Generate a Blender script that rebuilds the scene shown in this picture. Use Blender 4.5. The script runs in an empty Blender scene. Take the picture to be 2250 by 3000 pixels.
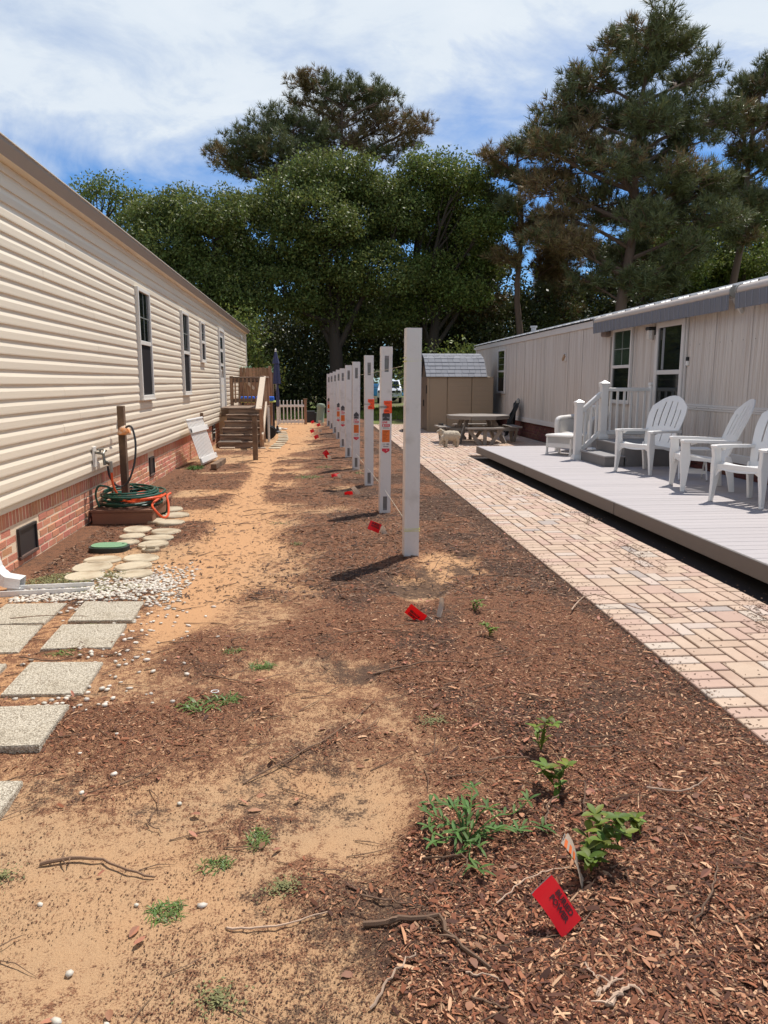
import bpy, bmesh, math, random
import numpy as np
from mathutils import Vector, Matrix, Euler

random.seed(7)
RNG = np.random.default_rng(11)
PI = math.pi
scn = bpy.context.scene
C = scn.collection

# ------------------------------------------------------------------ camera, sky, sun, exposure
cam_d = bpy.data.cameras.new('camera')
cam = bpy.data.objects.new('camera', cam_d)
C.objects.link(cam)
cam_d.sensor_fit = 'VERTICAL'
cam_d.sensor_height = 36.0
cam_d.lens = 36.0 * 2200.0 / 3000.0
cam_d.clip_start = 0.05
cam_d.clip_end = 900.0
cam.location = (0, 0, 1.5)
_p, _a = math.radians(9.825), math.radians(4.838)
_fw = Vector((math.sin(_a) * math.cos(_p), math.cos(_a) * math.cos(_p), -math.sin(_p)))
cam.rotation_euler = _fw.to_track_quat('-Z', 'Y').to_euler()
scn.camera = cam

SUN_EL, SUN_AZ = math.radians(64.0), math.radians(43.5)
world = bpy.data.worlds.new('World')
scn.world = world
world.use_nodes = True
wt = world.node_tree
wt.nodes.clear()


def wn(t, **kw):
    n = wt.nodes.new(t)
    for k, v in kw.items():
        setattr(n, k, v)
    return n


def wmath(op, a, b=None, c=None, clamp=False):
    n = wn('ShaderNodeMath', operation=op, use_clamp=clamp)
    for i, v in enumerate((a, b, c)):
        if v is None:
            continue
        if isinstance(v, (int, float)):
            n.inputs[i].default_value = v
        else:
            wt.links.new(v, n.inputs[i])
    return n.outputs[0]


sky = wn('ShaderNodeTexSky', sky_type='NISHITA', sun_disc=False)
sky.sun_elevation = SUN_EL
sky.sun_rotation = SUN_AZ
sky.altitude = 20
sky.air_density = 1.0
sky.dust_density = 0.15
sky.ozone_density = 2.2
bg_sky = wn('ShaderNodeBackground')
bg_sky.inputs[1].default_value = 0.095
hue = wn('ShaderNodeMix', data_type='RGBA', blend_type='MULTIPLY')
hue.inputs[0].default_value = 1.0
hue.inputs[7].default_value = (0.56, 0.84, 1.16, 1)
wt.links.new(sky.outputs[0], hue.inputs[6])
wt.links.new(hue.outputs[2], bg_sky.inputs[0])
tc = wn('ShaderNodeTexCoord')
sep = wn('ShaderNodeSeparateXYZ')
wt.links.new(tc.outputs['Generated'], sep.inputs[0])
zz = wmath('MAXIMUM', sep.outputs[2], 0.0)
den = wmath('ADD', zz, 0.16)
px = wmath('DIVIDE', sep.outputs[0], den)
py = wmath('DIVIDE', sep.outputs[1], den)
comb = wn('ShaderNodeCombineXYZ')
wt.links.new(px, comb.inputs[0])
wt.links.new(py, comb.inputs[1])
comb.inputs[2].default_value = 3.7


def wnoise(scale, detail, rough, dist=0.0):
    n = wn('ShaderNodeTexNoise')
    n.inputs['Scale'].default_value = scale
    n.inputs['Detail'].default_value = detail
    n.inputs['Roughness'].default_value = rough
    n.inputs['Distortion'].default_value = dist
    wt.links.new(comb.outputs[0], n.inputs['Vector'])
    return n.outputs[0]


n_big = wnoise(0.55, 3, 0.5, 0.3)
n_mid = wnoise(1.5, 7, 0.60, 0.5)
n_fine = wnoise(3.2, 8, 0.6, 0.3)
# a deck of thin high cloud that thins out towards the horizon, ragged by noise
elev = wmath('MULTIPLY_ADD', wmath('SUBTRACT', n_mid, 0.5), 0.40, zz)
elev = wmath('MULTIPLY_ADD', wmath('SUBTRACT', n_big, 0.5), 0.36, elev)
over = wmath('MAXIMUM', wmath('SUBTRACT', zz, 0.46), 0.0)
elev = wmath('MULTIPLY_ADD', over, -1.7, elev)  # cloud cleared overhead, out of view, to lower the fill light
deck_m = wmath('DIVIDE', wmath('SUBTRACT', elev, 0.235), 0.12, clamp=True)
deck_m = wmath('MULTIPLY', deck_m, wmath('MULTIPLY_ADD', n_fine, 1.5, 0.20), clamp=True)
# one cumulus bank low over the houses on the west side
bx = wmath('SUBTRACT', sep.outputs[0], -0.37)
bz = wmath('SUBTRACT', sep.outputs[2], 0.235)
bd = wmath('SQRT', wmath('ADD', wmath('MULTIPLY', wmath('MULTIPLY', bx, bx), 1.0), wmath('MULTIPLY', wmath('MULTIPLY', bz, bz), 2.6)))
bank = wmath('DIVIDE', wmath('SUBTRACT', wmath('MULTIPLY_ADD', wmath('SUBTRACT', n_mid, 0.5), 0.34, 0.105), bd), 0.07, clamp=True)
bank = wmath('MULTIPLY', bank, wmath('GREATER_THAN', sep.outputs[1], 0.0))
mask = wmath('MAXIMUM', deck_m, wmath('MULTIPLY', bank, 0.9))
bg_cl = wn('ShaderNodeBackground')
ccol = wn('ShaderNodeMix', data_type='RGBA')
ccol.inputs[6].default_value = (0.62, 0.73, 0.86, 1)
ccol.inputs[7].default_value = (0.90, 0.95, 1.0, 1)
wt.links.new(n_fine, ccol.inputs[0])
wt.links.new(ccol.outputs[2], bg_cl.inputs[0])
bg_cl.inputs[1].default_value = 0.86
mix = wn('ShaderNodeMixShader')
wt.links.new(mask, mix.inputs[0])
wt.links.new(bg_sky.outputs[0], mix.inputs[1])
wt.links.new(bg_cl.outputs[0], mix.inputs[2])
wout = wn('ShaderNodeOutputWorld')
wt.links.new(mix.outputs[0], wout.inputs[0])

sun_d = bpy.data.lights.new('sun', 'SUN')
sun_d.energy = 4.5
sun_d.angle = math.radians(0.55)
sun_d.color = (1.0, 0.955, 0.89)
sun = bpy.data.objects.new('sun', sun_d)
C.objects.link(sun)
sun.rotation_euler = Vector((math.sin(SUN_AZ) * math.cos(SUN_EL), math.cos(SUN_AZ) * math.cos(SUN_EL), math.sin(SUN_EL))).to_track_quat('Z', 'Y').to_euler()
sun.location = (10, 10, 30)

scn.view_settings.view_transform = 'Standard'
scn.view_settings.look = 'None'
scn.view_settings.gamma = 1.0
scn.view_settings.exposure = 0.20
scn.view_settings.use_curve_mapping = False
scn.cycles.max_bounces = 8
scn.cycles.transparent_max_bounces = 8
scn.cycles.use_denoising = True


# ------------------------------------------------------------------ helpers
def S(r, g, b, k=1.0):
    f = lambda c: (c / 12.92 if c <= 0.04045 else ((c + 0.055) / 1.055) ** 2.4)
    return tuple(min(1.0, f(c / 255.0) * k) for c in (r, g, b))


def mat(name, col, rough=0.6, var=0.0, vscale=6.0, bump=0.0, bscale=60.0, rand=0.0, spec=0.5, metal=0.0,
        stretch=(1, 1, 1), col2=None, c2scale=3.0, c2lo=0.45, c2hi=0.65, trans=0.0, coat=0.0, rhue=None):
    """A principled material: base colour, a second colour in noise patches, value grain, per-object variation, fine relief."""
    m = bpy.data.materials.new(name)
    m.use_nodes = True
    nt = m.node_tree
    nt.nodes.clear()
    N = nt.nodes.new
    L = nt.links.new
    out = N('ShaderNodeOutputMaterial')
    b = N('ShaderNodeBsdfPrincipled')
    b.inputs['Roughness'].default_value = rough
    b.inputs['Specular IOR Level'].default_value = spec
    b.inputs['Metallic'].default_value = metal
    if coat:
        b.inputs['Coat Weight'].default_value = coat
        b.inputs['Coat Roughness'].default_value = 0.25
    t = N('ShaderNodeTexCoord')
    mp = N('ShaderNodeMapping')
    mp.inputs['Scale'].default_value = stretch
    L(t.outputs['Object'], mp.inputs[0])
    oi = N('ShaderNodeObjectInfo')
    vs = N('ShaderNodeVectorMath')
    vs.operation = 'ADD'
    sc = N('ShaderNodeMath')
    sc.operation = 'MULTIPLY'
    sc.inputs[1].default_value = 37.0
    L(oi.outputs['Random'], sc.inputs[0])
    L(mp.outputs[0], vs.inputs[0])
    L(sc.outputs[0], vs.inputs[1])
    cur = N('ShaderNodeRGB')
    cur.outputs[0].default_value = (*col, 1)
    cur = cur.outputs[0]
    if col2 is not None:
        n = N('ShaderNodeTexNoise')
        n.inputs['Scale'].default_value = c2scale
        n.inputs['Detail'].default_value = 5
        L(vs.outputs[0], n.inputs['Vector'])
        r = N('ShaderNodeMapRange')
        r.inputs[1].default_value = c2lo
        r.inputs[2].default_value = c2hi
        L(n.outputs[0], r.inputs[0])
        x = N('ShaderNodeMix')
        x.data_type = 'RGBA'
        L(r.outputs[0], x.inputs[0])
        L(cur, x.inputs[6])
        x.inputs[7].default_value = (*col2, 1)
        cur = x.outputs[2]
    if var or rand or rhue:
        h = N('ShaderNodeHueSaturation')
        L(cur, h.inputs['Color'])
        g = N('ShaderNodeNewGeometry')
        ad = N('ShaderNodeMath')
        ad.operation = 'ADD'
        L(oi.outputs['Random'], ad.inputs[0])
        L(g.outputs['Random Per Island'], ad.inputs[1])
        fr = N('ShaderNodeMath')
        fr.operation = 'FRACT'
        L(ad.outputs[0], fr.inputs[0])
        n = N('ShaderNodeTexNoise')
        n.inputs['Scale'].default_value = vscale
        n.inputs['Detail'].default_value = 6
        n.inputs['Roughness'].default_value = 0.65
        L(vs.outputs[0], n.inputs['Vector'])
        m1 = N('ShaderNodeMath')
        m1.operation = 'MULTIPLY_ADD'
        L(n.outputs[0], m1.inputs[0])
        m1.inputs[1].default_value = 2 * var
        m1.inputs[2].default_value = 1 - var - rand
        m2 = N('ShaderNodeMath')
        m2.operation = 'MULTIPLY_ADD'
        L(fr.outputs[0], m2.inputs[0])
        m2.inputs[1].default_value = 2 * rand
        L(m1.outputs[0], m2.inputs[2])
        L(m2.outputs[0], h.inputs['Value'])
        if rhue:
            m3 = N('ShaderNodeMath')
            m3.operation = 'MULTIPLY'
            L(fr.outputs[0], m3.inputs[0])
            m3.inputs[1].default_value = 7.31
            m4 = N('ShaderNodeMath')
            m4.operation = 'FRACT'
            L(m3.outputs[0], m4.inputs[0])
            m5 = N('ShaderNodeMath')
            m5.operation = 'MULTIPLY_ADD'
            L(m4.outputs[0], m5.inputs[0])
            m5.inputs[1].default_value = 2 * rhue
            m5.inputs[2].default_value = 0.5 - rhue
            L(m5.outputs[0], h.inputs['Hue'])
        cur = h.outputs[0]
    L(cur, b.inputs['Base Color'])
    if bump:
        n = N('ShaderNodeTexNoise')
        n.inputs['Scale'].default_value = bscale
        n.inputs['Detail'].default_value = 6
        L(vs.outputs[0], n.inputs['Vector'])
        bp = N('ShaderNodeBump')
        bp.inputs['Strength'].default_value = bump
        bp.inputs['Distance'].default_value = 0.01
        L(n.outputs[0], bp.inputs['Height'])
        L(bp.outputs[0], b.inputs['Normal'])
    sh = b.outputs[0]
    if trans:
        tr = N('ShaderNodeBsdfTranslucent')
        L(cur, tr.inputs[0])
        mx = N('ShaderNodeMixShader')
        mx.inputs[0].default_value = trans
        L(sh, mx.inputs[1])
        L(tr.outputs[0], mx.inputs[2])
        sh = mx.outputs[0]
    L(sh, out.inputs[0])
    return m


class MB:
    """Collects plain polygons; build() links them as one mesh object."""

    def __init__(self):
        self.v, self.f = [], []

    def add(self, vs, fs, M=None):
        o = len(self.v)
        for p in vs:
            p = Vector(p)
            self.v.append(tuple(M @ p) if M is not None else tuple(p))
        self.f += [tuple(i + o for i in q) for q in fs]
        return self

    def box(self, lo, hi, M=None, bev=0.0):
        x0, y0, z0 = lo
        x1, y1, z1 = hi
        if bev <= 0:
            vs = [(x0, y0, z0), (x1, y0, z0), (x1, y1, z0), (x0, y1, z0), (x0, y0, z1), (x1, y0, z1), (x1, y1, z1), (x0, y1, z1)]
            fs = [(0, 3, 2, 1), (4, 5, 6, 7), (0, 1, 5, 4), (1, 2, 6, 5), (2, 3, 7, 6), (3, 0, 4, 7)]
            return self.add(vs, fs, M)
        b = min(bev, (x1 - x0) * .45, (y1 - y0) * .45, (z1 - z0) * .45)
        bm = bmesh.new()
        bmesh.ops.create_cube(bm, size=1.0)
        for v in bm.verts:
            v.co = Vector(((x0 + x1) / 2 + v.co.x * (x1 - x0), (y0 + y1) / 2 + v.co.y * (y1 - y0), (z0 + z1) / 2 + v.co.z * (z1 - z0)))
        bmesh.ops.bevel(bm, geom=list(bm.edges), offset=b, segments=1, affect='EDGES')
        self.addbm(bm, M)
        return self

    def addbm(self, bm, M=None):
        bm.verts.index_update()
        self.add([v.co.copy() for v in bm.verts], [[v.index for v in f.verts] for f in bm.faces], M)
        bm.free()

    def bar(self, p0, p1, w, h, up=(0, 0, 1), bev=0.0):
        """A rectangular bar from p0 to p1, w across and h along up."""
        p0, p1 = Vector(p0), Vector(p1)
        d = (p1 - p0)
        ln = d.length
        d.normalize()
        u = Vector(up)
        s = d.cross(u)
        if s.length < 1e-5:
            s = d.cross(Vector((1, 0, 0)))
        s.normalize()
        u = s.cross(d)
        M = Matrix.Translation(p0) @ Matrix(((s.x, d.x, u.x, 0), (s.y, d.y, u.y, 0), (s.z, d.z, u.z, 0), (0, 0, 0, 1)))
        return self.box((-w / 2, 0, -h / 2), (w / 2, ln, h / 2), M, bev)

    def tube(self, pts, r, n=8, cap=True):
        pts = [Vector(p) for p in pts]
        k = len(pts)
        rs = r if isinstance(r, (list, tuple)) else [r] * k
        t0 = (pts[1] - pts[0]).normalized()
        a = t0.cross(Vector((0, 0, 1)))
        if a.length < 1e-3:
            a = t0.cross(Vector((1, 0, 0)))
        a.normalize()
        vs, fs = [], []
        for i, p in enumerate(pts):
            t = (pts[min(i + 1, k - 1)] - pts[max(i - 1, 0)])
            if t.length < 1e-9:
                t = t0
            t.normalize()
            a = (a - t * a.dot(t))
            if a.length < 1e-6:
                a = t.orthogonal()
            a.normalize()
            b = t.cross(a)
            for j in range(n):
                q = 2 * PI * j / n
                vs.append(p + (a * math.cos(q) + b * math.sin(q)) * rs[i])
        for i in range(k - 1):
            for j in range(n):
                j2 = (j + 1) % n
                fs.append((i * n + j, i * n + j2, (i + 1) * n + j2, (i + 1) * n + j))
        if cap:
            fs.append(tuple(range(n - 1, -1, -1)))
            fs.append(tuple((k - 1) * n + j for j in range(n)))
        return self.add(vs, fs)

    def prism(self, poly, depth, M=None):
        """poly in the local XZ plane, extruded from y=0 to y=depth."""
        n = len(poly)
        vs = [(x, 0, z) for x, z in poly] + [(x, depth, z) for x, z in poly]
        fs = [tuple(range(n)), tuple(range(2 * n - 1, n - 1, -1))] + [(i, i + n, (i + 1) % n + n, (i + 1) % n) for i in range(n)]
        return self.add(vs, fs, M)

    def lathe(self, prof, n=20, M=None, lobes=0, amp=0.0):
        vs, fs = [], []
        for r, z in prof:
            for j in range(n):
                q = 2 * PI * j / n
                rr = r * (1 + amp * math.cos(lobes * q)) if lobes else r
                vs.append((rr * math.cos(q), rr * math.sin(q), z))
        for i in range(len(prof) - 1):
            for j in range(n):
                j2 = (j + 1) % n
                fs.append((i * n + j, i * n + j2, (i + 1) * n + j2, (i + 1) * n + j))
        fs.append(tuple(range(n - 1, -1, -1)))
        fs.append(tuple((len(prof) - 1) * n + j for j in range(n)))
        return self.add(vs, fs, M)

    def mesh(self, name, m=None, smooth=False):
        me = bpy.data.meshes.new(name)
        me.from_pydata([tuple(v) for v in self.v], [], self.f)
        if smooth:
            me.polygons.foreach_set('use_smooth', [True] * len(me.polygons))
        if m is not None:
            me.materials.append(m)
        me.update()
        return me

    def build(self, name, m, parent=None, smooth=False, loc=None, rot=None, angle=None):
        me = self.mesh(name, m, smooth)
        if smooth:
            me.set_sharp_from_angle(angle=math.radians(angle or 40))
        return put(name, me, parent, loc, rot)


def put(name, me, parent=None, loc=None, rot=None, scale=None):
    o = bpy.data.objects.new(name, me)
    C.objects.link(o)
    if parent is not None:
        o.parent = parent
    if loc is not None:
        o.location = loc
    if rot is not None:
        o.rotation_euler = rot
    if scale is not None:
        o.scale = scale
    return o


def fix_normals(o):
    bm = bmesh.new()
    bm.from_mesh(o.data)
    bmesh.ops.recalc_face_normals(bm, faces=bm.faces)
    bm.to_mesh(o.data)
    bm.free()
    return o


def np_mesh(name, verts, quads, m, smooth=False, tri=False):
    me = bpy.data.meshes.new(name)
    k = 3 if tri else 4
    nv, nf = len(verts), len(quads)
    me.vertices.add(nv)
    me.vertices.foreach_set('co', np.asarray(verts, dtype=np.float32).ravel())
    me.loops.add(nf * k)
    me.loops.foreach_set('vertex_index', np.asarray(quads, dtype=np.int32).ravel())
    me.polygons.add(nf)
    me.polygons.foreach_set('loop_start', np.arange(0, nf * k, k, dtype=np.int32))
    me.polygons.foreach_set('loop_total', np.full(nf, k, dtype=np.int32))
    if smooth:
        me.polygons.foreach_set('use_smooth', np.ones(nf, dtype=bool))
    me.update(calc_edges=True)
    me.validate()
    if m:
        me.materials.append(m)
    return me


def thing(name, label, cat, loc=(0, 0, 0), rz=0.0, group=None):
    o = bpy.data.objects.new(name, None)
    C.objects.link(o)
    o.empty_display_size = 0.1
    o.location = loc
    o.rotation_euler = (0, 0, rz)
    return tag(o, label, cat, group)


def tag(o, label=None, cat=None, group=None, kind=None):
    for k, v in (('label', label), ('category', cat), ('group', group), ('kind', kind)):
        if v:
            o[k] = v
    return o


def dup(root, loc=None, rz=None, label=None, group=None):
    r = root.copy()
    C.objects.link(r)
    if loc is not None:
        r.location = loc
    if rz is not None:
        r.rotation_euler = (r.rotation_euler[0], r.rotation_euler[1], rz)
    if label:
        r['label'] = label
    if group:
        r['group'] = group
    for ch in list(root.children):
        c = ch.copy()
        C.objects.link(c)
        c.parent = r
        for g in list(ch.children):
            d = g.copy()
            C.objects.link(d)
            d.parent = c
    return r


def text_mesh(body, size, m, bold=0.0):
    cu = bpy.data.curves.new('lettering', 'FONT')
    cu.body = body
    cu.size = size
    cu.offset = bold
    cu.align_x = 'CENTER'
    cu.align_y = 'CENTER'
    cu.resolution_u = 2
    o = bpy.data.objects.new('lettering', cu)
    C.objects.link(o)
    dg = bpy.context.evaluated_depsgraph_get()
    me = bpy.data.meshes.new_from_object(o.evaluated_get(dg))
    bpy.data.objects.remove(o)
    bpy.data.curves.remove(cu)
    me.materials.clear()
    me.materials.append(m)
    return me


def fbm(x, y, seed=0, octs=4, base=1.0):
    """Cheap value noise in numpy, 0..1."""
    out = np.zeros_like(x)
    amp, tot = 1.0, 0.0
    rs = np.random.default_rng(seed)
    tab = rs.random((64, 64))
    f = base
    for o in range(octs):
        xx, yy = x * f + o * 17.3, y * f + o * 9.1
        xi, yi = np.floor(xx).astype(int), np.floor(yy).astype(int)
        u, v = xx - xi, yy - yi
        u, v = u * u * (3 - 2 * u), v * v * (3 - 2 * v)
        a = tab[xi % 64, yi % 64]
        b = tab[(xi + 1) % 64, yi % 64]
        c = tab[xi % 64, (yi + 1) % 64]
        d = tab[(xi + 1) % 64, (yi + 1) % 64]
        out += amp * ((a * (1 - u) + b * u) * (1 - v) + (c * (1 - u) + d * u) * v)
        tot += amp
        amp *= 0.5
        f *= 2.03
    return out / tot


def sstep(a, b, x):
    t = np.clip((x - a) / (b - a), 0, 1)
    return t * t * (3 - 2 * t)


# ------------------------------------------------------------------ materials
M_siding = mat('cream vinyl siding', S(228, 214, 192), 0.45, var=0.07, vscale=2, bump=0.12, bscale=9, stretch=(1, 0.12, 8), rand=0.03)
M_gutter = mat('tan painted gutter', S(158, 144, 132), 0.42, var=0.05, vscale=5)
M_white = mat('white vinyl', S(226, 222, 216), 0.35, var=0.03, vscale=8)
M_whitep = mat('white painted trim', S(222, 216, 206), 0.45, var=0.05, vscale=6)
M_plastic = mat('white chair plastic', S(232, 229, 224), 0.33, var=0.03, vscale=12, bump=0.03, bscale=220)
M_post = mat('white fence post vinyl', S(214, 208, 204), 0.4, var=0.05, vscale=5, col2=S(190, 182, 174), c2scale=7, c2lo=.55, c2hi=.8)
M_slot = mat('grey slot film', S(120, 116, 112), 0.25, var=0.25, vscale=40)
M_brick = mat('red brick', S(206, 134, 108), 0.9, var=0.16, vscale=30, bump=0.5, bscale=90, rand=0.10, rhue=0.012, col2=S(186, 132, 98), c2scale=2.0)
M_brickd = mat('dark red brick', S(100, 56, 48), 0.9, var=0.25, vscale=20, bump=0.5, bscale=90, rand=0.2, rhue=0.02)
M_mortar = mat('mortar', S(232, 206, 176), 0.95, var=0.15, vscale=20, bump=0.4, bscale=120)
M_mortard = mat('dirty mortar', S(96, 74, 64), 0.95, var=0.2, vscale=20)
M_dark = mat('dark void', S(22, 20, 20), 0.8)
M_vent = mat('black vent plastic', S(48, 46, 48), 0.45, var=0.1, vscale=20)
M_glass = mat('dark window glass', S(20, 25, 26), 0.04, spec=0.6, var=0.0)
M_screen = mat('window screen mesh', S(34, 32, 34), 0.75, spec=0.15, var=0.1, vscale=60)
M_glassgreen = mat('window glass with blind and painted green reflection', S(50, 64, 52), 0.06, spec=0.6, var=0.3, vscale=2, stretch=(1, 1, 10))  # green tint is a reflection put into the glass colour, streaked like blinds
M_muntin = mat('muntin between panes', S(120, 124, 118), 0.5)
M_roofmetal = mat('white ribbed metal roof', S(176, 174, 172), 0.35, metal=0.0, var=0.10, vscale=3)
M_shingle_brown = mat('asphalt shingle brown', S(100, 90, 80), 0.9, var=0.2, vscale=60)
M_metalwall = mat('ribbed cream metal siding', S(202, 193, 184), 0.42, var=0.12, vscale=2.2, stretch=(1, 14, 0.25), col2=S(180, 166, 154), c2scale=2.5)
M_trimr = mat('mobile home trim', S(208, 202, 196), 0.42, var=0.05, vscale=4)
M_awning = mat('grey striped awning fabric', S(110, 110, 114), 0.85, var=0.06, vscale=10)
M_awnstripe = mat('pale awning pinstripe', S(150, 150, 160), 0.85)
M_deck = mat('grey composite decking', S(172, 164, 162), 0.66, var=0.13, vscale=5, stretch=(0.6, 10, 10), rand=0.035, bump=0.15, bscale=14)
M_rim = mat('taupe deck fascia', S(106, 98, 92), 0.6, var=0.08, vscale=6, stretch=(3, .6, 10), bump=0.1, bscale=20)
M_step = mat('dark grey painted step', S(112, 108, 106), 0.6, var=0.10, vscale=7)
M_steptop = mat('grey step tread', S(140, 136, 134), 0.6, var=0.10, vscale=7)
M_wood = mat('weathered pressure treated wood', S(122, 98, 76), 0.85, var=0.28, vscale=9, stretch=(1, 1, 1), bump=0.4, bscale=40, rand=0.10, col2=S(92, 72, 56), c2scale=4)
M_woodx = mat('weathered step board', S(148, 124, 104), 0.85, var=0.3, vscale=12, stretch=(.5, 5, 5), bump=0.4, bscale=30, rand=0.10, col2=S(84, 68, 56), c2scale=5)
M_woodz = mat('weathered upright board', S(164, 130, 102), 0.85, var=0.3, vscale=9, stretch=(6, 6, .6), bump=0.35, bscale=30, rand=0.14, col2=S(124, 94, 72), c2scale=4, rhue=0.008)
M_woodpale = mat('pale wood rail with painted sun', S(196, 178, 156), 0.8, var=0.2, vscale=10, stretch=(6, 1, 6), bump=0.3, bscale=30)  # pale tone puts the sunlight on handrail and skirt board into the colour
M_boxwood = mat('brown stained platform board', S(128, 90, 68), 0.75, var=0.25, vscale=8, stretch=(.6, 5, 5), bump=0.3, bscale=30, rand=0.08)
M_shed = mat('tan resin shed panel', S(152, 132, 108), 0.6, var=0.06, vscale=6, bump=0.1, bscale=40)
M_sheddoor = mat('brown resin shed door', S(108, 90, 76), 0.6, var=0.06, vscale=6)
M_shedroof = mat('grey moulded shingle', S(128, 128, 132), 0.8, var=0.12, vscale=9, rand=0.08, bump=0.2, bscale=60)
M_navydark = mat('dark roof end shade', S(40, 44, 54), 0.6)  # near-black tone stands for the shadow at the shed roof's right end
M_picnic = mat('weathered grey picnic wood', S(138, 128, 118), 0.8, var=0.2, vscale=8, rand=0.06, bump=0.25, bscale=30)
M_sheep = mat('cast stone sheep', S(184, 170, 148), 0.9, var=0.25, vscale=30, bump=0.9, bscale=55)
M_sheepface = mat('cast stone sheep horned ear', S(214, 196, 168), 0.9)
M_wicker = mat('white painted wicker', S(224, 218, 210), 0.55, var=0.14, vscale=70, bump=1.0, bscale=110)
M_hosegreen = mat('green rubber hose', S(30, 78, 62), 0.38, var=0.12, vscale=30)
M_hoseorange = mat('orange hose', S(222, 84, 36), 0.42, var=0.1, vscale=20)
M_hoseblack = mat('black hose', S(44, 44, 46), 0.35)
M_brass = mat('weathered brass fitting', S(130, 124, 112), 0.4, metal=0.6, var=0.2, vscale=40)
M_rust = mat('rusty painted hanger', S(226, 150, 90), 0.6, var=0.2, vscale=18, col2=S(236, 222, 200), c2scale=14)
M_galv = mat('grey galvanised metal', S(150, 146, 138), 0.5, metal=0.3, var=0.1, vscale=20)
M_lid = mat('green valve box lid', S(112, 150, 112), 0.7, var=0.15, vscale=60, bump=0.4, bscale=200)
M_lidside = mat('black valve box rim', S(40, 46, 42), 0.6)
M_cream = mat('cream cast stepping stone', S(186, 172, 146), 0.85, var=0.22, vscale=14, col2=S(158, 140, 114), c2scale=5, bump=0.25, bscale=80, rand=0.05)
M_aggr = None
M_spout = mat('white aluminium downspout', S(226, 224, 220), 0.3, var=0.04, vscale=12)
M_pebble = mat('white marble pebble', S(206, 196, 180), 0.6, rand=0.2, var=0.08, vscale=30, rhue=0.012)
M_stone_dark = mat('dark stone', S(92, 84, 80), 0.8, var=0.2, vscale=20)
M_flagred = mat('red flag film', S(222, 16, 22), 0.35, trans=0.35, var=0.05, vscale=30)
M_flagtxt = mat('black flag print', S(70, 6, 10), 0.6)
M_flagwhite = mat('white flag film', S(196, 178, 158), 0.5, trans=0.3)
M_flagorange = mat('orange flag stripe', S(232, 118, 60), 0.5, trans=0.2)
M_wire = mat('flag wire', S(140, 134, 128), 0.4, metal=0.5)
M_string = mat('yellow green mason line', S(214, 214, 120), 0.6)
M_stringw = mat('pale mason line', S(222, 214, 190), 0.6)
M_lvl = mat('orange plastic post level', S(246, 82, 30), 0.4)
M_lvltxt = mat('dark red level print', S(120, 24, 12), 0.6)
M_black = mat('black rubber', S(18, 18, 18), 0.5)
M_stk = mat('label white', S(216, 208, 202), 0.4)
M_stkdark = mat('label charcoal', S(62, 58, 60), 0.5)
M_stkred = mat('label red', S(200, 40, 62), 0.5)
M_stkor = mat('label orange', S(222, 110, 36), 0.5)
M_stkgrey = mat('label grey print', S(128, 122, 122), 0.5)
M_navy = mat('navy umbrella canvas', S(62, 66, 96), 0.8, var=0.12, vscale=10)
M_yellow = mat('yellow sign', S(230, 150, 24), 0.5)
M_blue = mat('blue moulded plastic', S(40, 106, 214), 0.4)
M_lime = mat('lime moulded plastic', S(214, 230, 130), 0.4)
M_ped = mat('grey green cable pedestal', S(136, 146, 124), 0.6, var=0.06, vscale=8)
M_bin = mat('dark grey bin', S(44, 44, 48), 0.6)
M_mat = mat('grey ribbed door mat', S(128, 118, 108), 0.95, var=0.2, vscale=30)
M_bark = mat('oak bark', S(74, 62, 52), 0.95, var=0.3, vscale=6, bump=0.8, bscale=18, stretch=(3, 3, .6))
M_barkp = mat('pine bark', S(112, 88, 74), 0.95, var=0.3, vscale=5, bump=0.8, bscale=14, stretch=(3, 3, .7))
M_twig = mat('dry twig', S(116, 90, 70), 0.85, var=0.3, vscale=14, rand=0.25)
M_twigp = mat('bleached twig', S(184, 156, 132), 0.85, var=0.3, vscale=14, rand=0.2)
M_oak = mat('live oak leaf', S(108, 116, 60), 0.48, rand=0.5, rhue=0.03, spec=0.25, trans=0.30)
M_oak2 = mat('laurel oak leaf', S(112, 122, 60), 0.48, rand=0.5, rhue=0.03, spec=0.25, trans=0.30)
M_under = mat('understory leaf', S(76, 80, 40), 0.45, rand=0.5, rhue=0.04, spec=0.4, trans=0.2)
M_needle = mat('pine needle', S(114, 116, 76), 0.5, rand=0.4, rhue=0.03, spec=0.35, trans=0.12)
M_needleb = mat('browning pine needle', S(140, 118, 82), 0.55, rand=0.4, rhue=0.03, spec=0.3, trans=0.12)
M_grass = mat('grass blade', S(96, 118, 52), 0.5, rand=0.35, rhue=0.03, trans=0.2)
M_weed = mat('weed leaf', S(84, 112, 54), 0.6, spec=.25, rand=0.25, rhue=0.015, trans=0.2)
M_shoot = mat('glossy shoot leaf', S(98, 114, 40), 0.55, spec=.3, rand=0.35, rhue=0.03, trans=0.2)
M_moss = mat('grey green creeper', S(116, 114, 70), 0.8, rand=0.3)
M_dryleaf = mat('dry leaf', S(150, 100, 74), 0.7, rand=0.4, rhue=0.012)
M_car = mat('white car paint', S(220, 222, 224), 0.2, coat=0.6)
M_carblue = mat('blue car paint', S(60, 140, 190), 0.25, coat=0.6)
M_chrome = mat('grey car trim', S(90, 92, 96), 0.3, metal=0.6)
M_artplant = mat('teal green planter foliage', S(110, 150, 120), 0.6, rand=0.35, trans=0.2)


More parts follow.
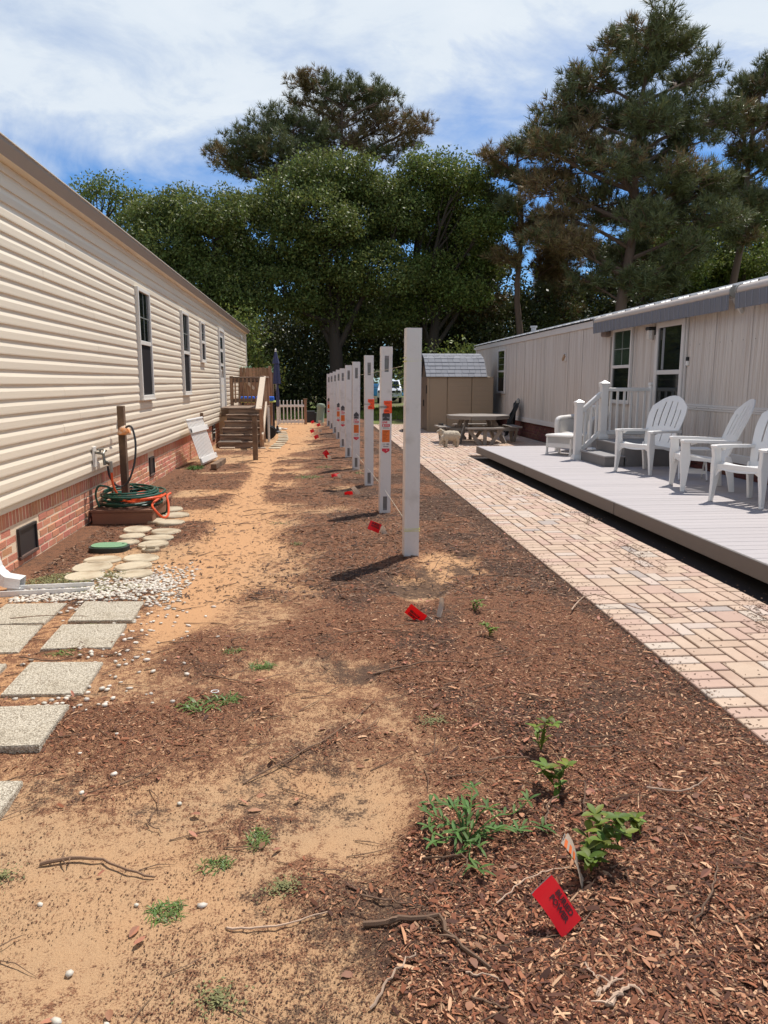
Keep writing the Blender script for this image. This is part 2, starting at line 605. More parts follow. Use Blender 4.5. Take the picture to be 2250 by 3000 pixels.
def attr_mat(name, rough=0.85):
    """Colour from a per-piece colour attribute (the chips and straws really differ in colour)."""
    m = bpy.data.materials.new(name)
    m.use_nodes = True
    nt = m.node_tree
    b = nt.nodes['Principled BSDF']
    b.inputs['Roughness'].default_value = rough
    b.inputs['Specular IOR Level'].default_value = 0.3
    a = nt.nodes.new('ShaderNodeAttribute')
    a.attribute_name = 'tint'
    nt.links.new(a.outputs['Color'], b.inputs['Base Color'])
    return m


M_litter = attr_mat('mulch chip')


def aggregate_mat():
    m = bpy.data.materials.new('exposed aggregate concrete')
    m.use_nodes = True
    nt = m.node_tree
    N, L = nt.nodes.new, nt.links.new
    b = nt.nodes['Principled BSDF']
    b.inputs['Roughness'].default_value = 0.85
    t = N('ShaderNodeTexCoord')
    v = N('ShaderNodeTexVoronoi')
    v.inputs['Scale'].default_value = 190
    L(t.outputs['Object'], v.inputs['Vector'])
    r = N('ShaderNodeValToRGB')
    r.color_ramp.elements[0].color = (*S(122, 110, 92), 1)
    r.color_ramp.elements[1].color = (*S(206, 196, 176), 1)
    s = N('ShaderNodeSeparateColor')
    L(v.outputs['Color'], s.inputs[0])
    L(s.outputs[0], r.inputs[0])
    n = N('ShaderNodeTexNoise')
    n.inputs['Scale'].default_value = 4
    n.inputs['Detail'].default_value = 5
    L(t.outputs['Object'], n.inputs['Vector'])
    mx = N('ShaderNodeMix')
    mx.data_type = 'RGBA'
    mx.blend_type = 'MULTIPLY'
    mr = N('ShaderNodeMapRange')
    mr.inputs[1].default_value = .5
    mr.inputs[2].default_value = .75
    mr.inputs[4].default_value = .55
    L(n.outputs[0], mr.inputs[0])
    L(mr.outputs[0], mx.inputs[0])
    L(r.outputs[0], mx.inputs[6])
    mx.inputs[7].default_value = (.72, .68, .6, 1)
    L(mx.outputs[2], b.inputs['Base Color'])
    bp = N('ShaderNodeBump')
    bp.inputs['Strength'].default_value = .6
    bp.inputs['Distance'].default_value = .004
    L(v.outputs['Distance'], bp.inputs['Height'])
    L(bp.outputs[0], b.inputs['Normal'])
    return m


M_aggr = aggregate_mat()


def paver_mat():
    m = mat('tan concrete paver', S(190, 164, 142), 0.85, var=0.14, vscale=16, bump=0.25, bscale=140, rand=0.05, rhue=0.005, col2=S(180, 152, 130), c2scale=2.2)
    return m


M_paver = paver_mat()
M_paverpale = mat('pale concrete paver', S(190, 172, 156), 0.85, var=0.10, vscale=16, bump=0.25, bscale=140, rand=0.05, rhue=0.008)
M_pavergrey = mat('grey concrete paver', S(166, 152, 142), 0.85, var=0.12, vscale=16, bump=0.25, bscale=140, rand=0.05)
M_paverpink = mat('pink tan concrete paver', S(182, 152, 134), 0.85, var=0.10, vscale=16, bump=0.25, bscale=140, rand=0.05)


# ------------------------------------------------------------------ ground
def mulch_mask(X, Y):
    """0 = bare orange sand, 1 = fully covered with bark mulch."""
    ys = np.array([0.5, 1.5, 2.1, 2.7, 3.2, 3.7, 4.3, 4.9, 5.6, 7.0, 8.5, 10, 12, 14, 17, 21, 26, 30])
    xs = np.array([.28, .22, .24, .26, .22, .12, .0, -.10, -.22, -.30, -.30, -.32, -.30, -.10, -.15, -.10, -.05, 0])
    w = (fbm(X, Y, 3, 5, 1.1) - .5) * 1.2 + (fbm(X, Y, 8, 3, 4.5) - .5) * 0.5
    edge = np.interp(Y, ys, xs)
    m = sstep(-0.50, 0.42, X - edge + w * 0.75)
    # thin speckled cover over the sandy foreground and the middle of the yard
    patch = sstep(.34, .70, fbm(X, Y, 21, 5, 1.9))
    fg = sstep(6.2, 4.8, Y) * (0.22 + 0.20 * sstep(2.5, 3.4, Y) + 0.34 * patch)
    m = np.maximum(m, fg + .08 * sstep(6.2, 4.8, Y))
    # litter drifted in streaks over the sand further back
    st = fbm(X * .5, Y * 1.3, 33, 5, 1.2)
    dr = sstep(5.6, 7.4, Y) * (.26 + .70 * sstep(.38, .62, st)) * (1 - .55 * sstep(15.5, 18, Y))
    m = np.maximum(m, dr)
    # mulch bed along the brick skirting
    wb = sstep(-1.75, -2.15, X + w * .25) * sstep(5.2, 6.2, Y) * sstep(14.5, 12.5, Y)
    m = np.maximum(m, wb)
    # the worn path of open sand
    pc = np.interp(Y, [4.2, 5.2, 7, 9, 12, 15, 18, 22, 27], [-.95, -.84, -.84, -.92, -1.0, -1.05, -.80, -.75, -.8])
    pw = np.interp(Y, [4.2, 5.2, 7, 9, 11, 13, 15, 17, 22, 27], [.10, .26, .30, .28, .15, .16, .40, .40, .50, .5])
    d = np.abs(X - pc + w * .18) / pw
    m = m * (1 - .85 * sstep(1.5, .35, d + w * .35) * sstep(3.6, 5.2, Y + w * .6))

    def blob(cx, cy, rx, ry, amt):
        d = np.sqrt(((X - cx) / rx) ** 2 + ((Y - cy) / ry) ** 2) + w * 1.1
        return 1 - amt * sstep(1.15, .25, d)
    m = m * blob(1.02, 5.9, .46, .75, .95) * blob(.72, 5.3, .38, .5, .85) * blob(.05, 1.35, .25, .25, .6)
    m = m * blob(.62, 12.9, .5, .6, .6) * blob(.1, 2.4, .22, .45, .5) * blob(.35, 10.4, .5, .6, .55) * blob(.0, 8.6, .5, .45, .5) * blob(1.3, 3.3, .25, .45, .3)
    m = m * blob(-.3, 2.6, .5, .3, .45) * blob(-.7, 1.9, .4, .2, .45)
    return np.clip(m, 0, 1)


def ground_z(X, Y):
    h = (fbm(X, Y, 51, 4, 1.3) - .5) * .045 + (fbm(X, Y, 52, 3, 7.0) - .5) * .012
    h *= sstep(1.84, 1.55, X) * sstep(-2.5, -2.2, X)
    h += .030 * np.exp(-(((X - .8) / .35) ** 2 + ((Y - 6.0) / .45) ** 2)) * sstep(1.84, 1.6, X)
    h += .035 * sstep(.3, .8, mulch_mask(X, Y)) * sstep(1.86, 1.45, X) * sstep(-1.9, -1.2, X)
    h -= .012 * sstep(1.6, 1.84, X)
    return h


def gz(x, y):
    return float(ground_z(np.array([float(x)]), np.array([float(y)]))[0])


def ground_material():
    m = bpy.data.materials.new('sand and mulch ground')
    m.use_nodes = True
    nt = m.node_tree
    N, L = nt.nodes.new, nt.links.new
    b = nt.nodes['Principled BSDF']
    b.inputs['Roughness'].default_value = 0.95
    b.inputs['Specular IOR Level'].default_value = 0.15
    t = N('ShaderNodeTexCoord')

    def noise(sc, det=5, ro=.6, vec=None):
        n = N('ShaderNodeTexNoise')
        n.inputs['Scale'].default_value = sc
        n.inputs['Detail'].default_value = det
        n.inputs['Roughness'].default_value = ro
        L(vec or t.outputs['Object'], n.inputs['Vector'])
        return n.outputs[0]

    def ramp(x, lo, hi, a=0., c=1.):
        r = N('ShaderNodeMapRange')
        r.inputs[1].default_value = lo
        r.inputs[2].default_value = hi
        r.inputs[3].default_value = a
        r.inputs[4].default_value = c
        L(x, r.inputs[0])
        return r.outputs[0]

    def mixc(f, a, c):
        x = N('ShaderNodeMix')
        x.data_type = 'RGBA'
        if isinstance(f, float):
            x.inputs[0].default_value = f
        else:
            L(f, x.inputs[0])
        for i, q in ((6, a), (7, c)):
            if isinstance(q, tuple):
                x.inputs[i].default_value = (*q, 1)
            else:
                L(q, x.inputs[i])
        return x.outputs[2]
    at = N('ShaderNodeAttribute')
    at.attribute_name = 'mulch'
    at2 = N('ShaderNodeAttribute')
    at2.attribute_name = 'soil'
    sand = mixc(ramp(noise(1.6), .35, .65), S(184, 144, 106), S(178, 146, 112))
    sand = mixc(ramp(noise(260, 3), .56, .70, 0, .8), sand, S(122, 84, 60))
    sand = mixc(ramp(noise(420, 2), .60, .70, 0, .5), sand, S(214, 184, 142))
    sp = noise(120, 4, .7)
    mul = mixc(ramp(sp, .38, .62), S(80, 55, 43), S(142, 100, 75))
    mul = mixc(ramp(noise(330, 2), .55, .7, 0, .8), mul, S(186, 138, 98))
    mul = mixc(ramp(noise(210, 3), .58, .70, 0, .8), mul, S(62, 42, 33))
    soil = mixc(ramp(noise(200, 3), .4, .65), S(52, 40, 34), S(104, 82, 68))
    # cover breaks up into specks where it is thin
    thr = N('ShaderNodeMath')
    thr.operation = 'ADD'
    L(at.outputs['Fac'], thr.inputs[0])
    nm = N('ShaderNodeMath')
    nm.operation = 'ADD'
    L(ramp(noise(150, 4, .75), .25, .75, -.42, .42), nm.inputs[0])
    L(ramp(noise(24, 6, .7), .25, .75, -.38, .38), nm.inputs[1])
    L(nm.outputs[0], thr.inputs[1])
    f = ramp(thr.outputs[0], .42, .60)
    at3 = N('ShaderNodeAttribute')
    at3.attribute_name = 'path'
    sand = mixc(at3.outputs['Fac'], sand, mixc(ramp(noise(300, 3), .55, .7, 0, .6), S(190, 146, 106), S(150, 110, 80)))
    col = mixc(f, sand, mul)
    thr2 = N('ShaderNodeMath')
    thr2.operation = 'ADD'
    L(at2.outputs['Fac'], thr2.inputs[0])
    nm2 = N('ShaderNodeMath')
    nm2.operation = 'ADD'
    L(ramp(noise(110, 4, .75), .25, .75, -.40, .40), nm2.inputs[0])
    L(ramp(noise(17, 6, .7), .25, .75, -.40, .40), nm2.inputs[1])
    L(nm2.outputs[0], thr2.inputs[1])
    col = mixc(ramp(thr2.outputs[0], .46, .72, 0, .9), col, soil)
    L(col, b.inputs['Base Color'])
    bp = N('ShaderNodeBump')
    bp.inputs['Strength'].default_value = .55
    bp.inputs['Distance'].default_value = .012
    L(noise(130, 5, .7), bp.inputs['Height'])
    L(bp.outputs[0], b.inputs['Normal'])
    return m


M_ground = ground_material()
M_far = mat('woodland floor', S(84, 66, 44), 0.95, var=0.3, vscale=1.2, col2=S(104, 116, 50), c2scale=.25, c2lo=.46, c2hi=.56)


def build_ground():
    xs = np.linspace(-2.6, 1.845, 200)
    ys = [0.6]
    while ys[-1] < 31:
        ys.append(ys[-1] + 0.012 + 0.0085 * ys[-1])
    ys = np.array(ys)
    X, Y = np.meshgrid(xs, ys)
    Z = ground_z(X, Y)
    nx, ny = len(xs), len(ys)
    v = np.stack([X, Y, Z], -1).reshape(-1, 3)
    i = np.arange(nx * ny).reshape(ny, nx)
    q = np.stack([i[:-1, :-1], i[:-1, 1:], i[1:, 1:], i[1:, :-1]], -1).reshape(-1, 4)
    me = np_mesh('ground', v, q, M_ground, smooth=True)
    a = me.attributes.new('mulch', 'FLOAT', 'POINT')
    a.data.foreach_set('value', mulch_mask(X, Y).astype(np.float32).ravel())
    soil = sstep(1.35, 1.8, X + (fbm(X, Y, 71, 3, 2.5) - .5) * .6) * .85
    soil = np.maximum(soil, sstep(.50, .68, fbm(X, Y, 73, 5, 1.6)) * .85 * sstep(-.5, .3, X))
    soil = np.maximum(soil, sstep(.56, .70, fbm(X, Y, 75, 5, 2.6)) * .55 * sstep(7, 4, Y))
    soil = np.maximum(soil, sstep(-1.7, -2.15, X) * .5 * sstep(5.4, 6.4, Y))
    a = me.attributes.new('soil', 'FLOAT', 'POINT')
    a.data.foreach_set('value', soil.astype(np.float32).ravel())
    pc = np.interp(Y, [4.2, 5.2, 7, 9, 12, 15, 18, 22, 27], [-.95, -.84, -.84, -.92, -1.0, -1.05, -.80, -.75, -.8])
    pth = sstep(.9, .1, np.abs(X - pc) + (fbm(X, Y, 91, 5, 1.5) - .5) * 1.0) * sstep(3.4, 4.8, Y)
    pth = np.maximum(pth, .8 * sstep(.75, .3, np.sqrt((X - .95) ** 2 + ((Y - 5.8) / 1.4) ** 2)))
    pth = np.maximum(pth, sstep(-1.1, -1.5, X) * sstep(6, 4.5, Y))
    a = me.attributes.new('path', 'FLOAT', 'POINT')
    a.data.foreach_set('value', pth.astype(np.float32).ravel())
    o = put('ground', me)
    tag(o, kind='structure')
    b = MB()
    b.add([(-260, -60, -.06), (260, -60, -.06), (260, 420, -.06), (-260, 420, -.06)], [(0, 1, 2, 3)])
    tag(b.build('terrain', M_far), kind='structure')


build_ground()

# chips of bark, straw and crumbs lying on the ground (nobody could count them)


def litter(name, n, mode, lo, hi, aspect, palette, ymin=1.0, ymax=12.0, lift=.5, power=2.2):
    r = RNG
    u = r.random(n * 3)
    k = 1 - power
    Y = (ymin ** k + u * (ymax ** k - ymin ** k)) ** (1 / k)
    X = r.uniform(-2.3, 1.88, n * 3)
    vis = (np.abs(X / np.maximum(Y, .1) - .085) < .80)
    m = mulch_mask(X, Y)
    if mode == 'crumb':
        m = (.10 + .9 * m) * sstep(.30, .68, fbm(X, Y, 13, 5, 3.0)) * 1.3
    p = sstep(.50, .95, m) if mode == 'mulch' else m if mode == 'crumb' else (0.25 + .75 * m if mode == 'all' else (1 - m) * .8 + .1)
    keep = vis & (r.random(n * 3) < p)
    X, Y = X[keep][:n], Y[keep][:n]
    n = len(X)
    Ls = r.uniform(lo, hi, n) * (0.6 + .8 * r.random(n) ** 2)
    Ws = Ls * r.uniform(aspect * .6, aspect * 1.4, n)
    th = r.uniform(0, 2 * PI, n)
    tilt = r.normal(0, lift * .35, n)
    roll = r.normal(0, lift, n)
    d = np.stack([np.cos(th) * np.cos(tilt), np.sin(th) * np.cos(tilt), np.sin(tilt)], -1)
    s = np.stack([-np.sin(th) * np.cos(roll), np.cos(th) * np.cos(roll), np.sin(roll)], -1)
    c = np.stack([X, Y, ground_z(X, Y) + .002 + .5 * np.abs(np.sin(tilt)) * Ls + .35 * np.abs(np.sin(roll)) * Ws], -1)
    up = np.cross(d, s)
    hump = (Ws * .22)[:, None] * up
    a = c - d * Ls[:, None] / 2
    e = c + d * Ls[:, None] / 2
    w = s * Ws[:, None] / 2
    v = np.stack([a - w * .5, a + w * .7, c + w + hump, c - w + hump, e + w * .5, e - w * .6], 1).reshape(-1, 3)
    b = np.arange(n)[:, None] * 6
    q = np.concatenate([b + np.array([[0, 3, 2, 1]]), b + np.array([[3, 5, 4, 2]])], 0)
    me = np_mesh(name, v, q, M_litter)
    pal = np.array(palette)
    ci = pal[r.integers(0, len(pal), n)] * r.uniform(.6, 1.25, n)[:, None]
    col = np.concatenate([np.repeat(ci, 6, 0), np.ones((n * 6, 1))], 1).clip(0, 1)
    at = me.color_attributes.new('tint', 'FLOAT_COLOR', 'POINT')
    at.data.foreach_set('color', col.astype(np.float32).ravel())
    o = put(name, me)
    tag(o, kind='stuff')
    return o


PAL = [S(132, 82, 58), S(150, 98, 70), S(108, 66, 47), S(174, 126, 94), S(82, 52, 40), S(142, 88, 62), S(120, 78, 58), S(94, 64, 52), S(192, 152, 118)]
tag(litter('mulch_chips', 170000, 'mulch', .005, .017, .36, PAL, 1.2, 14.0, .5, 1.9), 'reddish brown bark mulch chips covering the ground', 'mulch')
tag(litter('large_mulch_chips', 7000, 'mulch', .016, .034, .30, PAL, 1.2, 9.0, .5, 2.0), 'larger bark flakes lying on the mulch', 'mulch')
tag(litter('mulch_crumbs', 120000, 'crumb', .002, .0065, .55, [S(92, 60, 44), S(118, 78, 56), S(70, 46, 36), S(140, 98, 72), S(60, 42, 34)], 1.2, 7.0, .35, 2.3), 'fine brown bark crumbs scattered over the sand', 'mulch')
tag(litter('pine_straw', 9000, 'mulch', .02, .06, .04, [S(112, 82, 60), S(150, 112, 82), S(84, 62, 48), S(186, 150, 116)], 1.2, 12.0, .2, 1.6), 'thin dry pine straw strewn over the ground', 'straw')
tag(litter('leaf_litter', 42000, 'all', .014, .05, .22, [S(98, 74, 58), S(74, 56, 46), S(122, 94, 74), S(60, 46, 40), S(140, 112, 90)], 5.0, 26.0, .3, 1.2), 'dark brown leaf and twig litter over the sand further back', 'litter')
tag(litter('wood_splinters', 2400, 'mulch', .02, .055, .13, [S(206, 164, 128), S(180, 132, 98), S(146, 96, 68), S(96, 64, 50)], 1.2, 10.0, .3, 2.0), 'pale wood splinters lying on the mulch', 'mulch')
#PART2

# ------------------------------------------------------------------ left house (cream vinyl siding on brick skirting)
def window(parent, y0, y1, z0, z1, zm, frame_m, glass_top, glass_bot, x0=0.0, th=.06, fw=.05, muntins=(1, 2)):
    """Local wall coordinates: x out of the wall, y along it. window > pane, muntin."""
    b = MB()
    b.box((x0, y0, z0), (x0 + th, y0 + fw, z1), bev=.004)
    b.box((x0, y1 - fw, z0), (x0 + th, y1, z1), bev=.004)
    b.box((x0, y0 + fw, z1 - fw), (x0 + th - .002, y1 - fw, z1), bev=.004)
    b.box((x0, y0 + fw, z0), (x0 + th - .002, y1 - fw, z0 + fw), bev=.004)
    b.box((x0, y0 + fw, zm - .028), (x0 + th - .006, y1 - fw, zm + .028), bev=.004)
    b.box((x0, y0 - .012, z0 - .02), (x0 + th + .012, y1 + .012, z0 - .001), bev=.003)
    w = b.build('window', frame_m, parent)
    gx = x0 + th - .025
    p = MB().box((x0, y0 + fw, zm + .028), (gx, y1 - fw, z1 - fw)).build('pane', glass_top, w)
    MB().box((x0, y0 + fw, z0 + fw), (gx, y1 - fw, zm - .028)).build('pane', glass_bot, w)
    my, mz = muntins
    for i in range(1, my + 1):
        y = y0 + fw + (y1 - y0 - 2 * fw) * i / (my + 1)
        MB().box((gx, y - .008, zm + .03), (gx + .006, y + .008, z1 - fw)).build('muntin', M_muntin, w)
    for i in range(1, mz):
        z = zm + (z1 - fw - zm) * i / mz
        MB().box((gx, y0 + fw, z - .008), (gx + .005, y1 - fw, z + .008)).build('muntin', M_muntin, w)
    return w


LH = thing('mobile_home', 'long cream vinyl sided house on a red brick skirting, filling the west side', 'house', (-2.38, 0, 0), 0.007)
WALL0, WALL1 = -2.0, 27.3
NC, PITCH, ZB = 23, 0.1155, 0.558


def siding_panel(y0, y1, i, seed):
    prof = [(-.004, 0), (.0178, 0), (.0192, .010), (.0188, .0585), (.004, .0935), (.004, PITCH + .002), (-.004, PITCH + .002)]
    k = max(2, int((y1 - y0) / .4) + 1)
    r = random.Random(seed)
    ph = [r.uniform(0, 6.28) for _ in range(3)]
    vs, fs = [], []
    for j in range(k + 1):
        y = y0 + (y1 - y0) * j / k
        wv = (.0004 + .00008 * max(y, 0)) * math.sin(y * 1.9 + ph[0]) + .0004 * math.sin(y * 4.3 + ph[1])
        wz = .0020 * math.sin(y * .9 + i * .5)
        for x, z in prof:
            vs.append((x + (wv if x > 0 else 0), y, ZB + PITCH * i + z + wz))
    n = len(prof)
    for j in range(k):
        for a in range(n - 1):
            fs.append((j * n + a, j * n + a + 1, (j + 1) * n + a + 1, (j + 1) * n + a))
    fs.append(tuple(range(n - 1, -1, -1)))
    fs.append(tuple(k * n + a for a in range(n)))
    b = MB()
    b.add(vs, fs)
    return b


for i in range(NC):
    y = WALL0 - random.uniform(0, 3.0)
    j = 0
    while y < WALL1 - .15:
        y2 = min(y + 3.66, WALL1 - .1)
        if y2 - y > .3:
            o = siding_panel(y, y2 + (.02 if y2 < WALL1 - .2 else 0), i, i * 31 + j).build('siding_plank', M_siding, LH)
            o.location.x = .0004 * (j % 2)
        y = y2
        j += 1
MB().box((-.30, WALL0, .50), (-.006, WALL1 - .1, 3.19)).build('wall_sheathing', M_siding, LH)
MB().box((-.02, WALL1 - .1, .54), (.035, WALL1, 3.19), bev=.004).build('corner_trim', M_whitep, LH)
# brick skirting, courses of stretchers under one soldier course
ZS = 0.352
MB().box((-.20, WALL0, -.05), (-.0585, WALL1, .556)).build('mortar_bed', M_mortar, LH)
vents = [(6.24, 6.64, .085, .315), (11.25, 11.56, .15, .40), (18.25, 18.65, .16, .60)]


def brick_mesh(dx, dy, dz, r):
    b = MB()
    b.box((-dx, -dy / 2, -dz / 2), (0, dy / 2, dz / 2), bev=.005)
    return b.mesh('brick', M_brick, False)


BR = [brick_mesh(.085, .194, .060, 0), brick_mesh(.085, .060, .190, 1)]
brick_list = []
y = 4.6
while y < 19.6:
    brick_list.append((y, .352 + .102, 1))
    y += .0705
for c in range(5):
    z = .036 + c * .0705
    y = 4.6 + (.1 if c % 2 else 0)
    while y < 19.6:
        brick_list.append((y, z, 0))
        y += .204
keep = []
for (y, z, k) in brick_list:
    hy, hz = (.097, .03) if k == 0 else (.03, .095)
    if any(y + hy > a and y - hy < b and z + hz > c and z - hz < d for a, b, c, d in vents):
        continue
    if y < 5.2:
        continue
    keep.append((y, z, k))
keep.sort(key=lambda q: q[0])
for (y, z, k) in keep[:298]:
    put('brick', BR[k], LH, (-.056 + random.uniform(-.002, .003), y, z), (random.uniform(-.01, .01), 0, random.uniform(-.008, .008)))
b = MB()
for (y, z, k) in keep[298:]:
    hy, hz = (.097, .03) if k == 0 else (.03, .095)
    dx = random.uniform(-.002, .003)
    b.box((-.14, y - hy, z - hz), (-.056 + dx, y + hy, z + hz))
tag(b.build('brick_courses', M_brick, LH), kind='stuff')
for (a, b2, c, d) in vents:
    v = MB()
    v.box((-.08, a, c), (-.05, b2, d))
    v.box((-.05, a, c), (-.035, a + .02, d))
    v.box((-.05, b2 - .02, c), (-.035, b2, d))
    v.box((-.05, a + .02, d - .02), (-.036, b2 - .02, d))
    vo = v.build('crawlspace_vent', M_vent, LH)
    MB().box((-.06, a - .01, c - .03), (-.034, b2 + .01, c - .001), bev=.005).build('sill', M_mortard, vo)
# a tall louvred foundation vent cover further along
v = MB()
for k in range(4):
    v.bar((-.045, 18.27, .30 + k * .08), (-.045, 18.63, .30 + k * .08), .05, .012, up=(.6, 0, 1))
v.build('vent_louvre', M_galv, LH)
# windows and door
window(LH, 10.60, 11.36, 1.27, 2.76, 2.03, M_whitep, M_glass, M_screen)
window(LH, 14.02, 14.76, 1.28, 2.76, 2.03, M_whitep, M_glass, M_screen)
window(LH, 16.30, 16.88, 1.92, 2.76, 2.33, M_whitep, M_glass, M_screen, muntins=(0, 2))
d = MB()
d.box((0, 19.42, .86), (.055, 19.50, 2.84), bev=.004)
d.box((0, 20.42, .86), (.055, 20.50, 2.84), bev=.004)
d.box((0, 19.50, 2.76), (.053, 20.42, 2.84), bev=.004)
d.box((0, 19.50, .86), (.02, 20.42, 2.76))
dr = d.build('door', M_whitep, LH)
for k in range(3):
    for q in range(2):
        MB().box((.02, 19.62 + q * .36, 1.62 + k * .36), (.026, 19.92 + q * .36, 1.90 + k * .36)).build('pane', M_glass, dr)
h = MB()
h.tube([(.02, 19.56, 1.78), (.075, 19.56, 1.78)], .02, 8)
h.tube([(.06, 19.56, 1.78), (.07, 19.56, 1.60)], .012, 6)
h.build('handle', M_whitep, dr)
# eave: soffit, sloped gutter face, white drip edge, roof
MB().box((-.05, WALL0 - .2, 3.165), (.10, WALL1 + .12, 3.185)).build('soffit', M_siding, LH)
g = MB()
g.prism([(.095, 3.166), (.105, 3.160), (.150, 3.235), (.152, 3.262), (.10, 3.262)], WALL1 - WALL0 + .32, Matrix.Translation((0, WALL0 - .2, 0)))
fix_normals(g.build('gutter', M_gutter, LH))
MB().box((-.02, WALL0 - .22, 3.263), (.165, WALL1 + .14, 3.270)).build('drip_edge', M_whitep, LH)
rf = MB()
rf.add([(.15, WALL0 - .2, 3.272), (.15, WALL1 + .12, 3.272), (-2.2, WALL1 + .12, 3.76), (-2.2, WALL0 - .2, 3.76), (-4.5, WALL1 + .12, 3.272), (-4.5, WALL0 - .2, 3.272)], [(0, 1, 2, 3), (3, 2, 4, 5)])
rf.build('roof', M_shingle_brown, LH)
sh = MB()
sh.add([(-.05, WALL1 - .1, .0), (-4.3, WALL1 - .1, 0), (-4.3, WALL1 - .1, 3.26), (-2.2, WALL1 - .1, 3.74), (-.05, WALL1 - .1, 3.26)], [(0, 1, 2, 3, 4)])
sh.add([(-.05, WALL0, .0), (-4.3, WALL0, 0), (-4.3, WALL0, 3.26), (-2.2, WALL0, 3.74), (-.05, WALL0, 3.26)], [(4, 3, 2, 1, 0)])
sh.add([(-4.3, WALL0, 0), (-4.3, WALL1 - .1, 0), (-4.3, WALL1 - .1, 3.26), (-4.3, WALL0, 3.26)], [(0, 1, 2, 3)])
sh.build('end_wall', M_siding, LH)
# little security camera under the eave
s = MB()
s.tube([(.02, 25.2, 2.98), (.06, 25.2, 2.95)], .03, 8)
s.tube([(.06, 25.3, 2.93), (.09, 25.0, 2.91)], .035, 8)
s.build('security_camera', M_whitep, LH)
# downspout with its elbow
b = MB()
b.box((.02, 5.43, .25), (.085, 5.53, 3.16), bev=.006)
ds = b.build('downspout', M_spout, LH)
b = MB()
pts = []
for k in range(9):
    t = k / 8
    a = t * PI * .44
    pts.append((.0525 + .115 * (1 - math.cos(a)), 5.48, .25 - .115 * math.sin(a) - .05 * t))
pts.append((.0525 + .20, 5.48, .068))
vs, fs = [], []
n = len(pts)
for k, p in enumerate(pts):
    q0 = Vector(pts[max(k - 1, 0)])
    q1 = Vector(pts[min(k + 1, n - 1)])
    t = (q1 - q0).normalized()
    nr = Vector((0, 1, 0)).cross(t)
    e = 1.0 + (.06 if (k % 2 == 0 and 0 < k < n - 1) else 0)
    for sx, sy in ((-.036, -.058), (.036, -.058), (.036, .058), (-.036, .058)):
        vs.append(Vector(p) + nr * sx * e + Vector((0, sy * e, 0)))
for k in range(n - 1):
    for a in range(4):
        fs.append((k * 4 + a, k * 4 + (a + 1) % 4, (k + 1) * 4 + (a + 1) % 4, (k + 1) * 4 + a))
b.add(vs, fs)
el = fix_normals(b.build('elbow', M_spout, ds))
md = el.modifiers.new('thickness', 'SOLIDIFY')
md.thickness = .004
# faucet plate, valves
b = MB()
b.box((.017, 8.20, .60), (.034, 8.31, .82), bev=.004)
fp = b.build('faucet_plate', M_whitep, LH)
b = MB()
b.tube([(.03, 8.25, .76), (.12, 8.25, .74), (.13, 8.25, .62)], .017, 8)
b.tube([(.12, 8.25, .74), (.12, 8.31, .77)], .014, 8)
b.tube([(.09, 8.25, .75), (.09, 8.25, .79)], .012, 8)
b.tube([(.07, 8.22, .79), (.11, 8.28, .79)], .012, 6)
b.tube([(.13, 8.25, .66), (.16, 8.31, .63)], .018, 8)
b.tube([(.10, 8.34, .77), (.14, 8.30, .77)], .011, 6)
b.build('faucet_valve', M_brass, fp, smooth=True)

# ---------------------------------------------------- things along the left wall
b = MB()
b.prism([(0, 0), (.0, .045), (.012, .045), (.012, .010), (.15, .010), (.15, .045), (.162, .045), (.162, 0)], .60)
o = fix_normals(b.build('splash_tray', M_spout, None, loc=(-1.66, 5.36, .004), rot=(0, 0, math.radians(95))))
tag(o, 'white metal splash tray lying on the pebbles below the downspout elbow', 'splash tray')

# hose stand: wooden post with a rusty hanger
hp = thing('hose_post', 'weathered wooden hose post with a rusty hanger standing against the siding', 'post', (-2.20, 8.62, 0))
b = MB()
b.box((-.036, -.045, -.05), (.036, .045, 1.24), bev=.005)
b.build('post', M_wood, hp)
b = MB()
vs, fs = [], []
for k in range(11):
    a = PI * k / 10
    for rr, yy in ((.066, -.048), (.058, -.075), (.066, -.13)):
        vs.append((rr * math.cos(a) + .045, yy, .925 + rr * 1.5 * math.sin(a)))
for k in range(10):
    for q in range(2):
        fs.append((k * 3 + q, k * 3 + q + 1, (k + 1) * 3 + q + 1, (k + 1) * 3 + q))
vs2 = [(.066 * math.cos(PI * k / 10) + .045, -.128, .925 + .099 * math.sin(PI * k / 10)) for k in range(11)]
b.add(vs, fs)
b.add(vs2, [tuple(range(11))])
o = fix_normals(b.build('hanger', M_rust, hp, smooth=True))
md = o.modifiers.new('thickness', 'SOLIDIFY')
md.thickness = .004

b = MB()
b.prism([(0, 0), (.12, 0), (.105, .07), (.05, .10)], .012)
b.bar((.055, .006, .07), (.105, .006, .20), .012, .012)
o = fix_normals(b.build('metal_piece', M_galv, None, loc=(-2.345, 8.98, .965), rot=(0, 0, math.radians(90))))  # triangular grey metal piece with a handle, its use unknown
tag(o, 'small grey triangular metal piece with handle hung on the siding beside the hose post', 'scoop')


def bez(ps, n=40):
    """Catmull-Rom through ps."""
    ps = [Vector(p) for p in ps]
    q = [ps[0] * 2 - ps[1]] + ps + [ps[-1] * 2 - ps[-2]]
    out = []
    seg = len(ps) - 1
    per = max(2, n // seg)
    for i in range(seg):
        p0, p1, p2, p3 = q[i:i + 4]
        for j in range(per):
            t = j / per
            out.append(.5 * ((2 * p1) + (p2 - p0) * t + (2 * p0 - 5 * p1 + 4 * p2 - p3) * t * t + (3 * p1 - p0 - 3 * p2 + p3) * t ** 3))
    out.append(ps[-1])
    return out


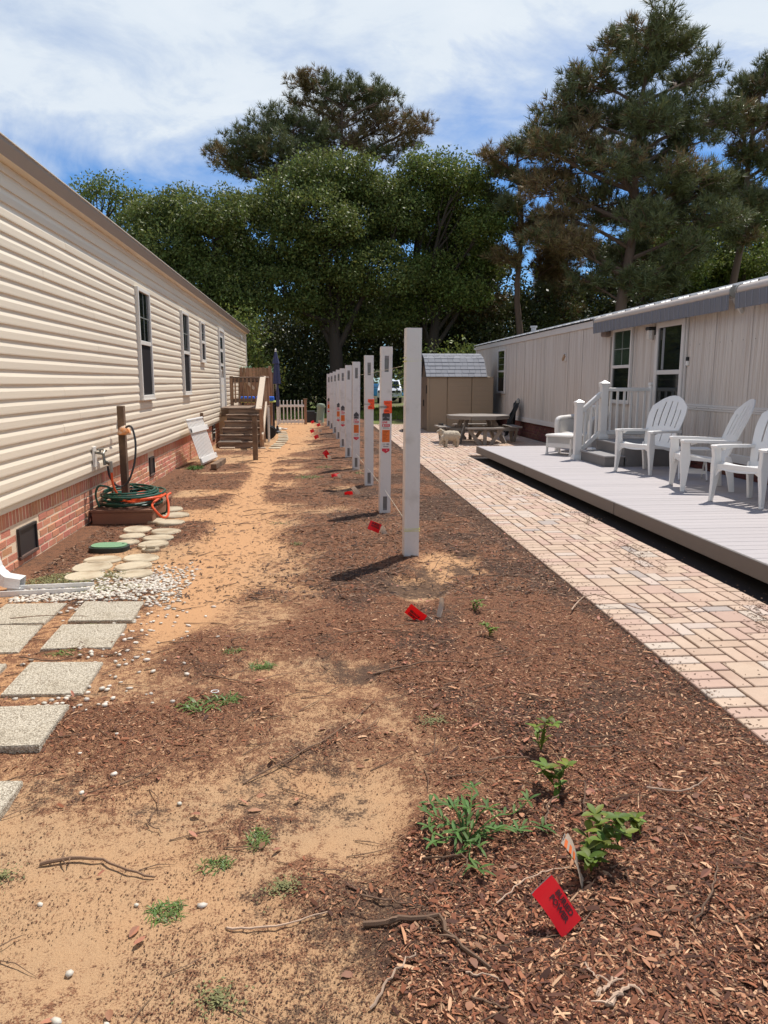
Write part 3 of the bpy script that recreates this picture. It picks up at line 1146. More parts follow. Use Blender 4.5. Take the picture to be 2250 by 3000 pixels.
b = MB()
b.tube(bez([(-2.30, 8.33, .60), (-2.285, 8.32, .50), (-2.23, 8.31, .405), (-2.165, 8.31, .375), (-2.105, 8.31, .414), (-2.06, 8.32, .492), (-2.015, 8.34, .647), (-2.0, 8.36, .841), (-2.03, 8.40, .986), (-2.07, 8.44, 1.025), (-2.12, 8.47, 1.01)], 60), .012, 8)
tag(b.build('garden_hose', M_hoseblack, None, True), 'black hose looping from the faucet up over the rusty hanger', 'hose')

# low platform with the coiled hoses
pf = thing('wooden_platform', 'low brown wooden platform box carrying the coiled hoses against the brick', 'platform', (-2.12, 8.62, 0))
W2, D2 = .315, .52
b = MB()
b.box((-W2, -D2, 0), (W2, -D2 + .035, .125), bev=.004)
b.build('front_board', M_boxwood, pf)
b = MB()
b.box((W2 - .035, -D2 + .037, 0), (W2, D2, .125), bev=.004)
b.build('side_board', M_boxwood, pf)
b = MB()
b.box((-W2, -D2 + .037, 0), (-W2 + .035, D2, .125), bev=.004)
b.build('side_board', M_boxwood, pf)
for k in range(7):
    y0 = -D2 - .01 + k * .15
    MB().box((-W2 - .008, y0, .127), (W2 + .012, y0 + .143, .155), bev=.003).build('top_plank', M_boxwood, pf)


def coil(name, m, label, cx, cy, loops, rx, ry, z0, dz, r, seed, pre=(), post=()):
    rr = random.Random(seed)
    pts = [Vector(p) for p in pre]
    for l in range(loops):
        ox, oy = rr.uniform(-.045, .045), rr.uniform(-.06, .06)
        ax, ay = rx * rr.uniform(.72, 1.06), ry * rr.uniform(.72, 1.06)
        for k in range(12):
            a = 2 * PI * k / 12 + seed
            pts.append(Vector((cx + ox + ax * math.cos(a), cy + oy + ay * math.sin(a), z0 + dz * (l + k / 12) + rr.uniform(-.006, .010))))
    pts += [Vector(p) for p in post]
    b = MB()
    b.tube(bez(pts, len(pts) * 4), r, 7)
    return tag(b.build(name, m, None, True), label, 'hose')


coil('garden_hose', M_hosegreen, 'dark green garden hose coiled in a heap on the wooden platform', -2.13, 8.56, 11, .33, .42, .172, .0125, .0118, 2.4,
     pre=[(-2.38, 8.20, .17), (-2.41, 8.20, .30), (-2.37, 8.21, .40), (-2.26, 8.26, .36)],
     post=[(-1.78, 8.62, .24), (-1.735, 8.56, .16), (-1.74, 8.52, .06), (-1.80, 8.56, .03)])
coil('garden_hose', M_hoseorange, 'orange hose tangled with the green coil and drooping over the platform edge', -1.98, 8.50, 3, .24, .32, .205, .02, .0125, .6,
     pre=[(-2.245, 8.27, .60), (-2.24, 8.26, .42), (-2.20, 8.28, .30), (-2.12, 8.34, .24)],
     post=[(-1.82, 8.2, .20), (-1.76, 8.10, .13), (-1.70, 8.14, .06), (-1.67, 8.26, .07), (-1.69, 8.40, .16), (-1.72, 8.5, .24), (-1.70, 8.60, .26)])
b = MB()
b.tube([(-2.247, 8.262, .66), (-2.247, 8.262, .54)], .017, 8)
tag(b.build('hose_pipe', M_galv, None, True), 'pale grey pipe sleeve dropping from the faucet above the orange hose', 'pipe')

# valve box
vb = thing('valve_box', 'oval irrigation valve box with green lid set in the ground', 'valve box', (-1.92, 6.84, 0), math.radians(-4))


def oval(rx, ry, n=28):
    return [(rx * np.sign(math.cos(2 * PI * k / n)) * abs(math.cos(2 * PI * k / n)) ** .6, ry * np.sign(math.sin(2 * PI * k / n)) * abs(math.sin(2 * PI * k / n)) ** .8) for k in range(n)]


def slab_of(poly, z0, z1, bev=.0):
    b = MB()
    n = len(poly)
    vs = [(x, y, z0) for x, y in poly] + [(x, y, z1) for x, y in poly]
    fs = [tuple(range(n - 1, -1, -1)), tuple(range(n, 2 * n))] + [(i, (i + 1) % n, (i + 1) % n + n, i + n) for i in range(n)]
    return b.add(vs, fs)


slab_of(oval(.175, .125), -.05, .036).build('rim', M_lidside, vb)
slab_of(oval(.155, .108), .030, .048).build('lid', M_lid, vb)
MB().lathe([(.012, .047), (.012, .0495)], 10, Matrix.Translation((.11, .05, 0))).build('lid_hole', M_dark, vb)

# round stepping stones
stones = [(-1.78, 8.91, .15, 'o'), (-1.635, 8.50, .150, 'o'), (-1.80, 8.20, .12, 'i'), (-1.60, 8.02, .155, 'o'), (-1.88, 7.75, .145, 'i'), (-1.55, 7.53, .15, 'o'),
          (-1.86, 7.43, .125, 'i'), (-1.56, 7.20, .145, 'o'), (-1.83, 7.12, .11, 'i'), (-1.55, 6.93, .14, 'o'), (-1.535, 6.75, .08, 'o'),
          (-1.55, 6.45, .15, 'o'), (-1.86, 6.40, .155, 'i'), (-1.875, 6.16, .16, 'i'), (-1.54, 6.13, .15, 'o'), (-1.47, 5.85, .145, 'o'), (-1.84, 5.83, .15, 'i')]
slab = ['tucked behind the wooden platform corner', 'first past the orange hose droop', 'tucked under the orange hose droop', 'second past the orange hose droop',
        'nearest the platform front board on the wall side', 'third past the orange hose droop', 'chipped, second from the platform on the wall side', 'fourth past the orange hose droop',
        'small, level with the green valve box on its far side', 'beside the green valve box on the sand side', 'smallest of all, with a pale block on it',
        'just nearer than the small stone with the pale block', 'half covered by creeping weeds beyond the biggest stone', 'biggest, on the wall side near the downspout', 'on the sand side next to the biggest stone',
        'half buried in pebbles on the sand side', 'half buried in creeping weeds near the splash tray']
for (x, y, r, side), lb in zip(stones, slab):
    b = MB()
    k = 26
    z = gz(x, y)
    half = [(r * math.cos(2 * PI * j / k) * (1 + .02 * math.sin(3 * j)), r * math.sin(2 * PI * j / k)) for j in range(k)]
    vs = [(p, q, -.03) for p, q in half] + [(p, q, .016) for p, q in half] + [(p * .94, q * .94, .026) for p, q in half] + [(p * .88, q * .88, .026) for p, q in half] + [(p * .85, q * .85, .0235) for p, q in half]
    fs = []
    for a in range(4):
        for j in range(k):
            fs.append((a * k + j, a * k + (j + 1) % k, (a + 1) * k + (j + 1) % k, (a + 1) * k + j))
    fs.append(tuple(4 * k + j for j in range(k)))
    b.add(vs, fs)
    o = b.build('stepping_stone', M_cream, None, loc=(x, y, z - .004), rot=(random.uniform(-.05, .05), random.uniform(-.05, .05), random.uniform(0, 6)))
    tag(o, 'round cream stepping stone ' + lb, 'stepping stone', 'round cream stepping stones')
b = MB()
b.box((-.04, -.03, 0), (.04, .03, .03), bev=.005)
tag(b.build('stone_block', M_cream, None, loc=(-1.535, 6.75, gz(-1.535, 6.75) + .02), rot=(0, 0, .3)), 'small pale block on the smallest round stepping stone', 'block')

# square aggregate slabs
slabs = [((-2.14, 5.115), (-1.733, 5.09), (-1.735, 4.665), (-2.14, 4.675), 'beside the splash tray, wall side of the far pair'), ((-1.612, 5.08), (-1.208, 5.04), (-1.19, 4.63), (-1.59, 4.655), 'beside the white pebbles, sand side of the far pair'),
         ((-2.14, 4.65), (-1.735, 4.64), (-1.70, 4.16), (-2.12, 4.17), 'wall side of the second pair'), ((-1.602, 4.59), (-1.205, 4.56), (-1.188, 4.145), (-1.583, 4.165), 'sand side of the second pair, grass tuft at its edge'),
         ((-1.553, 3.945), (-1.172, 3.925), (-1.158, 3.515), (-1.541, 3.525), 'third from the pebbles, whole slab lying alone'), ((-2.10, 3.945), (-1.672, 3.935), (-1.655, 3.53), (-2.09, 3.54), 'mostly outside the frame, only its corner showing'),
         ((-1.60, 3.347), (-1.160, 3.335), (-1.150, 2.935), (-1.59, 2.945), 'fourth from the pebbles, twig along its front edge'), ((-1.53, 2.715), (-1.127, 2.70), (-1.118, 2.30), (-1.52, 2.31), 'nearest slab, cut by the frame edge')]
for a, b_, c, d_, lb in slabs:
    cx, cy = (a[0] + c[0]) / 2, (a[1] + c[1]) / 2
    z = gz(cx, cy)
    poly = [(d_[0] - cx, d_[1] - cy), (c[0] - cx, c[1] - cy), (b_[0] - cx, b_[1] - cy), (a[0] - cx, a[1] - cy)]
    mb = MB()
    n = 4
    vs, fs = [], []
    rings = [(1.0, -.03), (1.0, .015), (.985, .022)]
    for s_, zz_ in rings:
        vs += [(x * s_, y * s_, zz_) for x, y in poly]
    for r_ in range(2):
        fs += [(r_ * 4 + j, r_ * 4 + (j + 1) % 4, (r_ + 1) * 4 + (j + 1) % 4, (r_ + 1) * 4 + j) for j in range(4)]
    fs.append((8, 9, 10, 11))
    mb.add(vs, fs)
    o = mb.build('concrete_slab', M_aggr, None, loc=(cx, cy, z), rot=(random.uniform(-.012, .012), random.uniform(-.012, .012), 0))
    tag(o, 'square exposed aggregate slab, ' + lb, 'paving slab', 'square aggregate slabs')

# white pebbles
def pebble_mesh(seed):
    bm = bmesh.new()
    bmesh.ops.create_icosphere(bm, subdivisions=1, radius=1.0)
    r = random.Random(seed)
    for v in bm.verts:
        v.co *= r.uniform(.82, 1.12)
    vs = [v.co.copy() for v in bm.verts]
    bm.verts.index_update()
    fs = [tuple(v.index for v in f.verts) for f in bm.faces]
    bm.free()
    return np.array([tuple(v) for v in vs]), np.array(fs)


PB = [pebble_mesh(k) for k in range(6)]


def pebbles(name, pts, smin, smax, label, m):
    V, F = [], []
    o = 0
    for (x, y) in pts:
        v, f = PB[random.randrange(6)]
        s = random.uniform(smin, smax)
        a = random.uniform(0, 6.28)
        sc = np.array([s * random.uniform(.9, 1.4), s * random.uniform(.7, 1.0), s * random.uniform(.45, .7)])
        w = v * sc
        ca, sa = math.cos(a), math.sin(a)
        w = np.stack([w[:, 0] * ca - w[:, 1] * sa, w[:, 0] * sa + w[:, 1] * ca, w[:, 2]], -1)
        w = w + np.array([x, y, gz(x, y) + s * random.uniform(.15, .55)])
        V.append(w)
        F.append(f + o)
        o += len(v)
    me = np_mesh(name, np.concatenate(V), np.concatenate(F), m, smooth=True, tri=True)
    return tag(put(name, me), label, 'pebbles', kind='stuff')


pts = []
r_ = random.Random(5)
while len(pts) < 1500:
    x, y = r_.gauss(-1.36, .21), r_.gauss(5.50, .30)
    if r_.random() < .3:
        x, y = r_.uniform(-2.15, -1.5), r_.uniform(5.16, 5.5)
    if x > -.98 or x < -2.2 or y > 6.3:
        continue
    if any(min(a[0], d_[0]) - .0 < x < max(b_[0], c[0]) and min(d_[1], c[1]) < y < max(a[1], b_[1]) for a, b_, c, d_, lb in slabs):
        continue
    if any((x - sx) ** 2 + (y - sy) ** 2 < (sr * .9) ** 2 for sx, sy, sr, _ in stones):
        continue
    pts.append((x, y))
pebbles('white_pebbles', pts, .008, .019, 'white marble pebbles spread around the splash tray and slabs', M_pebble)
pts = []
while len(pts) < 130:
    x, y = r_.gauss(-1.15, .18), r_.uniform(3.3, 5.2)
    if not any(min(a[0], d_[0]) < x < max(b_[0], c[0]) and min(d_[1], c[1]) < y < max(a[1], b_[1]) for a, b_, c, d_, lb in slabs):
        pts.append((x, y))
pebbles('loose_pebbles', pts, .007, .018, 'stray white pebbles scattered beside the aggregate slabs', M_pebble)
pts = [(-.895, 1.86), (-.66, 1.755), (-.64, 1.60), (-.62, 1.49), (-.36, 1.985), (-.55, 2.0), (-.83, 2.03), (-.52, 2.52), (-.80, 2.72), (-.89, 2.62), (-.41, 1.56), (-.52, 1.58), (.1, 1.52), (-.98, 2.9), (-.87, 3.03), (-.70, 3.35)]
pebbles('white_stones', pts, .009, .015, 'bigger white stones dotted over the sandy foreground', M_pebble)

# leaning picket gate panel and what surrounds it
pg = thing('leaning_gate', 'white vinyl picket gate panel leaning against the brick skirting', 'gate panel', (-2.06, 14.16, .01))
pg.rotation_euler = (0, 0, math.radians(85))
TL = math.radians(17)


def lean(p):
    return (p[0], p[1] * math.cos(TL) + p[2] * math.sin(TL), p[2] * math.cos(TL) - p[1] * math.sin(TL))


ML = Matrix.Rotation(-TL, 4, 'X')
for k in range(13):
    x = -.55 + k * .0917
    MB().box((x - .029, -.005, .02), (x + .029, .005, .84), ML, bev=.004).build('picket', M_white, pg)
    MB().lathe([(.030, .84), (.030, .855), (.014, .875)], 8, ML @ Matrix.Translation((x, 0, 0))).build('picket_cap', M_white, pg)
MB().box((-.60, -.038, .05), (.60, -.006, .15), ML, bev=.004).build('rail', M_white, pg)
MB().box((-.64, -.04, .61), (.64, -.006, .71), ML, bev=.004).build('rail', M_white, pg)
b = MB()
b.box((-.64, -.046, .625), (-.60, -.0405, .695), ML)
b.build('hinge', M_black, pg)
b = MB()
b.box((.56, -.044, .64), (.575, -.041, .68), ML)
b.box((.52, -.043, .08), (.535, -.039, .12), ML)
b.build('bracket', M_stkgrey, pg)
b = MB()
b.box((-.05, -.55, 0), (.05, .55, .09), bev=.005)
tag(b.build('timber_block', M_wood, None, loc=(-1.83, 13.68, .012), rot=(0, 0, -.03)), 'short weathered timber lying on the sand in front of the leaning gate panel', 'timber')
b = MB()
b.box((-.03, -.03, 0), (.03, .03, .90), bev=.004)
tag(b.build('wooden_stake', M_wood, None, loc=(-2.33, 15.2, 0)), 'thin wooden stake standing behind the leaning gate panel', 'stake')

# ------------------------------------------------------------------ porch with stairs behind
pc = thing('wooden_porch', 'weathered wooden porch with stairs and railing at the house door', 'porch', (0, 0, 0))
ZD = .87
for k in range(6):
    z = .135 + .147 * k
    y = 17.55 + .27 * k
    x0, x1 = -2.36 + .02 * k, -1.36 - .010 * k
    MB().box((x0, y - .02, z - .035), (x1, y + .135, z), bev=.004).build('tread', M_woodx, pc)
    MB().box((x0, y + .14, z - .037), (x1, y + .29, z - .002), bev=.004).build('tread', M_woodx, pc)
    MB().box((x0 + .02, y, z - .145), (x1 - .02, y + .025, z - .037)).build('riser', M_woodx, pc)
for x in (-1.345,):
    b = MB()
    b.prism([(17.50, -.01), (17.50, .13), (19.05, ZD), (19.2, ZD), (19.2, ZD - .25), (17.85, -.01)], .04, Matrix.Translation((x, 0, 0)) @ Matrix.Rotation(PI / 2, 4, 'Z') @ Matrix.Scale(1, 4))
    fix_normals(b.build('stringer', M_wood, pc))
MB().box((-2.46, 19.2, ZD - .22), (-1.40, 19.24, ZD - .04)).build('joist', M_wood, pc)
for k in range(13):
    y = 19.18 + .142 * k
    MB().box((-2.46, y, ZD - .035), (-1.36, y + .136, ZD), bev=.003).build('deck_plank', M_woodx, pc)
for (x, y, zt) in ((-1.42, 19.15, 1.66), (-1.42, 20.95, 1.66), (-2.38, 20.95, 1.66), (-1.335, 17.50, .96)):
    MB().box((x - .045, y - .045, -.02), (x + .045, y + .045, zt), bev=.005).build('post', M_woodz, pc)
MB().box((-2.42, 20.90, 1.60), (-1.38, 21.04, 1.64), bev=.004).build('top_rail', M_woodx, pc)
MB().box((-2.38, 20.93, 1.49), (-1.42, 20.965, 1.60)).build('rail', M_woodx, pc)
MB().box((-2.38, 20.93, .96), (-1.42, 20.965, 1.05)).build('rail', M_woodx, pc)
for k in range(8):
    x = -2.28 + k * .108
    MB().box((x - .018, 20.89, .93), (x + .018, 20.928, 1.60)).build('baluster', M_woodz, pc)
for k in range(11):
    y = 19.3 + k * .15
    MB().box((-1.46, y, .93), (-1.425, y + .035, 1.58)).build('baluster', M_woodz, pc)
MB().box((-1.475, 19.1, 1.60), (-1.36, 20.9, 1.64), bev=.004).build('top_rail', M_woodx, pc)
b = MB()
b.bar((-1.385, 17.35, .89), (-1.40, 19.16, 1.63), .135, .036, bev=.004)
b.build('handrail', M_woodpale, pc)
b = MB()
b.bar((-1.312, 17.38, .26), (-1.325, 19.0, .96), .04, .14, bev=.004)
b.build('skirt_board', M_woodpale, pc)
for (x, y) in ((-1.30, 19.2), (-1.30, 19.42)):
    MB().box((x - .02, y, .0), (x + .02, y + .04, .86)).build('upright', M_whitep, pc)
b = MB()
b.box((-.25, -.12, 0), (.25, .12, .012))
tag(b.build('door_mat', M_mat, None, loc=(-2.09, 17.68, .137)), 'grey ribbed mat on the bottom porch step', 'mat')
for (x, y, lb) in ((-2.12, 17.38, 'thin pale board under the wall end of the bottom step'), (-1.42, 17.36, 'thin pale board in front of the stair post')):
    b = MB()
    b.box((-.17, -.05, 0), (.17, .05, .035), bev=.004)
    tag(b.build('footing_board', M_woodpale, None, loc=(x, y, gz(x, y))), lb, 'board', 'boards at the foot of the stairs')
cp = thing('capped_post', 'free standing weathered wooden post with a square cap before the stairs', 'post', (-1.27, 14.86, 0))
MB().box((-.047, -.047, -.05), (.047, .047, .845), bev=.005).build('post', M_wood, cp)
MB().add([], []).box((-.066, -.066, .846), (.066, .066, .868), bev=.004).box((-.052, -.052, .868), (.052, .052, .882), bev=.004).build('cap', M_wood, cp)
wb = thing('garden_cart', 'dark two wheeled hand cart parked behind the stair rail', 'cart', (-1.39, 20.3, 0))
for y in (-.05, .32):
    M_ = Matrix.Translation((.04, y, .17)) @ Matrix.Rotation(PI / 2, 4, 'X')
    MB().lathe([(.11, -.03), (.165, -.03), (.172, 0), (.165, .03), (.11, .03)], 22, M_).build('wheel', M_black, wb)
b = MB()
b.tube([(.04, -.08, .17), (.04, .36, .17)], .014, 8)
b.box((-.06, .0, .17), (.06, .28, .62), bev=.02)
b.tube([(0, .02, .62), (0, .02, .86), (0, .26, .86), (0, .26, .62)], .014, 8)
b.build('body', M_bin, wb)
cu = thing('outdoor_seat', 'blue and lime moulded outdoor seat standing behind the porch railing', 'seat', (-1.9, 21.45, 0))
b = MB()
for k in range(3):
    b.box((-.30 + k * .21, -.05, .98), (-.13 + k * .21, .25, 1.10), bev=.02)
b.box((.40, -.1, .98), (.62, .25, 1.10), bev=.02)
b.build('backrest', M_blue, cu)
b = MB()
b.box((-.30, -.06, .935), (.66, .26, .978), bev=.01)
b.build('seat', M_lime, cu)
for x in (-.25, .6):
    for y in (0, .2):
        MB().box((x - .02, y - .02, 0), (x + .02, y + .02, .934)).build('leg', M_bin, cu)

# privacy fence, planter plants, sign, umbrella, gate
pfn = thing('privacy_fence', 'tall weathered wooden privacy fence closing the yard beyond the porch', 'fence', (0, 24.3, 0))
x = -2.50
k = 0
while x < -1.50:
    w = .094
    zt = 1.95 + random.uniform(-.008, .008)
    MB().prism([(x, .04), (x, zt - .03), (x + .02, zt), (x + w - .02, zt), (x + w, zt - .03), (x + w, .04)], .018, Matrix.Translation((0, random.uniform(0, .004), 0))).build('picket', M_woodz, pfn)
    x += w + .006
    k += 1
for o in pfn.children:
    fix_normals(o)
MB().box((-1.60, -.10, 0), (-1.50, -.005, 1.99), bev=.005).build('post', M_woodz, pfn)
for z in (.4, 1.55):
    MB().box((-2.50, .025, z), (-1.5, .06, z + .09)).build('rail', M_woodz, pfn)
MB().bar((-2.38, -.005, 1.60), (-2.05, -.005, 1.28), .02, .09, up=(0, 0, 1)).build('brace', M_woodpale, pfn)
b = MB()
b.box((-.115, -.006, -.10), (.115, .006, .10), bev=.003)
sg = thing('notice_sign', 'orange yellow notice sign fixed to the privacy fence behind the handrail', 'sign', (-1.70, 24.285, 1.425))
b.build('panel', M_yellow, sg)
b = MB()
for k in range(4):
    b.box((-.08, -.009, .05 - k * .035), (.08 - .03 * (k % 2), -.007, .062 - k * .035))
b.build('print', M_black, sg)


def leaf_blades(name, pts, L0, L1, w, m, up=.8, droop=.3, n=3, parent=None):
    """Arched blades starting at pts (x,y,z): one mesh."""
    V, Q = [], []
    o = 0
    for p in pts:
        L = random.uniform(L0, L1)
        a = random.uniform(0, 2 * PI)
        el = random.gauss(up, .25)
        d = np.array([math.cos(a) * math.cos(el), math.sin(a) * math.cos(el), math.sin(el)])
        s = np.array([-math.sin(a), math.cos(a), 0]) * w * random.uniform(.7, 1.2)
        c = np.array(p, float)
        for k in range(n + 1):
            t = k / n
            q = c + d * L * t + np.array([0, 0, -droop * L * t * t])
            ww = s * (1 - t ** 1.5) * (.6 + .8 * min(t * 2, 1)) / 1.2
            V += [q - ww, q + ww]
            if k < n:
                Q.append((o + 2 * k, o + 2 * k + 1, o + 2 * k + 3, o + 2 * k + 2))
        o += 2 * (n + 1)
    me = np_mesh(name, np.array(V), np.array(Q), m)
    return put(name, me, parent)


pp = thing('planter_plant', 'wispy blue green plant rising behind the wall end of the privacy fence', 'plant', (-2.33, 24.75, 0))
leaf_blades('foliage', [(random.uniform(-.18, .18), random.uniform(-.1, .1), random.uniform(1.75, 1.95)) for _ in range(160)], .1, .24, .012, M_artplant, up=.7, parent=pp)
MB().lathe([(.12, 0), (.17, 1.72), (.19, 1.8)], 14).build('pot_stand', M_wood, pp)
pp = thing('planter_plant', 'wispy blue green plant rising behind the umbrella end of the privacy fence', 'plant', (-1.62, 24.75, 0))
leaf_blades('foliage', [(random.uniform(-.14, .14), random.uniform(-.1, .1), random.uniform(1.75, 1.93)) for _ in range(120)], .1, .22, .012, M_artplant, up=.7, parent=pp)
MB().lathe([(.12, 0), (.17, 1.72), (.19, 1.8)], 14).build('pot_stand', M_wood, pp)

um = thing('patio_umbrella', 'closed navy patio umbrella with white finial beside the privacy fence', 'umbrella', (-1.26, 22.5, 0))
MB().lathe([(.019, .0), (.019, 2.36)], 10).build('pole', M_whitep, um)
MB().lathe([(.0, 2.34), (.022, 2.35), (.028, 2.38), (.022, 2.41), (.03, 2.43), (.0, 2.46)], 12).build('finial', M_whitep, um)
MB().lathe([(.022, 2.37), (.05, 2.25), (.085, 2.10), (.10, 2.03), (.088, 2.025)], 48, lobes=8, amp=.10).build('top_canopy', M_navy, um, True)
MB().lathe([(.06, 2.06), (.075, 1.95), (.085, 1.75), (.098, 1.55), (.105, 1.45), (.085, 1.44)], 48, Matrix.Translation((.015, 0, 0)), lobes=7, amp=.16).build('canopy', M_navy, um, True)
MB().lathe([(.022, 1.46), (.045, 1.2), (.052, .85), (.04, .78)], 24, Matrix.Translation((.025, 0, 0)), lobes=5, amp=.15).build('hanging_cover', M_navy, um, True)
MB().lathe([(.11, 0), (.11, .05), (.05, .08), (.03, .22)], 20).build('base', M_bin, um)

gt = thing('picket_gate', 'small white vinyl picket gate across the path beyond the porch', 'gate', (-1.02, 27.2, 0), math.radians(4))
for k in range(7):
    x = -.40 + k * .131
    MB().box((x - .02, -.012, .03), (x + .02, .012, .83), bev=.004).build('picket', M_white, gt)
    MB().lathe([(.02, .83), (.02, .845), (.004, .865)], 8, Matrix.Translation((x, 0, 0))).build('picket_cap', M_white, gt)
for z in (.62, .06):
    MB().box((-.45, -.03, z), (.46, -.013, z + .085), bev=.004).build('rail', M_white, gt)
gp = thing('gate_post', 'brown wooden gate post with a flat cap at the end of the picket gate', 'post', (-.52, 27.35, 0))
MB().box((-.05, -.05, -.05), (.05, .05, .88), bev=.005).build('post', M_woodz, gp)
MB().box((-.075, -.075, .881), (.075, .075, .915), bev=.006).build('cap', M_wood, gp)
gp = thing('gate_post', 'white vinyl hinge post half hidden by the umbrella at the picket gate', 'post', (-1.50, 27.2, 0))
MB().box((-.045, -.045, -.05), (.045, .045, .80), bev=.005).build('post', M_white, gp)
MB().box((-.06, -.06, .801), (.06, .06, .82), bev=.004).build('cap', M_white, gp)
b = MB()
b.lathe([(.16, 0), (.16, .02), (.145, .04), (.14, .56), (.155, .565), (.155, .66), (.13, .70), (.05, .72)], 20, Matrix.Rotation(.06, 4, 'Y'))
tag(b.build('cable_pedestal', M_ped, None, True, loc=(.0, 28.1, 0)), 'grey green round utility pedestal leaning beyond the gate post', 'utility pedestal')
for i, (x, lb) in enumerate(((-.36, 'low dark grey utility box right beside the brown gate post'), (-.05, 'low dark grey utility box behind the round pedestal'))):
    ub = thing('utility_box', lb, 'utility box', (x, 28.6, 0), 0, 'dark utility boxes')
    MB().box((-.17, -.15, 0), (.17, .15, .40 if i == 0 else .34), bev=.012).build('housing', M_bin, ub)
    MB().box((-.18, -.16, .401 if i == 0 else .341), (.18, .16, .43 if i == 0 else .37), bev=.01).build('lid', M_bin, ub)
pts = [(random.gauss(-1.33, .10), random.gauss(24.3, .12)) for _ in range(70)]
pebbles('white_rubble', pts, .03, .065, 'heap of white rocks at the foot of the privacy fence', M_pebble)
steps = [(-1.04, 17.35), (-1.02, 17.85), (-1.0, 18.45), (-.98, 19.05), (-.97, 19.65), (-.99, 20.3), (-1.02, 20.9), (-1.06, 21.6), (-1.10, 22.3), (-1.16, 23.0), (-1.36, 23.8)]
w_ = ['end stone of the path, nearest the capped post', 'just beyond the end stone', 'level with the stair post', 'level with the stair top', 'in front of the cart wheel', 'level with the cart', 'just beyond the cart', 'in the middle between cart and umbrella', 'below the umbrella pole', 'last but one before the white rocks', 'at the white rocks']
for (x, y), lb in zip(steps, w_):
    b = MB()
    b.box((-.135, -.14, -.02), (.135, .14, .022), bev=.006)
    tag(b.build('path_slab', M_cream, None, loc=(x, y, gz(x, y)), rot=(random.uniform(-.02, .02), random.uniform(-.02, .02), random.uniform(-.08, .08))), 'cream path slab along the porch, ' + lb, 'path slab', 'cream slabs along the porch')
#PART3

# ------------------------------------------------------------------ the row of white fence posts
HW = .0635


def post_mesh(H, slots):
    b = MB()
    z0 = -.12
    c = .006
    zb = [.055, .215]
    zt = [H - .275, H - .10]
    xs = [-HW, -.024, .024, HW]
    zs = [z0, zb[0], zb[1], zt[0], zt[1], H]
    for side in (-1, 1):
        y = side * HW
        if not slots and side == -1:
            b.add([(-HW + c, y, z0), (HW - c, y, z0), (HW - c, y, H), (-HW + c, y, H)], [(0, 1, 2, 3)])
            continue
        for i in range(3):
            for j in range(5):
                if i == 1 and j in (1, 3):
                    continue
                xa, xb = xs[i], xs[i + 1]
                if i == 0:
                    xa += c
                if i == 2:
                    xb -= c
                q = [(xa, y, zs[j]), (xb, y, zs[j]), (xb, y, zs[j + 1]), (xa, y, zs[j + 1])]
                b.add(q, [(0, 1, 2, 3)] if side < 0 else [(3, 2, 1, 0)])
        for (za, zc) in (zb, zt):
            yi = y - side * .010
            xa, xb = xs[1], xs[2]
            v = [(xa, y, za), (xb, y, za), (xb, y, zc), (xa, y, zc), (xa, yi, za), (xb, yi, za), (xb, yi, zc), (xa, yi, zc)]
            b.add(v, [(0, 1, 5, 4), (1, 2, 6, 5), (2, 3, 7, 6), (3, 0, 4, 7)])
    for sx in (-1, 1):
        x = sx * HW
        q = [(x, -HW + c, z0), (x, HW - c, z0), (x, HW - c, H), (x, -HW + c, H)]
        b.add(q, [(0, 1, 2, 3)] if sx > 0 else [(3, 2, 1, 0)])
    for sx in (-1, 1):
        for sy in (-1, 1):
            q = [(sx * (HW - c), sy * HW, z0), (sx * HW, sy * (HW - c), z0), (sx * HW, sy * (HW - c), H), (sx * (HW - c), sy * HW, H)]
            b.add(q, [(0, 1, 2, 3)])
    b.box((-HW + .004, -HW + .004, H - .03), (HW - .004, HW - .004, H - .001))
    return b


POSTS = [(.745, 6.165, 1.925), (.722, 8.49, 1.885), (.690, 10.78, 1.868), (.605, 12.93, 1.835), (.548, 14.87, 1.82), (.508, 17.24, 1.80), (.470, 19.71, 1.808), (.425, 21.94, 1.792), (.362, 24.08, 1.778), (.287, 25.48, 1.763)]
PL = ['nearest to the camera, bare front face with two string wraps', 'second from the camera, with orange post level over a label', 'third from the camera, with an orange post level and no label',
      'fourth from the camera, with a product label', 'fifth from the camera, without label, just beyond the labelled fourth post', 'sixth from the camera, with a product label',
      'seventh from the camera, with a narrow view of its product label', 'eighth from the camera, without label, third from the far end', 'ninth from the camera, without label, last but one', 'farthest one of the row, with a product label']
STK = {1: 1.19, 3: 1.0, 5: .98, 6: .972, 9: .982}
LEAN = [(.006, .002), (.012, .0), (.004, 0), (.010, 0), (.010, 0), (.008, 0), (.012, 0), (.012, 0), (.012, 0), (.012, 0)]
txt_line = text_mesh('LINE', .030, M_stkred, .0012)
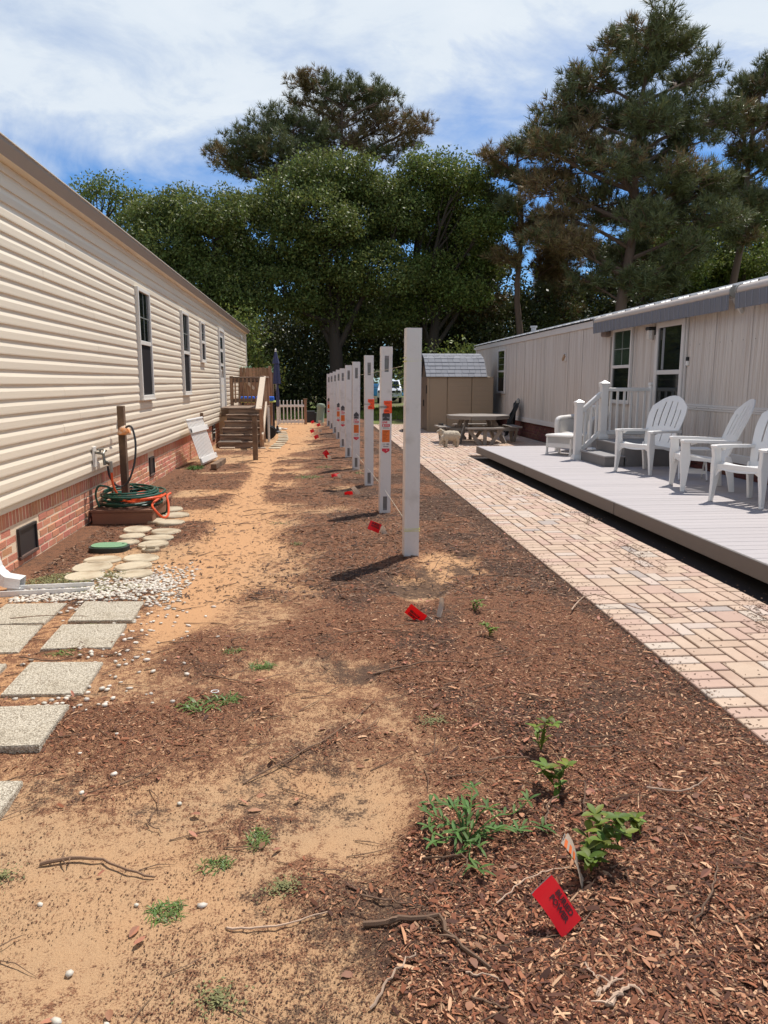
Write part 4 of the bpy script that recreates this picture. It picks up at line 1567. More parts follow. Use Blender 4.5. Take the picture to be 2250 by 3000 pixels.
for i, (x, y, H) in enumerate(POSTS):
    z = gz(x, y)
    t = thing('fence_post', 'white vinyl fence post, ' + PL[i], 'fence post', (x, y, 0), .025, 'row of white vinyl fence posts')
    t.rotation_euler = (LEAN[i][1], LEAN[i][0], math.radians(1.5))
    slots = i > 0
    post_mesh(H, slots).build('post', M_post, t)
    if slots:
        for za, zb_ in ((.055, .215), (H - .275, H - .10)):
            b = MB()
            yq = -HW + .0095
            up = za > 1
            b.add([(-.0235, yq, za), (.0235, yq, za), (.0235, yq, zb_), (-.0235, yq, zb_)], [(0, 1, 2, 3)])
            so = b.build('rail_slot', M_slot, t)
            b = MB()
            if up:
                b.prism([(-.0235, zb_ - .03), (.0235, zb_ - .03), (.0235, zb_), (-.0235, zb_)], .004, Matrix.Translation((0, yq - .006, 0)))
                b.prism([(-.0235, za), (-.015, za), (-.0235, zb_ - .04)], .005, Matrix.Translation((0, yq - .006, 0)))
                b.prism([(.0235, za), (.015, za), (.0235, zb_ - .04)], .005, Matrix.Translation((0, yq - .006, 0)))
            else:
                b.prism([(-.0235, za), (.010, za), (.010, za + .02), (-.0235, za + .02)], .006, Matrix.Translation((0, yq - .007, 0)))
                b.prism([(.012, za), (.0235, za), (.0235, zb_), (.016, zb_)], .005, Matrix.Translation((0, yq - .006, 0)))
            fix_normals(b.build('slot_flap', M_stkgrey, so))
    if i in STK:
        zt = STK[i]
        y0 = -HW - .0016
        bk = MB().box((-.043, y0, zt - .485), (.043, -HW - .0004, zt - .115)).build('label_sheet', M_stk, t)

        def flat(poly, m, d, nm):
            o = MB().add([(px_, y0 - d, zt - pz) for px_, pz in poly], [tuple(range(len(poly)))]).build(nm, m, bk)
            return o
        R_ = lambda a, b_, c, d_: [(a, d_), (b_, d_), (b_, c), (a, c)]
        MB().prism([(-.043, -.115), (.043, -.115), (.043, -.045), (.0, 0), (-.043, -.045)], .0012, Matrix.Translation((0, y0, zt))).build('label_peak', M_stkdark, bk)
        flat(R_(-.043, .043, .075, .118), M_stkgrey, .0006, 'label_band')
        flat([(-.036, .112), (.036, .112), (.036, .095), (.018, .092), (-.005, .070), (-.034, .095)], M_stkdark, .0010, 'label_picture')
        flat(R_(-.043, .043, .155, .185), M_stkred, .0006, 'label_band')
        flat(R_(-.034, -.022, .160, .181), M_stk, .0012, 'label_print')
        for k in range(2):
            flat(R_(-.014, .034, .163 + k * .008, .166 + k * .008), M_stk, .0012, 'label_print')
        flat(R_(-.036, .030, .192, .197), M_stkgrey, .0006, 'label_print')
        flat(R_(-.036, .038, .202, .206), M_stkgrey, .0006, 'label_print')
        flat(R_(-.043, .043, .220, .358), M_stkor, .0006, 'label_band')
        for k in range(7):
            flat(R_(-.032, .026 - .012 * (k % 3), .235 + k * .016, .239 + k * .016), M_lvltxt, .0012, 'label_print')
        for k in range(9):
            flat(R_(.006 + k * .0035, .0075 + k * .0035 + .001 * (k % 2), .372, .390), M_stkdark, .0006, 'barcode_bar')
        for k in range(3):
            flat(R_(-.036, -.004, .374 + k * .008, .377 + k * .008), M_stkgrey, .0006, 'label_print')
        flat(R_(-.030, .030, .405, .412), M_stkdark, .0006, 'label_print')
        MB().prism([(-.043, -.428), (.043, -.428), (.043, -.455), (.0, -.482), (-.043, -.455)], .0014, Matrix.Translation((0, y0 - .0012, zt))).build('label_chevron', M_stkred, bk)
        flat([(.006, .447), (.012, .440), (.018, .447), (.012, .454)], M_stk, .0018, 'label_print')
        lt = put('lettering', txt_line, bk, (-.016, y0 - .001, zt - .136), (PI / 2, 0, 0))
# plastic film creases on the second post
b = MB()
b.box((-.0645, -.0645, 1.80), (.0645, .0645, 1.872))
b.bar((-.05, -.0655, 1.815), (.03, -.0655, 1.86), .003, .003)
fo = b.build('wrapping_film', M_stk, [o for o in bpy.data.objects if o.get('category') == 'fence post'][1])

# orange post levels held by black elastic
for (i, z0, z1, dx, lb) in ((1, 1.156, 1.293, 0, 'orange plastic post level with two black bands on the labelled second post'), (2, 1.121, 1.260, 0, 'orange plastic post level with one black band on the third post')):
    x, y, H = POSTS[i]
    t = thing('post_level', lb, 'post level', (x, y, 0), math.radians(1.5), 'orange post levels')
    a, c = -.012, .068
    h = z1 - z0
    m_ = (z0 + z1) / 2
    y0 = -HW - .014
    b = MB()
    b.prism([(a, z0), (c, z0), (c, z1), (a, z1), (a, z1 - h * .28), (a + .032, m_ + .012), (a + .032, m_ - .012), (a, z0 + h * .28)], .0125, Matrix.Translation((0, y0, 0)))
    b.box((HW + .001, y0 + .0128, z0), (HW + .014, HW * .5, z1))
    fix_normals(b.build('body', M_lvl, t))
    b = MB()
    b.box((a + .010, y0 - .001, z1 - .028), (c - .014, y0 - .0002, z1 - .021))
    b.box((a + .006, y0 - .001, z0 + .016), (c - .02, y0 - .0002, z0 + .022))
    b.box((a + .012, y0 - .001, z0 + .027), (c - .026, y0 - .0002, z0 + .032))
    b.build('print', M_lvltxt, t)
    b = MB()
    for zz_ in (z0 + .022, z1 - .05, z1 - .012):
        b.tube([(c + .001, y0 + .002, zz_), (c + .005, y0 + .002, zz_ + .006)], .008, 8)
    b.build('bubble_vial', M_lvl, t)
    b = MB()
    for q in ((-.009, .009) if i == 1 else (0,)):
        b.tube([(c - .025, y0 - .003, m_), (a + .02, y0 - .003, m_ + q * .4), (-HW - .003, -HW - .002, m_ + q), (-HW - .004, HW * .6, m_ + q), (-HW, HW + .003, m_ + q), (HW, HW + .003, m_)], .0024, 5)
    b.build('elastic_band', M_black, t)

# mason's lines
b = MB()
P1, PE = POSTS[0], POSTS[-1]
b.tube([(P1[0] - HW - .002, 6.2, 1.628), (.690 + .0, 10.88, 1.615), (.287, 25.6, 1.57)], .0016, 5)
tag(b.build('mason_line', M_stringw, None), 'pale upper mason line running along the tops of the fence posts', 'string')
b = MB()
b.tube([(P1[0] + .0, 6.24, .285), (.722, 8.56, .29), (.287, 25.6, .25)], .0016, 5)
tag(b.build('mason_line', M_stringw, None), 'pale lower mason line stretched near the ground along the fence posts', 'string')
def wraps(zl, label):
    b = MB()
    for (za, zb_) in zl:
        e = HW + .002
        b.tube([(-e, -e, za), (e, -e, zb_), (e, e, zb_), (-e, e, za), (-e, -e, za + .002)], .0017, 5)
    o = b.build('string_wrap', M_string, None, loc=(P1[0] + .005, P1[1], 0), rot=(0, 0, math.radians(1.5)))
    return tag(o, label, 'string', 'string wraps on the nearest post')


wraps([(1.692, 1.672), (1.666, 1.668), (1.662, 1.664)], 'yellow green string wrapped round the nearest post near its top')
wraps([(.292, .296), (.276, .290), (.274, .274)], 'yellow green string wrapped round the nearest post near the ground')

# ------------------------------------------------------------------ marking flags
txt_b = text_mesh('BURIED\nPOWER', .024, M_flagtxt, .0010)


def flag(base, o, u, v, L, W, label, m, red=True, wire=True, curl=.006, txt=True, stripes=False):
    """base: wire foot on the ground; o: inner corner of the film; u/v: unit vectors along the film's length and width."""
    base, o, u, v = Vector(base), Vector(o), Vector(u).normalized(), Vector(v)
    v = (v - u * v.dot(u)).normalized()
    n = u.cross(v)
    t = thing('marking_flag', label, 'marking flag', base, 0, 'red power flags' if red else 'white line flags')
    K = 6
    b = MB()
    vs, fs = [], []
    for i in range(K + 1):
        for j in range(3):
            s, w = i / K, j / 2
            p = o - base + u * L * s + v * W * w + n * curl * math.sin(PI * s * 1.3 + w)
            vs.append(p)
    for i in range(K):
        for j in range(2):
            fs.append((i * 3 + j, i * 3 + j + 1, (i + 1) * 3 + j + 1, (i + 1) * 3 + j))
    b.add(vs, fs)
    f = b.build('film', m, t, True)
    if txt:
        M_ = Matrix.Translation(o - base + u * L * .55 + v * W * .62) @ Matrix((( u.x, v.x, n.x, 0), (u.y, v.y, n.y, 0), (u.z, v.z, n.z, 0), (0, 0, 0, 1)))
        # print follows the film: bend the letters with it
        me = txt_b.copy()
        co = np.empty(len(me.vertices) * 3, dtype=np.float32)
        me.vertices.foreach_get('co', co)
        co = co.reshape(-1, 3)
        k = W / .085
        pts = []
        for c in co:
            s = .55 + c[0] * k / L
            w = .64 + c[1] * k / W
            p = o - base + u * L * s + v * W * w + n * (curl * math.sin(PI * s * 1.3 + w) + .0012)
            pts.append(tuple(p))
        me.vertices.foreach_set('co', np.array(pts, dtype=np.float32).ravel())
        put('print', me, f)
        me2 = me.copy()
        pts2 = [tuple(Vector(p) - n * .0024) for p in pts]
        me2.vertices.foreach_set('co', np.array(pts2, dtype=np.float32).ravel())
        put('print', me2, f)
    if stripes:
        b = MB()
        for k_ in range(3):
            s0, s1 = .06 + k_ * .13, .13 + k_ * .13
            q = []
            for (s, w) in ((s0, 0), (s1, 0), (s1 - .05, .5), (s0 - .05, .5)):
                q.append(o - base + u * L * max(s, 0) + v * W * w + n * (curl * math.sin(PI * s * 1.3 + w) + .0015))
            b.add(q, [(0, 1, 2, 3)])
            b.add([p - n * .003 for p in q], [(3, 2, 1, 0)])
        b.build('stripe', M_flagorange, f)
        b = MB()
        for k_ in range(6):
            q = []
            s0 = .40 + .07 * k_
            for (s, w) in ((s0, .35), (s0 + .025, .35), (s0 + .025, .85), (s0, .85)):
                q.append(o - base + u * L * s + v * W * w + n * (curl * math.sin(PI * s * 1.3 + w) + .0015))
            b.add(q, [(0, 1, 2, 3)])
            b.add([p - n * .003 for p in q], [(3, 2, 1, 0)])
        b.build('print', M_stkgrey, f)
    if wire:
        e = o - base
        MB().tube([(0, 0, -.02), e * .5 + Vector((.003, 0, 0)), e, e + v * W], .0013, 5).build('wire', M_wire, t)
    return t


# nearest pair, foreground right
flag((.556, 1.80, gz(.556, 1.8)), (.554, 1.795, .128), (.062, -.050, -.078), (.072, .030, .020), .134, .078, 'nearest red flag printed BURIED POWER, drooping over the mulch by the leafy shoots', M_flagred, curl=.008)
wf = flag((.668, 1.99, gz(.66, 1.99)), (.688, 1.955, .165), (.075, -.045, -.15), (.045, .06, -.02), .15, .055, 'nearest white flag with orange stripes, folded beside the leafy shoots', M_flagwhite, red=False, txt=False, stripes=True, curl=.012)
b = MB()
b.add([(0, 0, 0), (-.022, .0, -.09), (.0, .004, -.085)], [(0, 1, 2)])
# second pair beyond the near post's shadow
flag((.69, 4.40, gz(.69, 4.4)), (.645, 4.43, .075), (-.105, .02, .075), (-.05, .02, -.075), .125, .075, 'second red flag from the camera, printed BURIED POWER, standing clear on the mulch', M_flagred, curl=.006)
fo = [o for o in bpy.data.objects if o.name.startswith('marking_flag')][-1]
flag((.765, 4.50, gz(.765, 4.5)), (.755, 4.50, .165), (-.012, -.02, -.12), (-.05, .03, .0), .12, .030, 'second white flag from the camera, torn and creased, beside the second red one', M_flagwhite, red=False, txt=False, curl=.016)
# the smaller ones further back
flag((.50, 7.12, 0), (.44, 7.12, .10), (.12, .0, -.05), (.05, .02, .08), .12, .09, 'third red flag from the camera, standing left of the second post foot', M_flagred, curl=.012)
flag((.575, 7.14, 0), (.60, 7.14, .125), (.05, -.02, -.12), (-.06, .02, .0), .12, .05, 'third white flag from the camera, leaning by the second post foot', M_flagwhite, red=False, txt=False, curl=.014)
flag((.33, 9.76, 0), (.30, 9.76, .07), (.10, .0, .02), (.02, .01, -.06), .11, .065, 'fourth red flag from the camera, left of the third post shadow', M_flagred, curl=.02, txt=False)
flag((.47, 9.81, 0), (.43, 9.81, .15), (.11, .0, -.12), (-.05, .02, -.03), .15, .06, 'fourth white flag from the camera, crumpled near the third post shadow', M_flagwhite, red=False, txt=False, curl=.02)
flag((.21, 11.5, 0), (.17, 11.5, .05), (.12, .0, .03), (.0, .02, .05), .12, .05, 'fifth red flag from the camera, low and flat before the fourth post', M_flagred, curl=.02, txt=False)
flag((.29, 11.44, 0), (.28, 11.44, .12), (.05, .0, -.11), (-.04, .02, -.02), .12, .05, 'fifth white flag from the camera, drooping before the fourth post', M_flagwhite, red=False, txt=False, curl=.015)
flag((.09, 14.3, 0), (.03, 14.3, .17), (.10, .0, -.12), (.03, .02, .08), .14, .10, 'sixth red flag from the camera, level with the fifth post', M_flagred, curl=.02, txt=False)
flag((.17, 14.2, 0), (.17, 14.2, .15), (.05, .0, -.13), (-.05, .02, -.02), .14, .06, 'sixth white flag from the camera, level with the fifth post', M_flagwhite, red=False, txt=False, curl=.015)
for (x, y, red, lb) in ((-.08, 19.25, True, 'seventh red flag from the camera, alone on the sand beside the post row'), (-.21, 21.6, True, 'eighth red flag from the camera, big and upright before the gate'), (-.03, 24.65, True, 'ninth red flag from the camera, short of the round pedestal'),
                        (-.24, 26.5, True, 'farthest red flag, close to the dark utility boxes'), (.05, 25.6, False, 'tall white flag close to the farthest red flags'), (-.02, 22.2, False, 'low white flag right of the eighth red flag'), (-.02, 27.4, False, 'farthest white flag at the foot of the round pedestal')):
    s = .11
    flag((x, y, 0), (x - .05, y, .06), (s, .0, .05 if red else -.02), (-.02, .0, .13), s, .09, lb, M_flagred if red else M_flagwhite, red=red, txt=False, curl=.02)

# ------------------------------------------------------------------ weeds, grass tufts, shoots, sticks
def lance_leaf(b, p, d, up, L, W, fold=.25, droop=.25, n=4):
    """A folded lance shaped leaf from p along d."""
    p, d, up = Vector(p), Vector(d).normalized(), Vector(up)
    s = d.cross(up)
    if s.length < 1e-4:
        s = Vector((1, 0, 0))
    s.normalize()
    u = s.cross(d)
    vs, fs = [], []
    for k in range(n + 1):
        t = k / n
        c = p + d * L * t - Vector((0, 0, 1)) * droop * L * t * t
        w = W * math.sin(PI * (t * .92 + .04)) ** .8
        vs += [c - s * w + u * fold * w, c, c + s * w + u * fold * w]
        if k < n:
            o = 3 * k
            fs += [(o, o + 1, o + 4, o + 3), (o + 1, o + 2, o + 5, o + 4)]
    b.add(vs, fs)


def leafy_weed(name, label, cat, loc, stems, m, L, W, seed, group=None, stem_m=None):
    """stems: list of polylines in local coordinates; leaves alternate along them with a whorl at the tip."""
    r = random.Random(seed)
    t = thing(name, label, cat, loc, 0, group)
    sb = MB()
    lb = MB()
    for st in stems:
        pts = bez(st, 12)
        sb.tube(pts, [.0028 * (1 - .5 * i / len(pts)) for i in range(len(pts))], 5)
        for i in range(2, len(pts), 2):
            d = (pts[i] - pts[i - 1]).normalized()
            a = r.choice((-1, 1)) * r.uniform(.5, 1.1)
            q = Matrix.Rotation(a, 3, 'Z') @ d
            q.z = r.uniform(.1, .6)
            lance_leaf(lb, pts[i], q, (0, 0, 1), L * r.uniform(.7, 1.1), W * r.uniform(.8, 1.1), droop=r.uniform(.1, .5))
        for k in range(4):
            a = k * 1.57 + r.uniform(-.4, .4)
            q = Vector((math.cos(a), math.sin(a), r.uniform(.2, .8)))
            lance_leaf(lb, pts[-1], q, (0, 0, 1), L * r.uniform(.6, 1.0), W, droop=r.uniform(.1, .4))
    sb.build('stem', stem_m or m, t, True)
    o = lb.build('foliage', m, t, True)
    o['kind'] = 'stuff'
    return t


r_ = random.Random(3)
stems = [[(0, 0, 0), (-.05, .02, .05), (-.12, .03, .04)], [(0, 0, 0), (-.02, .08, .07), (-.10, .14, .06)], [(0, 0, 0), (.03, .09, .06), (.05, .18, .05), (.07, .24, .05)], [(0, 0, 0), (.10, .05, .05), (.18, .10, .03), (.24, .14, .05)],
         [(0, 0, 0), (.08, .0, .04), (.17, .0, .03)], [(0, 0, 0), (-.06, -.03, .04), (-.12, -.04, .03)], [(0, 0, 0), (.0, -.06, .03), (-.015, -.12, .02), (.0, -.17, .02)], [(0, 0, 0), (.03, -.05, .05), (.02, -.09, .04)],
         [(0, 0, 0), (.0, .02, .08), (.01, .03, .10)], [(0, 0, 0), (.05, .03, .08), (.08, .04, .09)], [(0, 0, 0), (-.03, .03, .09), (-.05, .05, .10)], [(0, 0, 0), (.15, .02, .03), (.26, .03, .02)], [(0, 0, 0), (.05, -.03, .06), (.09, -.04, .06)],
         [(0, 0, 0), (-.07, .05, .05), (-.12, .10, .05)], [(0, 0, 0), (-.03, -.04, .07), (-.05, -.06, .07)]]
leafy_weed('dayflower_weed', 'sprawling grey green weed with narrow pointed leaves left of the nearest red flag', 'weed', (.455, 2.19, gz(.455, 2.19)), stems, M_weed, .060, .0056, 3)
ups = lambda n, h, s, sp: [[(0, 0, 0), (s.uniform(-sp, sp) * .5, s.uniform(-sp, sp) * .5, h * .5), (s.uniform(-sp, sp), s.uniform(-sp, sp), h * s.uniform(.6, 1.1))] for _ in range(n)]
leafy_weed('leafy_shoot', 'yellow green leafy shoot just behind the nearest white flag', 'shoot', (.80, 2.00, gz(.8, 2)), ups(4, .09, random.Random(4), .03), M_shoot, .055, .012, 5, 'leafy shoots in the mulch')
leafy_weed('leafy_shoot', 'tall reddish green leafy shoot spreading right of the nearest white flag', 'shoot', (.845, 2.07, gz(.85, 2.07)), ups(5, .15, random.Random(6), .10), M_shoot, .060, .0125, 6, 'leafy shoots in the mulch')
leafy_weed('leafy_shoot', 'small yellowing shoot at the right, off by itself beyond the tall reddish shoot', 'shoot', (1.03, 2.17, gz(1.03, 2.17)), ups(2, .07, random.Random(8), .03), M_shoot, .05, .012, 7, 'leafy shoots in the mulch')
leafy_weed('leafy_shoot', 'yellow green shoot leaning over a pale twig up the mulch from the sprawling weed', 'shoot', (.845, 2.45, gz(.84, 2.45)), ups(3, .11, random.Random(9), .06), M_shoot, .07, .012, 8, 'leafy shoots in the mulch')
leafy_weed('leafy_shoot', 'slim upright shoot in the mulch midway between sprawling weed and second red flag', 'shoot', (.87, 2.76, gz(.87, 2.76)), ups(3, .13, random.Random(10), .04), M_shoot, .05, .010, 9, 'leafy shoots in the mulch')
for (x, y, lb) in ((.98, 4.62, 'tiny yellow green seedling right of the second white flag, farther one'), (.96, 4.1, 'tiny yellow green seedling right of the second red flag, nearer one')):
    leafy_weed('seedling', lb, 'seedling', (x, y, gz(x, y)), ups(3, .07, random.Random(int(y * 10)), .04), M_shoot, .04, .008, 12, 'tiny seedlings')


def tuft(x, y, rx, ry, n, L, label, m=M_grass, w=.0022, up=.65, group='grass tufts on the sand'):
    pts = []
    for _ in range(n):
        a, q = random.uniform(0, 6.28), random.random() ** .5
        px_, py_ = rx * q * math.cos(a), ry * q * math.sin(a)
        pts.append((px_, py_, gz(x + px_, y + py_) - gz(x, y)))
    o = leaf_blades('grass_tuft', pts, L * .5, L, w, m, up=up, droop=.55)
    o.location = (x, y, gz(x, y))
    return tag(o, label, 'grass tuft', group)


tuft(-.46, 1.965, .05, .05, 150, .055, 'round dense grass tuft, nearest to the camera')
tuft(-.345, 2.18, .055, .03, 90, .05, 'yellowish grass tuft between the two dense ones')
tuft(-.225, 2.29, .035, .055, 130, .05, 'dense grass tuft up and right of the yellowish one')
tuft(-.565, 3.30, .085, .055, 70, .11, 'broad bladed grass tuft with drooping leaves beside its twin clump', w=.006, up=.45)
tuft(-.45, 3.36, .045, .05, 80, .08, 'short broad bladed grass clump touching the drooping tuft', w=.004, up=.6)
tuft(-.33, 3.84, .06, .05, 110, .09, 'loose grass tuft in the middle of the yard', w=.003)
tuft(-.50, 4.02, .05, .04, 70, .06, 'small grass tuft beyond the middle one, toward the house')
tuft(-1.43, 4.10, .09, .05, 70, .08, 'sprawling grass tuft at the edge of the second pair of slabs', w=.004, up=.3)
tuft(-.23, 6.79, .06, .05, 60, .07, 'small weedy tuft on the sand path level with the nearest post', M_grass)
tuft(-.45, 7.95, .12, .07, 90, .05, 'flat green patch of grass on the sand path level with the second post', M_moss, w=.004)
tuft(-.19, 11.65, .22, .25, 260, .07, 'larger green grass patch beside the fourth post', M_grass, w=.005)
tuft(.04, 13.1, .16, .2, 150, .06, 'thin green grass patch before the fifth post', M_grass, w=.005)
tuft(-2.22, 13.42, .12, .14, 160, .20, 'leafy green weed clump at the foot of the leaning gate panel', M_weed, w=.010, up=.7)
tuft(.62, 12.1, .08, .06, 50, .11, 'sparse grass tuft right by the fourth post', M_grass, w=.004)


def creeper(x, y, rx, ry, n, label, m=M_moss, sz=1.0):
    V, Q = [], []
    o = 0
    for _ in range(n):
        a, q = random.uniform(0, 6.28), abs(random.gauss(0, .55)) if n < 300 else random.random() ** .6
        px_, py_ = rx * q * math.cos(a), ry * q * math.sin(a)
        c = np.array([px_, py_, gz(x + px_, y + py_) - gz(x, y) + random.uniform(.003, .014)])
        t = random.uniform(0, 6.28)
        s = random.uniform(.005, .011) * (1.0 if n > 300 else .62)
        d = np.array([math.cos(t), math.sin(t), random.uniform(-.5, .5)]) * s
        e = np.array([-math.sin(t), math.cos(t), random.uniform(-.5, .5)]) * s * .55
        V += [c - d, c - e, c + d, c + e]
        Q.append((o, o + 1, o + 2, o + 3))
        o += 4
    ob = put('creeping_weed', np_mesh('creeping_weed', np.array(V), np.array(Q), m), None, (x, y, gz(x, y)))
    return tag(ob, label, 'weed', 'flat creeping weeds', kind='stuff')


creeper(-.13, 2.03, .07, .05, 240, 'flat grey green creeping weed right of the round grass tuft')
creeper(-.27, 1.64, .07, .07, 240, 'flat grey green creeping weed nearest to the camera')
creeper(-.99, 2.16, .06, .05, 160, 'flat grey green creeping weed at the frame edge nearest the wall')
creeper(.475, 3.05, .08, .07, 240, 'flat green creeping weed on the mulch beyond the sprawling weed')
creeper(-1.98, 5.74, .26, .26, 2600, 'olive creeping weed mat between downspout and round stones')
creeper(-1.66, 5.85, .22, .2, 1100, 'olive creeping weed growing over the nearest round stones')
creeper(-1.55, 5.45, .3, .16, 900, 'olive creeping weed among the white pebbles')
creeper(-1.43, 4.60, .05, .025, 120, 'dark mossy patch in the gap of the two slab pairs')

STICKS = [[(.10, 1.855, .012), (.20, 1.845, .014), (.30, 1.83, .014), (.335, 1.745, .012), (.41, 1.645, .01)], [(.456, 2.592, .008), (.55, 2.60, .012), (.646, 2.624, .010)], [(.641, 2.687, .01), (.73, 2.70, .014), (.817, 2.678, .008)],
          [(.10, 1.965, .008), (.20, 1.93, .012), (.285, 1.875, .008)], [(.345, 1.64, .006), (.40, 1.62, .01), (.461, 1.576, .006)], [(.345, 1.568, .006), (.42, 1.519, .008)], [(.10, 1.585, .008), (.17, 1.66, .016), (.226, 1.715, .012)],
          [(.649, 1.64, .006), (.668, 1.586, .006)], [(.641, 1.531, .01), (.713, 1.582, .012)], [(.655, 1.50, .012), (.70, 1.53, .014), (.748, 1.556, .012)], [(-.309, 2.65, .006), (-.12, 2.80, .012), (.016, 2.923, .008), (.13, 3.10, .01), (.236, 3.289, .006)],
          [(-.893, 2.211, .008), (-.80, 2.225, .014), (-.706, 2.213, .012), (-.61, 2.15, .014), (-.523, 2.124, .008)], [(-.277, 1.877, .006), (-.14, 1.885, .010), (.001, 1.913, .008)], [(-.603, 2.467, .006), (-.60, 2.40, .012), (-.545, 2.353, .008)],
          [(.061, 2.022, .006), (.164, 1.933, .006)], [(1.60, 4.55, .03), (1.72, 4.78, .03), (1.86, 4.85, .05), (2.05, 4.62, .018), (2.22, 4.45, .02), (2.55, 4.62, .025)],
          [(1.30, 3.72, .02), (1.42, 3.62, .016), (1.56, 3.45, .012)], [(1.36, 3.50, .02), (1.50, 3.46, .02)], [(1.22, 2.28, .01), (1.33, 2.15, .02), (1.40, 2.05, .016), (1.50, 1.90, .01)], [(1.16, 2.42, .02), (1.28, 2.40, .012), (1.40, 2.45, .03)],
          [(-.78, 5.42, .01), (-.62, 5.52, .016)], [(.90, 3.30, .014), (1.05, 3.18, .02), (1.2, 3.22, .012)], [(.25, 3.62, .01), (.55, 3.70, .016), (.80, 3.66, .01)], [(-1.62, 3.97, .045), (-1.42, 3.96, .02), (-1.25, 3.99, .045)], [(-1.75, 2.93, .03), (-1.5, 2.92, .05), (-1.32, 2.93, .045)],
          [(-1.95, 4.70, .05), (-1.72, 4.64, .07), (-1.45, 4.60, .06)], [(-.40, 7.3, .01), (-.15, 7.42, .02), (.05, 7.40, .01)], [(-.9, 8.5, .01), (-.5, 8.62, .02), (-.15, 8.5, .01)], [(.85, 5.65, .02), (.98, 5.85, .10), (1.10, 5.95, .02)], [(.95, 5.55, .02), (1.02, 5.7, .07), (1.16, 5.62, .02)],
          [(.30, 2.10, .015), (.42, 2.02, .06), (.36, 1.96, .015)], [(.48, 1.88, .01), (.60, 1.95, .03), (.74, 2.02, .01)], [(-1.02, 1.82, .01), (-.90, 1.83, .02), (-.83, 1.90, .01)], [(-.62, 3.70, .008), (-.45, 3.62, .01), (-.28, 3.48, .008)], [(.1, 4.2, .01), (.3, 4.28, .012), (.55, 4.2, .01)],
          [(1.0, 2.75, .02), (1.12, 2.70, .04), (1.2, 2.78, .02)], [(.88, 2.30, .01), (.93, 2.42, .05), (.90, 2.52, .01)], [(.72, 2.2, .01), (.78, 2.35, .03), (.86, 2.42, .01)], [(1.0, 1.75, .01), (1.10, 1.85, .05), (1.2, 2.0, .01)]]
desc = ['thick forked brown stick', 'straight bark brown twig', 'slightly bowed twig', 'dark thin twig', 'pale broken twig', 'short dark twig', 'long bleached stick', 'short pale peg of wood', 'pale splintered stick', 'fat weathered branch piece', 'long thin curving vine stem', 'dark curved branch', 'pale straight twig', 'small hooked twig',
        'dark twig end', 'long arching bare twig', 'grey stick', 'short grey stick', 'crooked dark branch', 'pale bent twig', 'dark stubby stick', 'brown twig', 'low brown twig', 'brown straw twig', 'dark thin branch', 'curved straw stem', 'thin dark twig', 'long thin dark twig', 'wiry dry stem', 'wiry bent stem', 'springy thin twig',
        'pale sliver of wood', 'dark looped twig', 'thin twig', 'flat thin twig', 'pale curved twig', 'slim upright twig', 'thin leaning twig', 'dark crooked twig']
where = ['on the sand edge at the foreground centre', 'above the sprawling weed', 'near the slim shoot above the sprawling weed', 'left of the forked stick top', 'below the forked stick', 'lowest under the forked stick', 'at the bottom edge left of the forked stick', 'below the nearest red flag', 'below and right of the nearest red flag',
         'at the bottom edge right of the nearest red flag', 'running diagonally across the middle foreground', 'left on the open sand in the foreground', 'between round grass tuft and forked stick', 'below the grass tufts, near the dark patch', 'left of the forked stick, at mid sand', 'reaching from the mulch across the brick walkway',
         'at the mulch edge next to the walkway', 'lying beside the grey stick near the walkway', 'at the right frame edge on dark soil', 'at the right edge near the crooked branch', 'on the open sand path before the white pebbles', 'in the mulch right of centre', 'across the mulch before the second red flag', 'along the back edge of the lone third slab',
         'along the front edge of the fourth slab', 'across the gap between the four far slabs', 'on the path left of the nearest post', 'across the sand path farther back', 'standing by the sand mound of the nearest post', 'bent beside the mound of the nearest post', 'beside the sprawling weed root', 'between the nearest red and white flags', 'at the bottom left corner on the sand',
         'above the broad bladed grass', 'across the mulch in the middle', 'in mulch near the walkway foreground', 'beside the leaning shoot', 'under the leaning shoot', 'in mulch near the right frame edge']
for k, st in enumerate(STICKS):
    b = MB()
    pts = bez([(x, y, z + gz(x, y)) if x < 1.84 else (x, y, z + .012) for x, y, z in st], 14)
    rr = random.Random(k)
    r0 = {0: .0085, 9: .007, 6: .0040, 11: .006, 10: .0035, 8: .006}.get(k, rr.uniform(.0025, .0045))
    n = len(pts)
    for i in range(1, n - 1):
        pts[i] = pts[i] + Vector((rr.gauss(0, .004), rr.gauss(0, .004), abs(rr.gauss(0, .0015))))
    b.tube(pts, [r0 * (1 - .55 * i / n) * rr.uniform(.88, 1.12) for i in range(n)], 6)
    if len(st) > 3 or r0 > .005:
        for q in range(3):
            i = rr.randrange(2, n - 1)
            d = Vector((rr.uniform(-1, 1), rr.uniform(-1, 1), .12)) * rr.uniform(.03, .07)
            b.tube([pts[i], pts[i] + d * .5 + Vector((0, 0, .004)), pts[i] + d], [r0 * .5, r0 * .4, r0 * .2], 5)
    tag(b.build('stick', M_twigp if k in (4, 6, 7, 8, 9, 12, 15, 19, 31) else M_twig, None, True), desc[k] + ' ' + where[k], 'stick', 'fallen sticks and twigs')

